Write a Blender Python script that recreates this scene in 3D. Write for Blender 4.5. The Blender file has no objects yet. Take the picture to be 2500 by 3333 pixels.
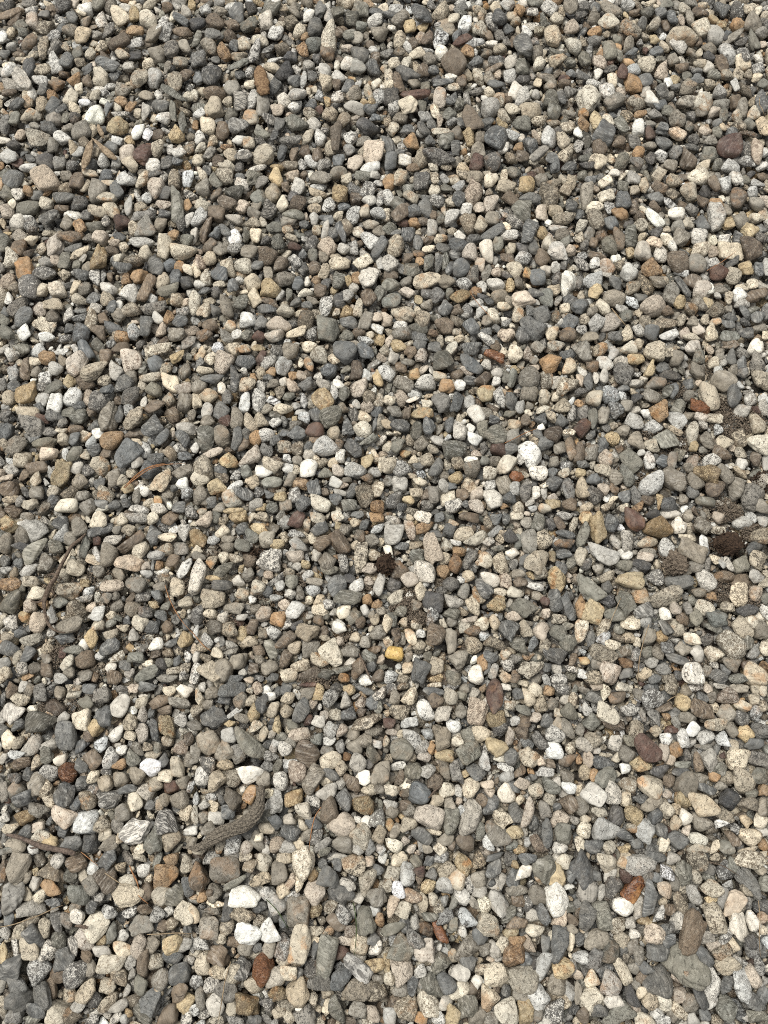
import bpy, math, random
import numpy as np

rng = np.random.default_rng(11)
random.seed(11)
scene = bpy.context.scene
col = scene.collection

# ---------------------------------------------------------------- camera
CAM_H = 1.40                       # phone held at chest height
PITCH = math.radians(72.3)         # looking steeply down at the ground
VFOV = math.radians(60.0)
cam_d = bpy.data.cameras.new('camera')
cam_d.sensor_fit = 'VERTICAL'
cam_d.angle = VFOV
cam_d.clip_start = 0.02
cam_d.clip_end = 2000
cam = bpy.data.objects.new('camera', cam_d)
cam.location = (0, 0, CAM_H)
cam.rotation_euler = (math.pi / 2 - PITCH, 0, 0)
col.objects.link(cam)
scene.camera = cam

# ---------------------------------------------------------------- sky, sun, exposure
SUN_EL, SUN_AZ = math.radians(68), math.radians(-60)   # overcast, brightest part of the sky ahead-left
w = bpy.data.worlds.new('World')
scene.world = w
w.use_nodes = True
nt = w.node_tree
bg = nt.nodes['Background']
sky = nt.nodes.new('ShaderNodeTexSky')
sky.sky_type = 'NISHITA'
sky.sun_disc = False
sky.sun_elevation = SUN_EL
sky.sun_rotation = SUN_AZ
sky.dust_density = 6.0
sky.air_density = 1.0
sky.ozone_density = 0.6
grey = nt.nodes.new('ShaderNodeHueSaturation')          # a cloud deck: the same sky with most of its blue gone
grey.inputs['Saturation'].default_value = 0.10
nt.links.new(sky.outputs[0], grey.inputs['Color'])
nt.links.new(grey.outputs[0], bg.inputs['Color'])
bg.inputs['Strength'].default_value = 0.09
sun_d = bpy.data.lights.new('sun', 'SUN')
sun_d.energy = 1.4
sun_d.angle = math.radians(32)
sun_d.color = (1.0, 0.95, 0.87)
sun = bpy.data.objects.new('sun', sun_d)
sd = np.array([math.sin(SUN_AZ) * math.cos(SUN_EL), math.cos(SUN_AZ) * math.cos(SUN_EL), math.sin(SUN_EL)])
import mathutils
sun.rotation_euler = mathutils.Vector(sd).to_track_quat('Z', 'Y').to_euler()
sun.location = (0, 0, 5)
col.objects.link(sun)
scene.view_settings.view_transform = 'Standard'
scene.view_settings.look = 'None'
scene.view_settings.exposure = 0.78
scene.view_settings.gamma = 1.0
scene.view_settings.use_curve_mapping = False
scene.render.engine = 'CYCLES'
scene.cycles.max_bounces = 6
scene.cycles.diffuse_bounces = 2
scene.cycles.glossy_bounces = 2
scene.cycles.transmission_bounces = 0
scene.cycles.use_denoising = False
scene.cycles.pixel_filter_type = 'BLACKMAN_HARRIS'
scene.cycles.filter_width = 1.0
scene.render.film_transparent = False

# ---------------------------------------------------------------- pixel of the photograph -> point on a level
W, H = 2500.0, 3333.0
FPX = (H / 2) / math.tan(VFOV / 2)
cp, sp = math.cos(PITCH), math.sin(PITCH)
FWD = np.array([0, cp, -sp]); UP = np.array([0, sp, cp])

def rays(px, py):
    u = (np.asarray(px, float) - W / 2) / FPX
    v = (H / 2 - np.asarray(py, float)) / FPX
    d = FWD[None, :] + v[:, None] * UP[None, :]
    d = d + u[:, None] * np.array([1.0, 0, 0])[None, :]
    return d

def at(px, py, z):
    d = rays(np.atleast_1d(px), np.atleast_1d(py))
    t = (CAM_H - np.asarray(z)) / -d[:, 2]
    p = d * t[:, None]
    p[:, 2] += CAM_H
    return p, t                      # t = depth along the lens axis

# ---------------------------------------------------------------- materials
def new_mat(name):
    m = bpy.data.materials.new(name)
    m.use_nodes = True
    t = m.node_tree
    return m, t, t.nodes['Principled BSDF']

def N(t, kind, **kw):
    n = t.nodes.new(kind)
    for k, v in kw.items():
        setattr(n, k, v)
    return n

def ramp(t, a, b, inp):
    n = N(t, 'ShaderNodeMapRange'); n.interpolation_type = 'SMOOTHSTEP'
    t.links.new(inp, n.inputs['Value'])
    for key, val in (('From Min', a), ('From Max', b)):
        if isinstance(val, (int, float)):
            n.inputs[key].default_value = val
        else:
            t.links.new(val, n.inputs[key])
    return n.outputs['Result']

def math_n(t, op, a, b=None):
    n = N(t, 'ShaderNodeMath', operation=op)
    for i, v in enumerate((a, b)):
        if v is None: continue
        if isinstance(v, (int, float)): n.inputs[i].default_value = v
        else: t.links.new(v, n.inputs[i])
    return n.outputs[0]

def mixc(t, f, a, b, blend='MIX'):
    n = N(t, 'ShaderNodeMix', data_type='RGBA', blend_type=blend)
    for sock, v in ((n.inputs[0], f), (n.inputs[6], a), (n.inputs[7], b)):
        if isinstance(v, (int, float)): sock.default_value = v
        elif isinstance(v, tuple): sock.default_value = v
        else: t.links.new(v, sock)
    return n.outputs[2]

def stone_material():
    """One rock shader: every stone carries its own mineral colours, grain amount and
    bedding as attributes, so granite, schist, slate and quartz come out of it."""
    m, t, bs = new_mat('pebble_rock')
    A = lambda nm: N(t, 'ShaderNodeAttribute', attribute_name=nm)
    base, fleck, lp, ex = A('rock'), A('grain'), A('rest'), A('extra')
    L = lp.outputs['Vector']
    sep = N(t, 'ShaderNodeSeparateXYZ'); t.links.new(ex.outputs['Vector'], sep.inputs[0])
    f_amt, s_amt, p_amt = sep.outputs
    # flecks: two sizes of mineral grains
    def noise(scale, detail=2.0, rough=0.6, vec=L):
        n = N(t, 'ShaderNodeTexNoise'); n.inputs['Scale'].default_value = scale
        n.inputs['Detail'].default_value = detail; n.inputs['Roughness'].default_value = rough
        t.links.new(vec, n.inputs['Vector']); return n.outputs['Fac']
    n1 = noise(620, 3.0, 0.66)
    n2 = noise(170, 2.5, 0.6)
    thr = math_n(t, 'SUBTRACT', 0.685, math_n(t, 'MULTIPLY', f_amt, 0.29))
    nn = math_n(t, 'ADD', math_n(t, 'MULTIPLY', n1, 0.62), math_n(t, 'MULTIPLY', n2, 0.38))
    fl = ramp(t, math_n(t, 'SUBTRACT', thr, 0.045), math_n(t, 'ADD', thr, 0.045), nn)
    fl = math_n(t, 'MULTIPLY', fl, 0.95)
    # bedding: thin streaks along the stone's own layers
    mp = N(t, 'ShaderNodeMapping'); mp.inputs['Scale'].default_value = (0.16, 0.22, 1.0)
    t.links.new(L, mp.inputs['Vector'])
    n3 = noise(420, 3.0, 0.6, mp.outputs[0])
    st = math_n(t, 'MULTIPLY', ramp(t, 0.46, 0.60, n3), s_amt)
    st2 = math_n(t, 'MULTIPLY', ramp(t, 0.46, 0.34, n3), math_n(t, 'MULTIPLY', s_amt, 0.45))
    # large uneven tint and rust stain
    n4 = noise(95, 4.0, 0.68)
    n5 = noise(38, 4.0, 0.62)
    c = mixc(t, fl, base.outputs['Color'], fleck.outputs['Color'])
    c = mixc(t, st, c, fleck.outputs['Color'])
    c = mixc(t, st2, c, (0.55, 0.53, 0.48, 1))
    stain = math_n(t, 'MULTIPLY', ramp(t, 0.50, 0.64, n5), p_amt)
    c = mixc(t, stain, c, (0.36, 0.19, 0.075, 1))
    tint = N(t, 'ShaderNodeMapRange'); t.links.new(n4, tint.inputs['Value'])
    tint.inputs['From Min'].default_value = 0.25; tint.inputs['From Max'].default_value = 0.75
    tint.inputs['To Min'].default_value = 0.58; tint.inputs['To Max'].default_value = 1.36
    hs = N(t, 'ShaderNodeHueSaturation'); t.links.new(c, hs.inputs['Color']); t.links.new(tint.outputs[0], hs.inputs['Value'])
    # hairline cracks and pits
    vor = N(t, 'ShaderNodeTexVoronoi', feature='DISTANCE_TO_EDGE'); vor.inputs['Scale'].default_value = 75
    wob = N(t, 'ShaderNodeTexNoise'); wob.inputs['Scale'].default_value = 110; t.links.new(L, wob.inputs['Vector'])
    wm = N(t, 'ShaderNodeVectorMath', operation='MULTIPLY_ADD')
    t.links.new(wob.outputs['Color'], wm.inputs[0]); wm.inputs[1].default_value = (0.012, 0.012, 0.012); t.links.new(L, wm.inputs[2])
    t.links.new(wm.outputs[0], vor.inputs['Vector'])
    crk = ramp(t, 0.05, 0.0, vor.outputs['Distance'])
    crk = math_n(t, 'MULTIPLY', crk, ramp(t, 0.48, 0.62, n2))
    c = mixc(t, math_n(t, 'MULTIPLY', crk, 0.75), hs.outputs[0], fleck.outputs['Color'], 'MIX')
    # a thin film of dust, patchy
    dust = math_n(t, 'MULTIPLY_ADD', ramp(t, 0.42, 0.68, noise(55, 3.0, 0.6)), 0.17)
    dust.node.inputs[2].default_value = 0.04
    dust = math_n(t, 'MULTIPLY', dust, math_n(t, 'SUBTRACT', 1.0, base.outputs['Alpha']))
    c = mixc(t, dust, c, (0.33, 0.295, 0.235, 1))
    t.links.new(c, bs.inputs['Base Color'])
    rgh = N(t, 'ShaderNodeMapRange'); t.links.new(n2, rgh.inputs['Value'])
    rgh.inputs['To Min'].default_value = 0.95; rgh.inputs['To Max'].default_value = 0.62
    t.links.new(math_n(t, 'SUBTRACT', rgh.outputs[0], math_n(t, 'MULTIPLY', base.outputs['Alpha'], 0.55)), bs.inputs['Roughness'])
    bs.inputs['Specular IOR Level'].default_value = 0.35
    bmp = N(t, 'ShaderNodeBump'); bmp.inputs['Strength'].default_value = 1.0; t.links.new(math_n(t, 'MULTIPLY', fleck.outputs['Alpha'], 0.0050), bmp.inputs['Distance'])
    hgt = math_n(t, 'ADD', math_n(t, 'MULTIPLY', n2, 0.9), math_n(t, 'MULTIPLY', n1, 0.35))
    hgt = math_n(t, 'SUBTRACT', hgt, math_n(t, 'MULTIPLY', st, 0.25))
    hgt = math_n(t, 'SUBTRACT', hgt, math_n(t, 'MULTIPLY', crk, 0.3))
    t.links.new(hgt, bmp.inputs['Height'])
    t.links.new(bmp.outputs[0], bs.inputs['Normal'])
    return m

def simple_material(name, c1, c2, scale, rough=0.85, stretch=None, bump=0.001, bscale=None):
    m, t, bs = new_mat(name)
    tc = N(t, 'ShaderNodeTexCoord')
    vec = tc.outputs['Object']
    if stretch:
        mp = N(t, 'ShaderNodeMapping'); mp.inputs['Scale'].default_value = stretch
        t.links.new(vec, mp.inputs['Vector']); vec = mp.outputs[0]
    n = N(t, 'ShaderNodeTexNoise'); n.inputs['Scale'].default_value = scale; n.inputs['Detail'].default_value = 4
    n.inputs['Roughness'].default_value = 0.65
    t.links.new(vec, n.inputs['Vector'])
    c = mixc(t, ramp(t, 0.36, 0.64, n.outputs['Fac']), c1 + (1,), c2 + (1,))
    t.links.new(c, bs.inputs['Base Color'])
    bs.inputs['Roughness'].default_value = rough
    bs.inputs['Specular IOR Level'].default_value = 0.25
    b = N(t, 'ShaderNodeBump'); b.inputs['Distance'].default_value = bump
    t.links.new(n.outputs['Fac'], b.inputs['Height']); t.links.new(b.outputs[0], bs.inputs['Normal'])
    return m

def ground_material():
    m, t, bs = new_mat('gravelly_earth')
    tc = N(t, 'ShaderNodeTexCoord')
    v = N(t, 'ShaderNodeTexVoronoi'); v.inputs['Scale'].default_value = 55
    t.links.new(tc.outputs['Object'], v.inputs['Vector'])
    sepc = N(t, 'ShaderNodeSeparateColor'); t.links.new(v.outputs['Color'], sepc.inputs[0])
    c = mixc(t, sepc.outputs[0], (0.10, 0.085, 0.068, 1), (0.30, 0.27, 0.22, 1))
    c = mixc(t, ramp(t, 0.35, 0.75, v.outputs['Distance']), c, (0.055, 0.045, 0.036, 1))
    t.links.new(c, bs.inputs['Base Color'])
    bs.inputs['Roughness'].default_value = 0.95
    b = N(t, 'ShaderNodeBump'); b.invert = True; b.inputs['Distance'].default_value = 0.01
    t.links.new(v.outputs['Distance'], b.inputs['Height']); t.links.new(b.outputs[0], bs.inputs['Normal'])
    return m

ROCK = stone_material()
EARTH = ground_material()
PEAT = simple_material('dark_peat', (0.018, 0.011, 0.007), (0.055, 0.035, 0.022), 260, 0.95)
SOIL = simple_material('dry_grey_soil', (0.085, 0.068, 0.050), (0.19, 0.155, 0.115), 220, 0.95)
LOAM = simple_material('brown_soil', (0.080, 0.064, 0.048), (0.18, 0.145, 0.108), 240, 0.95)
BARK = simple_material('weathered_root_wood', (0.050, 0.043, 0.034), (0.190, 0.165, 0.128), 420, 0.9, (1, 1, 1), 0.0015)
TWIG = simple_material('dead_twig_bark', (0.060, 0.043, 0.032), (0.15, 0.115, 0.085), 300, 0.9)
REDTWIG = simple_material('brown_twig_bark', (0.070, 0.052, 0.042), (0.15, 0.115, 0.09), 240, 0.85)
WOOD = simple_material('dry_splinter_wood', (0.13, 0.095, 0.06), (0.30, 0.235, 0.16), 240, 0.85)
BROWNWOOD = simple_material('brown_wood_chip', (0.11, 0.065, 0.035), (0.24, 0.16, 0.09), 240, 0.85)
NEEDLE = simple_material('rusty_pine_needle', (0.19, 0.085, 0.035), (0.34, 0.18, 0.085), 90, 0.6)
STRAW = simple_material('dry_grass_straw', (0.17, 0.125, 0.075), (0.30, 0.23, 0.145), 90, 0.65)
GREEN = simple_material('green_grass_blade', (0.028, 0.045, 0.016), (0.06, 0.085, 0.028), 90, 0.6)

def tag(o, label=None, cat=None, group=None, kind=None):
    for k, v in (('label', label), ('category', cat), ('group', group), ('kind', kind)):
        if v: o[k] = v
    return o

# ---------------------------------------------------------------- ground sheet
def grid_ground():
    S = 400.0
    xs = [-S, -40, -5, -1.7, 1.7, 5, 40, S]
    ys = [-S, -40, -5, -1.2, 2.6, 6, 40, S]
    v = [(x, y, -0.040) for y in ys for x in xs]
    n = len(xs)
    f = [(j * n + i, j * n + i + 1, (j + 1) * n + i + 1, (j + 1) * n + i) for j in range(len(ys) - 1) for i in range(n - 1)]
    me = bpy.data.meshes.new('ground'); me.from_pydata(v, [], f); me.materials.append(EARTH)
    o = bpy.data.objects.new('ground', me); col.objects.link(o)
    return tag(o, kind='structure')
grid_ground()

# ---------------------------------------------------------------- stone shapes
def ico(sub):
    import bmesh
    bm = bmesh.new(); bmesh.ops.create_icosphere(bm, subdivisions=sub, radius=1.0)
    bm.verts.ensure_lookup_table()
    v = np.array([x.co[:] for x in bm.verts]); f = np.array([[q.index for q in p.verts] for p in bm.faces])
    bm.free(); v /= np.linalg.norm(v, axis=1)[:, None]
    return v, f
ICO = {s: ico(s) for s in (1, 2, 3, 4)}

def rot_rand(n):
    q = rng.normal(size=(n, 4)); q /= np.linalg.norm(q, axis=1)[:, None]
    a, b, c, d = q.T
    return np.stack([np.stack([1 - 2 * (c * c + d * d), 2 * (b * c - a * d), 2 * (b * d + a * c)], -1),
                     np.stack([2 * (b * c + a * d), 1 - 2 * (b * b + d * d), 2 * (c * d - a * b)], -1),
                     np.stack([2 * (b * d - a * c), 2 * (c * d + a * b), 1 - 2 * (b * b + c * c)], -1)], -2)

def stone_shapes(n, sub, angular):
    """n unit stones: a rounded intersection of random planes, worn by low noise; half extents 1."""
    V, F = ICO[sub]
    out = np.empty((n, len(V), 3), np.float32)
    for s0 in range(0, n, 2000):
        m = min(2000, n - s0)
        ag = angular[s0:s0 + m]
        K = 13
        nm = rng.normal(size=(m, K, 3)); nm /= np.linalg.norm(nm, axis=2)[:, :, None]
        nm[:, 0] = [0, 0, 1]; nm[:, 1] = [0, 0, -1]; nm[:, 2] = [1, 0.1, 0]; nm[:, 3] = [-1, 0.1, 0]; nm[:, 4] = [0.1, 1, 0]; nm[:, 5] = [0.1, -1, 0]
        nm[:, :6] += rng.normal(size=(m, 6, 3)) * 0.25
        nm /= np.linalg.norm(nm, axis=2)[:, :, None]
        dd = rng.uniform(0.76, 1.08, (m, K)); dd[:, :6] = rng.uniform(0.88, 1.02, (m, 6))
        q = np.einsum('vk,mpk->mvp', V, nm) / dd[:, None, :]
        p = (4.8 + 13.5 * ag ** 1.4)[:, None]
        r = np.power(np.sum(np.power(np.maximum(q, 1e-3), p[:, :, None]), axis=2), -1.0 / p)
        w_ = rng.normal(size=(m, 5, 3)) * np.array([2.0, 2.6, 3.4, 5.0, 6.5])[None, :, None]
        ph = rng.uniform(0, 6.28, (m, 5))
        am = np.array([0.055, 0.045, 0.034, 0.024, 0.018])[None, :] * (0.6 + 0.9 * ag)[:, None]
        nz = np.einsum('mvk,mk->mv', np.sin(np.einsum('vc,mkc->mvk', V, w_) + ph[:, None, :]), am)
        P = V[None] * (r * (1 + nz))[:, :, None]
        lo, hi = P.min(axis=1), P.max(axis=1)
        P = (P - ((lo + hi) / 2)[:, None, :]) / ((hi - lo) / 2)[:, None, :]
        out[s0:s0 + m] = P
    return out, F

# mineral kinds: base colour, grain colour, grain amount, bedding, rust stain, weight in the unseen rest
KIND = {
 'W': ((.66, .635, .56), (.40, .36, .28), .16, .10, .08, 5),
 'V': ((.575, .52, .405), (.17, .135, .092), .40, .18, .24, 16),
 'C': ((.43, .378, .285), (.085, .070, .050), .46, .24, .26, 15),
 'G': ((.57, .555, .50), (.072, .070, .065), .50, .22, .08, 13),
 'H': ((.215, .206, .182), (.042, .040, .037), .56, .25, .05, 6),
 'S': ((.235, .227, .202), (.07, .068, .062), .30, .85, .0, 5),
 'D': ((.128, .131, .124), (.050, .051, .050), .30, .50, .0, 10),
 'K': ((.045, .045, .044), (.16, .155, .15), .14, .35, .0, 1),
 'T': ((.228, .208, .168), (.085, .073, .055), .34, .34, .08, 10),
 'L': ((.40, .385, .34), (.17, .158, .135), .26, .30, .08, 6),
 'B': ((.150, .117, .082), (.055, .041, .030), .36, .45, .12, 6),
 'O': ((.35, .235, .130), (.11, .060, .028), .42, .25, .60, 2),
 'Y': ((.44, .355, .215), (.16, .11, .055), .42, .24, .40, 3),
 'R': ((.085, .048, .036), (.035, .018, .014), .36, .25, .08, 1),
 'P': ((.46, .40, .32), (.18, .135, .10), .32, .18, .16, 5),
 'N': ((.172, .168, .137), (.060, .058, .046), .36, .50, .05, 10),
 'Z': ((.50, .48, .43), (.060, .058, .055), .26, .95, .0, 2),
 'M': ((.50, .345, .115), (.26, .14, .04), .34, .18, .55, 0),
 'Q': ((.165, .070, .030), (.045, .018, .011), .46, .40, .50, 0),
}
KEYS = list(KIND)
TAB = np.array([KIND[k][0] + KIND[k][1] + KIND[k][2:5] for k in KEYS])

def stone_attrs(kinds, n):
    t = TAB[kinds].copy()
    val = np.exp(rng.normal(0, 0.13, n))[:, None]
    hue = rng.normal(0, 0.025, n)
    j = np.stack([1 + hue, np.ones(n), 1 - 1.3 * hue], 1)
    base = np.clip(t[:, 0:3] * val * j, 0.01, 0.75)
    grain = np.clip(t[:, 3:6] * np.exp(rng.normal(0, 0.15, n))[:, None], 0.008, 0.6)
    ex = t[:, 6:9].copy()
    ex[:, 0] = np.clip(ex[:, 0] + rng.normal(-0.02, 0.22, n), 0.0, 0.95)
    ex[:, 1] = np.clip(ex[:, 1] * rng.uniform(0.3, 1.5, n), 0, 1)
    ex[:, 2] = np.where(rng.random(n) < 0.35, ex[:, 2] * rng.uniform(0.8, 3.0, n), ex[:, 2] * 0.3).clip(0, 0.85)
    coarse = rng.uniform(0.25, 1.25, n) * np.where(np.isin(kinds, [KEYS.index(q) for q in 'TLWBNDMR']), 0.6, 1.0)   # how rough the skin is
    gloss = np.where(np.isin(kinds, [KEYS.index(q) for q in 'MQ']), 0.8, rng.beta(1.2, 5, n))
    return np.hstack([base, gloss[:, None]]), np.hstack([grain, coarse[:, None]]), ex

def axes_from(a, b, ang, k):
    """image ellipse (full axes a, b in metres, angle) -> axes on the ground, stretched k in depth"""
    ca, sa = np.cos(ang), np.sin(ang)
    M = np.empty((len(a), 2, 2))
    M[:, 0, 0], M[:, 0, 1] = ca * a, -sa * b
    M[:, 1, 0], M[:, 1, 1] = sa * a * k, ca * b * k
    U, s, _ = np.linalg.svd(M)
    return s[:, 0], s[:, 1], np.arctan2(U[:, 1, 0], U[:, 0, 0])

def orient(yaw, tilt):
    n = len(yaw)
    tx, ty = tilt[:, 0], tilt[:, 1]
    z = np.zeros(n); o = np.ones(n)
    Rz = np.stack([np.stack([np.cos(yaw), -np.sin(yaw), z], -1), np.stack([np.sin(yaw), np.cos(yaw), z], -1), np.stack([z, z, o], -1)], -2)
    Rx = np.stack([np.stack([o, z, z], -1), np.stack([z, np.cos(tx), -np.sin(tx)], -1), np.stack([z, np.sin(tx), np.cos(tx)], -1)], -2)
    Ry = np.stack([np.stack([np.cos(ty), z, np.sin(ty)], -1), np.stack([z, o, z], -1), np.stack([-np.sin(ty), z, np.cos(ty)], -1)], -2)
    return Rz @ Rx @ Ry

class Batch:
    """stones with everything needed to turn them into meshes"""
    def __init__(self, pos, size, yaw, tilt, kinds, angular, sub):
        n = len(pos)
        self.n = n; self.pos = pos
        shp, self.F = stone_shapes(n, sub, angular)
        P = shp * (size[:, None, :] / 2)
        self.rest = np.einsum('mij,mvj->mvi', rot_rand(n), P) * np.exp(rng.normal(0.05, 0.28, (n, 1, 1))) + rng.uniform(-4, 4, (n, 1, 3))
        self.P = np.einsum('mij,mvj->mvi', orient(yaw, tilt), P)
        self.base, self.grain, self.ex = stone_attrs(kinds, n)

def mesh_from(name, V, F, base, grain, ex, rest):
    me = bpy.data.meshes.new(name)
    nv, nf = len(V), len(F)
    me.vertices.add(nv); me.vertices.foreach_set('co', V.astype(np.float32).ravel())
    me.loops.add(nf * 3); me.loops.foreach_set('vertex_index', F.astype(np.int32).ravel())
    me.polygons.add(nf)
    me.polygons.foreach_set('loop_start', np.arange(0, nf * 3, 3, dtype=np.int32))
    me.polygons.foreach_set('use_smooth', np.ones(nf, bool))
    me.update(calc_edges=True)
    for nm, arr in (('rock', base), ('grain', grain)):
        at_ = me.attributes.new(nm, 'FLOAT_COLOR', 'POINT')
        at_.data.foreach_set('color', arr.astype(np.float32).ravel())
    for nm, arr in (('rest', rest), ('extra', ex)):
        at_ = me.attributes.new(nm, 'FLOAT_VECTOR', 'POINT')
        at_.data.foreach_set('vector', arr.astype(np.float32).ravel())
    me.materials.append(ROCK)
    return me

def joined(name, batches):
    Vs, Fs, bs_, gs, es, rs = [], [], [], [], [], []
    off = 0
    for b in batches:
        nv = b.P.shape[1]
        Vs.append((b.P + b.pos[:, None, :]).reshape(-1, 3))
        Fs.append((b.F[None] + (np.arange(b.n) * nv)[:, None, None] + off).reshape(-1, 3))
        off += b.n * nv
        for lst, arr in ((bs_, b.base), (gs, b.grain), (es, b.ex)):
            lst.append(np.repeat(arr, nv, axis=0))
        rs.append(b.rest.reshape(-1, 3))
    me = mesh_from(name, np.vstack(Vs), np.vstack(Fs), np.vstack(bs_), np.vstack(gs), np.vstack(es), np.vstack(rs))
    o = bpy.data.objects.new(name, me); col.objects.link(o)
    return o

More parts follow.
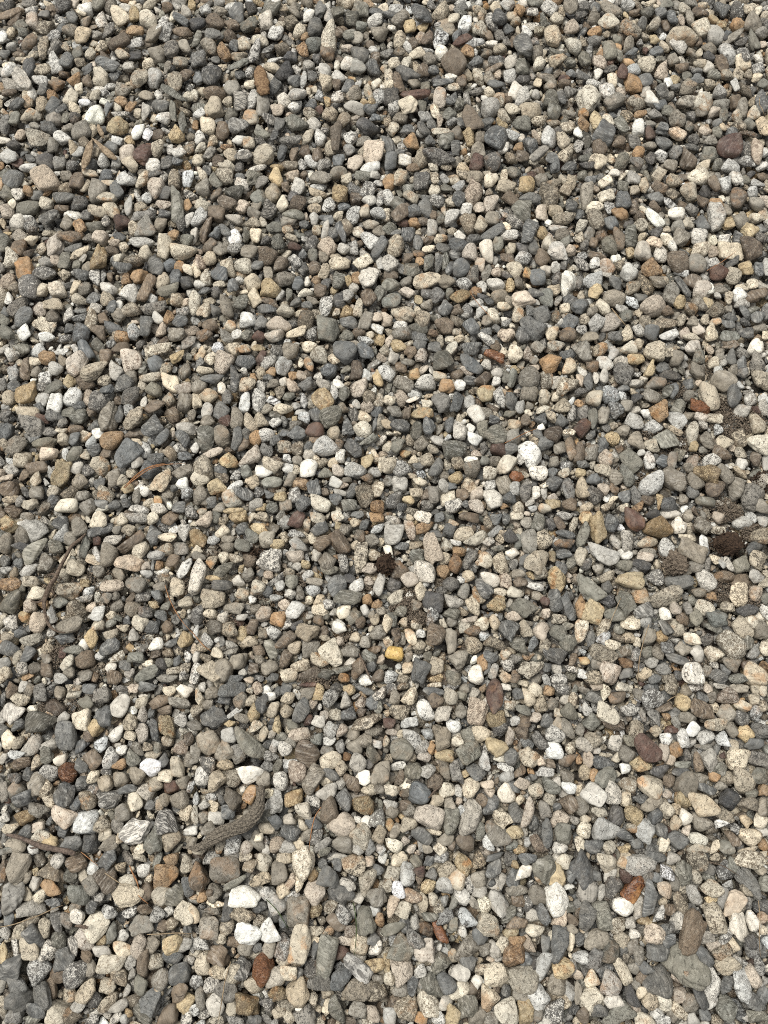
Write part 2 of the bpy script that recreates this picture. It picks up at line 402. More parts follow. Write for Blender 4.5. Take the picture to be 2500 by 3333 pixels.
# ---------------------------------------------------------------- the stones read off the photograph
# x y long short angle kind[shape] [| label]   (photograph pixels; kind letters as in KIND; a = angular, f = flat, r = round)
DATA = '''
34 43 87 26 22 Bf
49 65 60 26 22 Bf
102 36 43 30 0 G
143 48 38 26 0 D
166 30 38 19 10 B
104 75 53 43 -70 Pa
147 90 57 51 60 C
174 119 49 43 0 Z
209 21 53 43 0 H
281 32 49 36 10 W
264 41 41 23 -40 V
237 58 41 38 0 D
318 17 53 45 60 Nr
360 21 45 34 60 T
390 53 64 47 -8 V
439 49 40 34 -90 Y
480 57 72 53 -60 V
330 68 53 34 -60 G
356 102 53 41 60 Hf
271 115 53 49 0 Ca
234 102 45 38 30 T
441 102 57 34 0 O
531 102 57 53 -90 G
501 109 75 53 40 T
557 162 64 53 -60 H
591 104 68 34 -15 B
588 64 64 26 -25 D
603 41 41 30 0 L
546 23 38 30 0 B
437 141 57 28 0 Z
388 139 72 38 20 B
96 138 57 36 25 Bf
139 153 72 34 85 C
181 158 57 41 45 S
211 151 41 23 -55 C
251 173 45 38 -50 N
333 154 41 34 40 C
294 177 41 34 20 C
220 198 53 41 60 D
179 205 64 41 -65 G
92 220 64 41 60 D
92 190 57 17 15 C
28 226 60 38 40 G
68 260 90 45 -45 Lf|long smooth grey tongue-shaped pebble pointing down to a white oval pebble
100 303 57 36 -55 W
34 277 57 41 -40 L
130 264 57 32 -10 G
183 277 57 41 -10 Ba
139 228 57 30 5 C
207 241 40 34 10 B
243 260 49 36 10 O
262 203 36 30 0 C
347 209 90 41 -25 Df
373 245 49 32 -20 Da
328 252 53 49 0 V
286 230 45 28 5 D
284 264 34 32 0 B
258 290 30 28 0 V
307 309 40 34 0 V
230 320 57 45 45 V
241 352 49 30 -40 V
275 333 41 26 -15 W
399 296 57 41 -10 T
454 254 75 57 -90 C|big grey brown speckled pebble shaped like a bell
505 254 57 47 -90 L
401 175 49 41 -40 C
441 185 45 45 0 K
484 211 41 38 -90 V
512 181 53 49 0 T
571 271 53 49 -90 C
565 305 105 26 -30 Nf
588 203 49 41 0 C
603 245 49 34 30 Bf
599 151 49 41 0 T
522 343 57 41 -20 Dr
478 311 60 32 -25 T
614 313 45 41 -90 V
394 332 45 30 -20 O
426 348 41 26 50 O
352 354 49 28 80 D
341 333 34 23 0 W
382 350 34 26 -40 V
392 373 68 19 -2 G
448 369 30 28 0 V
309 377 64 57 0 Wa
382 413 68 53 -5 Ya
171 343 53 40 60 D
198 354 45 23 30 D
171 311 38 34 0 O
141 294 34 34 0 D
138 339 49 38 -60 C
89 324 57 34 -60 V
57 339 53 34 20 Da
47 388 51 38 -90 N
94 377 49 45 50 C
122 377 34 34 0 C
181 390 49 41 20 H
243 386 38 36 -90 H
215 381 41 30 80 N
162 418 64 38 -30 D
113 409 38 26 0 T
220 416 49 24 5 T
266 433 64 47 15 Tr
303 426 41 30 85 V
207 450 60 40 -20 G
115 450 79 53 -10 Ca|rough layered cream and grey pebble near the left edge
66 437 38 34 0 P
28 503 62 53 -70 W
49 475 45 30 -20 H
62 533 38 32 30 R
171 471 45 41 -60 T
147 524 64 45 -10 K
237 482 41 34 80 C
275 465 36 28 30 C
316 494 38 34 50 C
337 522 49 41 10 G
365 480 45 30 -15 D
382 458 41 26 -10 G
450 429 57 41 75 W
484 437 49 36 80 W
424 458 34 30 0 Y
467 497 72 57 -90 R|dark maroon rounded rectangular pebble in the upper left part
414 501 57 53 -40 P
422 531 64 38 -40 C
514 486 49 45 -60 C
501 541 55 49 -70 G
571 439 57 49 -20 Y
512 439 45 34 -10 B
533 386 49 38 0 G
563 362 72 26 -85 Nf
593 396 83 26 -75 N
576 497 60 36 -10 G
542 531 41 41 0 D
573 524 45 34 -20 D
239 542 45 34 0 G
196 531 45 41 80 H
92 544 57 34 0 G
98 516 49 26 -40 D
256 494 38 30 80 L
377 527 34 34 0 L
475 362 53 30 -80 L
8 124 45 30 -90 W
15 175 38 34 -90 D
36 104 36 34 0 V
66 83 45 26 20 N
75 107 34 34 0 N
23 21 49 34 0 H
94 8 49 30 0 H
279 68 38 30 40 T
418 220 41 34 0 L
546 219 45 26 85 T
30 301 49 26 0 Bf
15 407 57 34 85 H
646 73 57 41 20 K
670 32 38 30 10 G
704 75 64 47 0 B
772 40 64 57 20 Da
817 28 38 38 0 H
866 64 57 49 80 G
885 28 68 45 -15 N
919 26 41 24 -40 C
810 85 72 38 5 N
755 81 45 34 -40 B
747 115 45 36 -20 B
695 113 68 34 -10 Df
642 128 60 23 70 N
680 149 64 40 -40 T
730 168 64 41 -70 O
793 145 49 41 -30 V
764 151 38 34 -40 D
781 183 53 30 10 C
774 211 75 30 20 Nf
894 109 57 49 30 G
915 83 45 26 60 V
949 73 49 47 0 C
977 102 57 38 70 V
994 121 34 23 40 O
1028 90 57 51 80 Dr
1070 117 81 53 -75 V|large white wedge-shaped pebble narrowing downwards near the top edge
1026 145 58 43 15 Nr
1043 32 57 43 75 D
1007 49 45 34 60 W
1100 41 55 45 -75 N
1073 57 45 34 70 L
1169 32 64 57 -50 N
1220 36 60 19 -5 Df
1145 62 45 45 0 N
1220 68 51 38 0 G
1177 83 41 30 15 N
1235 105 57 53 0 T
1139 121 49 45 60 N
1162 124 45 41 -60 T
1130 156 41 23 0 P
1064 170 53 45 -70 B
1032 190 34 30 80 G
1006 211 45 38 85 L
985 162 68 34 -65 O
917 162 57 40 20 C
896 196 57 23 -5 G
887 220 57 26 -20 C
874 160 60 26 50 Sf
832 166 83 38 70 Z
847 134 57 30 -10 V
1173 179 60 57 -60 Da
1130 203 49 38 60 Wa
1098 215 41 23 85 Va
1167 219 57 53 0 T
1213 222 57 41 -60 D
1220 188 41 38 -50 B
1216 166 38 26 -20 G
648 196 53 49 -10 H
689 243 75 62 -80 Dr|large slate grey teardrop pebble with its point upwards near the top left
648 256 41 41 0 D
813 237 38 26 85 Z
813 275 36 34 0 V
876 252 34 34 0 W
894 284 53 38 65 D
928 234 60 53 60 K
957 260 41 41 0 D
987 260 49 26 85 L
949 192 45 41 20 K
1056 271 60 51 60 V
1102 249 45 34 -30 G
1017 249 34 34 0 H
1134 279 57 41 80 D
1096 275 34 30 -90 B
1166 279 38 23 80 L
1149 305 53 45 0 T
1098 316 45 41 -90 G
1039 309 36 34 -90 Z
1066 332 34 26 85 Y
1073 373 57 45 55 C
966 309 75 57 -25 G|big white speckled wedge with a flat top in the upper middle
926 328 45 41 -30 G
962 350 49 34 10 G
1011 369 49 38 -20 C
906 358 45 41 -30 P
857 343 72 45 85 T
821 328 68 34 80 G
819 384 60 53 70 C
781 328 72 45 -75 S
755 283 57 53 -90 T
700 307 72 41 10 B
698 352 60 58 -40 C
678 409 55 55 0 V
653 367 41 34 50 G
633 309 41 26 85 V
725 426 57 45 80 B
774 411 68 49 -15 S
877 392 57 30 -10 S
851 428 57 45 -40 N
911 409 60 34 80 D
894 441 49 30 80 D
964 403 68 49 -35 N
1021 407 49 41 -10 L
1120 384 64 53 70 V
1096 439 105 43 -80 B|long dark brown spindle-shaped pebble with wood-like grain
1198 414 79 49 -15 K
1141 450 45 45 40 G
1154 350 72 34 -15 L
1205 358 57 34 -10 D
1209 335 34 23 0 Y
1235 316 49 38 -70 G
1188 460 57 32 0 T
1220 381 41 26 0 D
1043 448 51 40 80 G
1071 486 45 34 -60 C
1137 492 41 34 0 H
1218 501 68 62 0 P|large pale pink rounded pebble beside a salmon chip
1156 529 57 45 45 Pa
1181 494 34 34 0 C
1205 546 68 30 10 W
1000 452 57 34 75 C
947 456 72 32 10 S
919 497 57 30 85 D
957 503 49 34 85 B
992 492 41 38 -90 B
1032 505 49 38 -70 B
857 505 70 60 5 Cr|large yellow-cream speckled potato-shaped pebble with a flat side
796 509 57 53 45 S
751 505 47 41 0 C
855 463 38 26 -30 G
810 465 45 34 0 C
776 456 41 26 -10 W
740 478 49 26 30 O
691 461 41 38 -60 V
649 448 38 34 -30 G
651 480 38 30 0 V
712 524 45 38 70 B
740 542 49 41 20 V
644 524 45 38 50 V
683 497 41 38 60 S
1013 527 45 41 -60 G
1056 539 49 34 10 S
940 541 68 24 -5 C
900 546 53 30 -20 Yr
838 548 68 23 0 G
779 544 30 30 0 G
983 537 34 26 -70 G
1102 524 41 38 0 D
1102 105 41 34 70 B
964 38 45 41 20 T
1058 230 45 45 40 L
783 241 41 38 -90 D
715 8 38 23 0 L
1201 17 45 23 0 C
1372 43 79 57 -75 D|big blue grey slab with a rounded foot at the top edge
1307 62 64 41 30 T
1267 47 45 26 -5 D
1276 92 34 30 -40 W
1335 89 41 40 0 Y
1376 92 38 28 0 Y
1301 130 51 38 80 C
1431 109 41 34 60 N
1435 34 68 49 60 C
1438 85 49 30 -10 Z
1453 85 68 45 -60 T
1476 62 45 38 70 V
1514 85 49 45 -90 G
1506 41 34 30 60 N
1499 26 45 26 20 D
1565 90 57 49 0 V
1561 32 53 34 0 C
1525 19 23 23 0 W
1568 57 30 26 -90 C
1600 73 57 38 -75 G
1627 55 68 53 75 D
1653 13 45 36 10 L
1691 36 38 34 -40 O
1734 38 45 38 80 G
1787 28 53 41 -20 G
1808 62 45 36 10 V
1830 40 30 26 60 C
1857 21 49 49 0 T
1857 51 41 19 10 K
1770 64 49 26 -80 N
1663 57 41 30 30 C
1678 70 38 34 50 V
1655 96 41 34 -60 D
1755 102 36 28 0 V
1800 117 64 57 -60 C
1857 90 53 49 -30 P
1864 151 60 53 80 V
1700 145 87 49 -75 Dr|long black slate capsule-shaped pebble below a dark keystone-shaped one
1713 107 45 34 -60 G
1740 136 32 30 -90 G
1672 139 38 26 80 B
1649 136 30 30 0 H
1593 119 38 32 10 B
1625 113 38 30 -70 H
1600 143 41 26 0 W
1546 138 68 26 0 Zf
1504 130 64 28 25 Rf
1523 170 45 45 0 Or
1487 117 34 34 0 D
1391 126 41 41 0 B
1367 124 38 30 70 P
1435 130 62 49 70 Z
1395 166 38 26 -10 G
1436 173 45 41 40 W
1480 205 79 72 -40 Br|big smooth olive brown disc with one straight edge, near the top
1397 192 45 41 -20 T
1359 175 53 34 30 V
1327 156 38 26 -70 G
1344 143 36 36 0 B
1301 170 41 30 -20 C
1282 203 41 41 0 V
1322 203 41 30 70 V
1329 241 68 53 -30 Da
1380 230 45 41 40 B
1412 232 41 34 30 D
1352 269 45 34 20 T
1299 269 60 38 -75 B
1352 307 98 36 -5 Rf
1267 277 32 30 0 V
1273 320 57 53 -10 H
1327 337 72 57 -60 V|large white egg-shaped pebble below a purple brown slab
1372 343 41 32 80 N
1433 316 64 45 70 P
1469 251 41 19 0 W
1442 267 75 21 15 Df
1476 284 45 30 0 V
1502 264 41 34 80 B
1523 241 38 30 -60 C
1557 251 53 32 -75 V
1551 203 49 30 40 Da
1548 171 34 15 75 G
1583 175 41 30 0 T
1627 162 45 30 5 C
1661 171 30 19 85 V
1619 198 68 30 10 G
1661 200 45 38 70 L
1698 217 53 53 0 N
1742 177 49 41 50 T
1753 207 53 41 50 V
1657 249 49 40 80 G
1702 260 53 28 5 H
1608 224 68 23 0 T
1619 245 30 26 70 P
1591 256 49 34 -70 T
1615 277 57 34 -20 D
1676 298 57 45 40 W
1749 269 36 28 -80 V
1777 256 64 34 10 T
1811 200 57 41 -20 C
1811 173 57 23 -20 N
1857 203 38 38 -30 N
1836 269 45 30 5 B
1789 320 60 57 -70 N
1832 316 53 34 -60 D
1792 279 41 34 0 T
1744 309 30 26 0 L
1700 318 64 41 40 G
1593 301 36 30 -30 V
1578 320 26 21 0 W
1557 326 19 17 -90 P
1591 350 68 57 10 L
1625 328 41 41 60 V
1655 320 34 30 -50 B
1664 356 49 38 -40 V
1640 377 49 38 -60 V
1727 360 72 49 5 C
1802 362 53 45 70 Nr
1757 394 53 32 20 V
1700 403 64 41 -10 N
1634 405 45 26 -20 Y
1536 388 87 53 -70 B|long glossy brown knobbly capsule-shaped pebble in the upper middle
1585 401 45 41 20 D
1519 320 57 23 -80 S
1551 301 49 23 40 S
1472 320 64 30 65 S
1497 343 49 34 70 N
1463 371 49 34 30 N
1414 362 53 28 -70 V
1384 381 49 34 0 G
1284 354 49 41 65 G
1305 388 49 41 -20 T
1280 418 45 38 10 C
1261 396 49 30 70 C
1325 422 53 36 10 D
1374 418 64 41 -60 D
1404 405 34 30 0 D
1433 396 45 24 80 P
1470 394 34 30 0 G
1504 399 45 34 -70 D
1436 428 64 21 5 Vf
1489 433 41 38 -90 T
1527 450 53 38 -80 Y
1453 458 53 53 -60 N
1401 461 41 34 20 D
1337 460 53 53 0 O
1615 450 87 68 65 Dr|large blue grey smooth slab shaped like a paw, upper middle
1666 439 49 26 -30 L
1563 448 34 34 -60 T
1557 486 49 49 0 T
1551 531 53 49 -90 R
1638 482 45 34 60 G
1606 526 64 53 -30 G
1661 509 45 41 -90 V
1728 467 64 41 -70 D
1747 445 49 19 -60 P
1787 446 68 45 80 G
1819 428 34 30 0 H
1804 399 45 26 15 V
1832 460 57 49 70 C
1755 501 72 34 25 H
1700 510 45 41 10 B
1687 482 34 30 0 O
1845 503 57 41 20 V
1800 514 45 41 20 D
1808 542 45 34 80 D
1853 542 49 30 -10 D
1429 510 105 49 -10 H|large dark grey rough slab right of a cream curved pebble, upper middle
1367 514 57 49 -40 C
1316 524 51 38 0 W
1271 527 60 41 80 D
1348 546 53 30 0 B
1299 497 41 23 0 D
1267 471 64 38 -70 D
1484 482 49 34 -70 D
1484 527 41 34 20 T
1510 546 49 26 0 C
1453 546 38 23 0 C
1412 546 34 30 -40 V
1849 414 45 30 10 V
1841 396 34 30 -90 N
1734 527 30 30 0 C
1988 28 64 57 0 T
1982 72 60 45 -20 V
2052 92 72 53 -35 C
2127 79 51 51 0 Cr
2109 38 49 45 20 N
2150 40 41 38 -30 D
2043 15 45 32 -10 G
2067 40 34 30 20 B
2037 51 23 19 -90 Y
2169 13 49 26 20 Nf
2252 11 45 30 0 T
2225 28 38 26 -30 V
2186 57 53 38 -70 D
2218 64 49 23 85 P
2244 57 45 30 70 T
2278 41 49 41 -40 B
2310 43 26 26 0 C
2348 30 53 41 -15 D
2397 36 49 43 -90 G
2436 32 41 34 60 V
2323 64 41 23 -10 Y
2348 83 38 34 60 Y
2327 113 57 55 -90 Lr
2404 87 60 45 -25 O
2450 72 60 57 30 T
2282 90 53 49 -20 V
2220 117 94 53 0 C|large cream speckled oblong pebble with a grey wedge at its foot, top right
2210 149 60 34 -40 G
2272 134 38 26 80 B
2165 85 41 26 85 B
2385 122 79 26 15 T
2474 107 49 38 -10 H
2491 79 45 23 -70 H
2414 136 49 26 15 H
2451 132 60 30 -65 N
2312 158 47 38 -20 T
2369 177 64 49 -80 G
2417 181 49 41 0 G
2417 207 57 45 0 V
2470 194 36 24 5 G
2470 226 45 32 0 G
2308 185 41 30 -10 K
2350 211 57 34 -60 B
2280 207 41 28 -20 V
2308 219 45 38 60 L
2220 219 45 30 10 Ba
2188 196 49 38 -30 T
2150 192 38 30 20 N
2135 168 49 34 10 D
2163 151 41 26 -50 C
2131 130 34 23 0 Y
2082 141 24 23 -90 G
2101 164 30 19 -90 R
2048 145 49 41 -90 T
1984 160 68 47 -80 Nr
2014 181 45 28 80 N
2056 170 45 26 20 D
1935 107 45 32 0 O
1975 111 30 26 0 C
1935 134 45 30 5 D
1898 136 41 23 85 C
1954 168 41 34 -30 C
1952 203 49 45 -60 P
1903 194 60 41 80 N
1988 205 26 23 0 R
2026 230 57 36 85 R
2060 228 41 41 0 Gr
2105 207 57 53 20 V
2061 273 64 55 70 Oa
2103 260 49 45 -60 D
2156 234 53 49 0 P
2173 269 41 34 -40 W
2158 298 45 41 -30 D
2203 283 45 23 30 D
2067 332 62 57 0 Ca
2122 328 49 45 0 W
1911 324 79 68 -10 V|large cream lumpy pebble with yellow tint in the upper right
1975 305 60 57 60 G
1945 241 38 30 10 W
1898 249 53 30 5 D
1984 226 45 26 20 H
1992 264 45 34 70 V
2005 326 83 41 30 T
1937 271 57 30 -10 G
2237 335 64 49 -20 T
2289 335 68 57 20 V
2240 286 53 45 30 T
2267 256 49 28 0 D
2235 249 30 30 0 N
2269 234 38 30 0 H
2323 245 38 38 0 N
2363 245 41 34 0 C
2401 245 38 30 0 C
2342 298 45 41 10 Z
2308 275 41 34 0 C
2393 332 45 38 80 B
2393 275 41 23 -70 L
2429 298 53 45 0 C
2482 275 34 34 0 N
2478 332 68 41 -75 D
2451 335 30 26 0 C
2453 367 41 41 0 V
2485 411 72 41 -70 C
2434 245 30 30 0 C
2463 252 34 30 0 V
2203 384 64 53 -60 T
2173 362 41 41 40 N
2133 373 41 34 -20 H
2250 377 41 34 -10 H
2246 414 38 34 60 N
2207 433 60 49 -20 P
2116 437 45 38 60 R
2078 413 53 45 -70 W
2041 375 41 34 20 C
1971 433 73 60 35 Df|smooth blue grey oval disc with a sharp rim in the upper right
2022 403 68 41 -80 N
1980 392 49 30 -30 V
1939 392 57 41 -60 Y
1899 369 36 34 0 O
1899 405 53 36 -25 O
2084 371 45 23 0 O
2120 403 38 24 -5 T
2156 414 53 38 70 D
2159 469 57 49 -70 D
2016 463 53 38 0 B
2065 465 41 41 0 H
1952 480 49 49 -30 B
1909 456 60 30 85 N
1884 478 57 34 85 G
1881 433 45 30 85 W
2109 475 49 23 5 T
2077 501 41 38 -20 O
2116 518 49 38 80 H
2073 527 45 34 -20 H
2150 507 41 30 -20 G
2199 497 41 41 0 H
2239 518 60 57 40 B
2308 501 57 53 0 N
2374 478 75 66 0 R|dark rust red grainy disc-shaped pebble at the upper right
2465 490 87 45 85 P
2429 490 49 34 75 G
2436 527 60 26 -15 G
2395 520 34 30 0 D
2382 435 41 34 0 D
2336 433 45 38 0 N
2312 458 49 30 10 T
2257 454 41 34 0 H
2293 426 38 30 -30 P
2401 379 41 34 10 C
2410 411 45 41 -20 C
2433 437 64 23 -15 B
2440 403 41 26 -20 N
2323 365 41 34 0 P
2357 373 41 34 -60 N
2282 369 41 34 10 T
2252 478 49 30 -20 D
2376 542 60 38 0 G
2289 542 53 30 15 V
2335 535 34 34 30 N
2478 542 41 26 10 G
2414 350 60 34 80 T
2335 403 38 26 20 D
2353 414 30 23 80 C
1954 531 53 45 60 V
2026 524 53 41 60 N
1907 516 53 23 15 N
1932 516 45 23 25 V
1913 541 57 23 5 H
1913 497 38 30 10 H
2182 539 49 34 0 T
1933 57 49 38 70 T
1901 23 41 30 0 H
1939 23 41 30 0 D
1892 49 41 23 0 H
2357 121 30 23 -90 K
2090 79 41 30 -70 D
2252 173 49 34 70 T
2276 171 38 23 85 V
2173 316 57 26 30 T
2150 343 53 30 15 D
2101 301 34 34 40 L
149 584 87 68 -30 P|large pinkish beige mottled chunk with a bite out of its right side, upper left
43 582 60 53 20 D
19 629 49 38 -30 N
60 628 53 41 -45 G
92 624 38 38 20 O
77 599 38 19 -20 V
122 635 41 34 40 D
156 628 34 21 0 O
149 661 57 45 -20 V
215 611 49 41 60 V
249 586 57 53 -90 B
207 646 72 34 5 D
260 665 57 57 0 H
283 605 53 30 65 C
316 631 72 60 60 T
343 641 79 45 -10 C
377 616 72 38 -55 Df
354 596 57 19 -5 V
365 682 60 41 -25 V
320 688 68 30 -10 C
418 671 68 34 85 L
407 586 64 49 -30 G
465 584 57 38 85 V
509 618 68 53 80 P
503 564 57 23 0 G
571 582 57 41 80 C
610 580 57 41 80 G
576 661 117 41 -85 N|long grey brown speckled finger-shaped pebble standing upright, upper left
610 669 38 34 -90 O
535 667 49 34 15 P
478 643 38 34 -50 G
456 673 45 30 20 C
541 629 49 34 60 D
533 577 41 26 80 G
345 571 49 41 0 D
294 564 53 23 0 C
202 678 45 24 0 B
160 707 68 45 20 Da
92 710 38 26 10 G
58 722 49 49 -30 G
102 737 49 41 70 G
23 686 64 41 -60 P
40 665 34 30 -20 V
94 678 75 45 5 N
241 701 57 30 -20 G
283 701 45 34 -10 H
343 720 38 36 0 G
397 722 57 49 15 R
311 739 60 34 -5 N
260 739 45 38 -25 O
215 727 53 41 -30 T
328 775 53 45 0 P
230 773 75 45 -10 B
175 797 72 57 -50 P|large mauve brown oval pebble tilted down to the right, left part
288 775 34 30 0 H
390 771 45 30 -10 D
373 790 40 23 5 P
403 803 34 30 -40 V
369 816 49 30 -10 B
463 793 83 32 3 L
478 742 72 57 70 T|pale grey tan wedge with a brown dimple and narrow foot, left part
437 744 49 41 -60 V
533 805 75 45 80 V
591 816 87 57 -20 V
565 761 38 38 -40 O
588 726 68 30 -80 S
614 718 45 34 80 G
539 699 45 30 0 D
610 778 45 38 20 N
467 703 87 30 10 H
524 733 41 41 0 T
320 839 75 60 80 Y|large cream yellow kite-shaped pebble with dark grains in the left part
260 823 72 26 25 C
239 808 60 26 10 D
211 848 53 41 70 N
181 846 34 34 0 P
149 854 49 38 -40 L
60 808 53 51 -90 B
90 825 41 26 5 B
104 782 45 30 -20 V
38 842 60 53 60 V
11 790 68 41 -80 N
79 874 72 57 -40 O|tan orange rounded pebble with a dark grainy patch near the left edge
147 889 68 57 -15 G
267 842 38 23 30 L
284 872 41 34 15 T
249 861 34 30 0 N
388 844 34 30 0 V
439 850 64 45 -10 C
396 869 68 30 -10 D
471 827 49 45 -20 V
507 863 72 53 -70 Da
554 861 57 41 40 D
586 871 41 38 40 O
610 878 38 38 20 V
569 903 49 41 60 D
607 920 41 38 -90 D
454 899 53 49 60 O
409 906 41 34 -70 O
358 899 30 23 80 B
477 938 94 41 70 Bf
529 920 53 45 20 C
550 946 75 34 15 N
309 903 53 34 -80 G
335 899 41 23 80 S
264 895 64 34 -10 D
211 891 38 34 -20 C
188 948 66 53 -5 W
100 937 75 68 -50 G
138 946 53 38 75 V
23 914 53 45 70 P
49 933 38 34 60 C
243 938 57 28 70 C
277 940 45 41 60 T
352 940 60 41 -15 G
424 953 57 53 10 G
494 972 41 30 -10 G
576 976 49 41 10 V
171 991 72 41 5 C
260 978 49 41 -40 C
305 970 45 41 10 D
350 974 45 45 20 C
364 999 38 38 20 D
429 1012 60 53 -10 C
388 993 34 23 80 W
313 1004 41 30 -20 G
55 1001 72 49 15 H
32 974 38 30 70 G
77 1029 72 49 25 Dr
134 1008 45 41 60 P
175 1031 57 49 30 T
220 1027 45 38 10 G
258 1012 53 28 -5 D
260 1036 57 23 15 S
298 1044 72 40 75 V
147 1061 75 49 -20 V
384 1027 53 41 -20 T
339 1036 41 41 0 B
371 1065 64 34 0 D
328 1080 57 41 -20 B
473 1061 75 43 85 D
516 1036 45 34 -20 W
520 1074 45 41 0 P
501 1004 87 38 5 H
552 1033 49 34 80 O
586 1046 53 41 0 D
595 1016 49 34 20 G
576 1087 57 41 0 T
264 1083 60 57 80 D
433 1083 49 45 -50 G
226 1070 34 30 0 D
79 1082 49 41 30 G
21 1083 57 41 -20 N
151 1095 57 30 -10 W
211 1102 49 23 0 G
399 1098 49 34 -10 O
377 1091 30 30 40 V
11 1042 45 30 -20 N
902 577 55 45 -25 Yr
955 575 45 34 15 P
1043 577 79 41 -10 T
1103 565 60 38 0 T
1179 575 60 49 0 N
1128 584 41 38 20 V
1220 567 34 34 40 L
732 573 57 49 0 C
828 577 53 53 60 N
851 592 53 41 10 H
787 605 57 38 -35 G
763 626 75 41 -15 N
663 611 53 53 0 T
706 635 51 41 20 T
700 592 49 30 -30 N
655 569 49 26 -20 V
734 661 68 45 -30 B
789 669 45 41 50 P
706 695 57 57 0 Ba
889 629 62 49 75 C
921 663 49 38 80 V
970 609 53 45 60 L
951 639 41 34 60 Ka
970 665 53 49 60 B
930 605 38 34 60 B
1036 611 53 23 -5 G
1034 629 64 26 -5 C
1107 635 68 55 -80 Y
1026 652 49 28 -5 V
1024 677 45 32 -5 C
1073 669 60 41 80 G
1151 618 49 34 -20 G
1198 622 57 49 70 G
1158 650 45 38 -10 B
1122 675 45 28 0 D
1188 686 45 41 -60 C
1149 703 64 45 70 G
1239 645 57 30 -90 G
1203 656 45 30 20 L
1228 695 57 49 -50 G
877 686 57 49 60 S
953 699 75 30 -5 Nr
842 643 64 49 -60 N
832 669 49 38 30 T
825 695 49 30 -20 T
825 724 55 30 -5 C
855 720 41 26 -75 V
832 771 49 40 85 V
800 767 45 26 75 N
764 778 57 45 -60 W
763 805 45 41 10 G
648 710 64 45 30 G
666 750 90 41 75 B
732 748 64 34 -75 D
702 756 41 41 0 D
764 714 57 30 -20 L
633 771 49 26 85 L
687 797 53 45 40 B
717 812 49 41 -20 T
813 816 58 57 -20 T
874 835 66 57 0 B
913 861 60 45 70 B
904 790 53 49 -50 Na
960 803 47 26 -5 R
866 786 41 34 60 H
949 778 49 23 -20 C
900 741 68 34 15 N
941 727 60 34 0 T
936 748 41 30 10 C
1022 712 41 34 75 L
989 729 34 30 -90 D
1030 748 34 30 -90 C
1058 748 60 30 -80 L
1064 710 53 30 -20 D
1085 763 41 38 60 D
1111 756 72 26 -65 D
1128 737 53 41 -60 C
1167 756 41 38 -50 V
1205 729 49 41 -40 T
1235 756 41 34 20 T
1100 705 34 34 -30 V
1205 786 68 45 -55 G
1119 810 43 38 20 W
1152 810 45 30 -70 G
1015 793 53 41 10 G
1068 805 60 53 -20 P
1017 831 41 38 50 N
987 829 34 30 20 D
966 854 49 38 -50 G
990 878 38 34 10 D
1024 872 45 41 60 B
1056 882 53 34 80 C
1109 857 72 49 10 V
1181 850 68 45 15 V
1092 835 41 17 5 C
1054 835 41 34 -60 T
1203 903 75 68 20 G|large pepper grey and white pebble with rusty corners, above the centre
1162 906 38 38 20 O
1134 912 34 30 20 Y
1102 912 57 41 70 N
1235 805 79 38 60 D
1239 854 60 30 80 L
714 891 55 43 0 D
744 876 64 45 -60 V
793 867 62 45 -5 C
836 865 41 38 30 D
874 889 53 30 -80 T
932 914 68 53 10 T
827 920 58 49 15 V
876 942 72 57 10 Y|large cream pebble stained with rusty patches, middle left
972 921 57 34 75 D
1000 918 32 24 -70 W
1030 914 38 30 80 O
1060 925 34 34 0 D
1043 944 45 45 40 B
994 953 53 26 25 V
911 961 41 26 35 L
941 961 41 23 85 N
827 970 57 41 -60 V
785 985 60 53 15 N
738 993 75 41 -80 T
653 927 45 26 -10 W
714 925 41 26 -10 V
757 929 41 41 -50 D
670 906 49 34 -60 V
648 857 45 41 -60 P
685 842 45 41 60 C
636 884 41 30 -60 V
633 989 75 41 85 V
666 1008 57 41 70 V
704 1008 45 38 -60 D
666 948 57 23 0 D
704 952 38 30 0 H
881 985 64 26 -15 B
870 1006 68 28 -5 D
930 1014 60 53 30 C
909 1055 81 45 -5 Pr
800 1040 62 45 5 G
847 1053 53 41 15 H
996 1042 60 53 60 Cr
1060 997 75 43 80 G
1107 980 49 45 -30 D
1130 967 45 45 -45 G
1166 1001 68 30 85 V
1132 1019 49 41 -10 Y
1070 1068 75 75 50 N|big cream grey flat pebble with an uneven outline, just above the centre
1137 1050 64 34 -10 D
1198 967 64 49 -50 B
1224 1034 41 38 -90 P
1228 1068 49 26 -30 W
1190 1046 68 41 70 T
1096 1016 38 24 75 V
1032 1023 45 34 -60 C
1002 993 45 26 10 D
964 985 38 34 0 D
1017 978 41 26 -40 T
892 1093 62 41 -5 L
966 1083 75 38 15 V
1013 1091 45 38 20 G
845 1095 41 34 -20 R
804 1091 45 34 30 N
772 1089 38 30 10 G
749 1061 41 34 -10 V
734 1095 57 34 -30 T
683 1061 53 45 -30 B
668 1091 60 45 -20 B
1130 1095 45 38 -10 N
1167 1083 41 30 20 B
1235 955 53 34 60 N
1152 937 34 30 20 L
1090 944 34 30 70 Y
813 579 15 11 0 N
1002 586 15 11 -90 D
1303 579 53 47 70 V
1267 597 45 41 -40 O
1372 592 53 53 -60 G
1414 579 53 34 85 V
1480 586 41 38 -60 V
1504 567 49 34 -20 C
1448 582 34 30 -60 L
1546 575 57 41 -5 T
1598 588 45 41 40 V
1540 628 83 57 75 P|mauve grey wedge with a flat top and a long point, upper right middle
1647 607 68 45 0 C
1713 601 60 60 60 Y
1785 645 68 64 60 C|cream speckled pebble shaped like a blunt shield, upper right
1764 586 49 41 -20 T
1804 597 49 26 20 T
1841 620 41 38 20 V
1860 590 49 34 70 C
1834 586 41 23 -60 C
1860 669 41 38 60 D
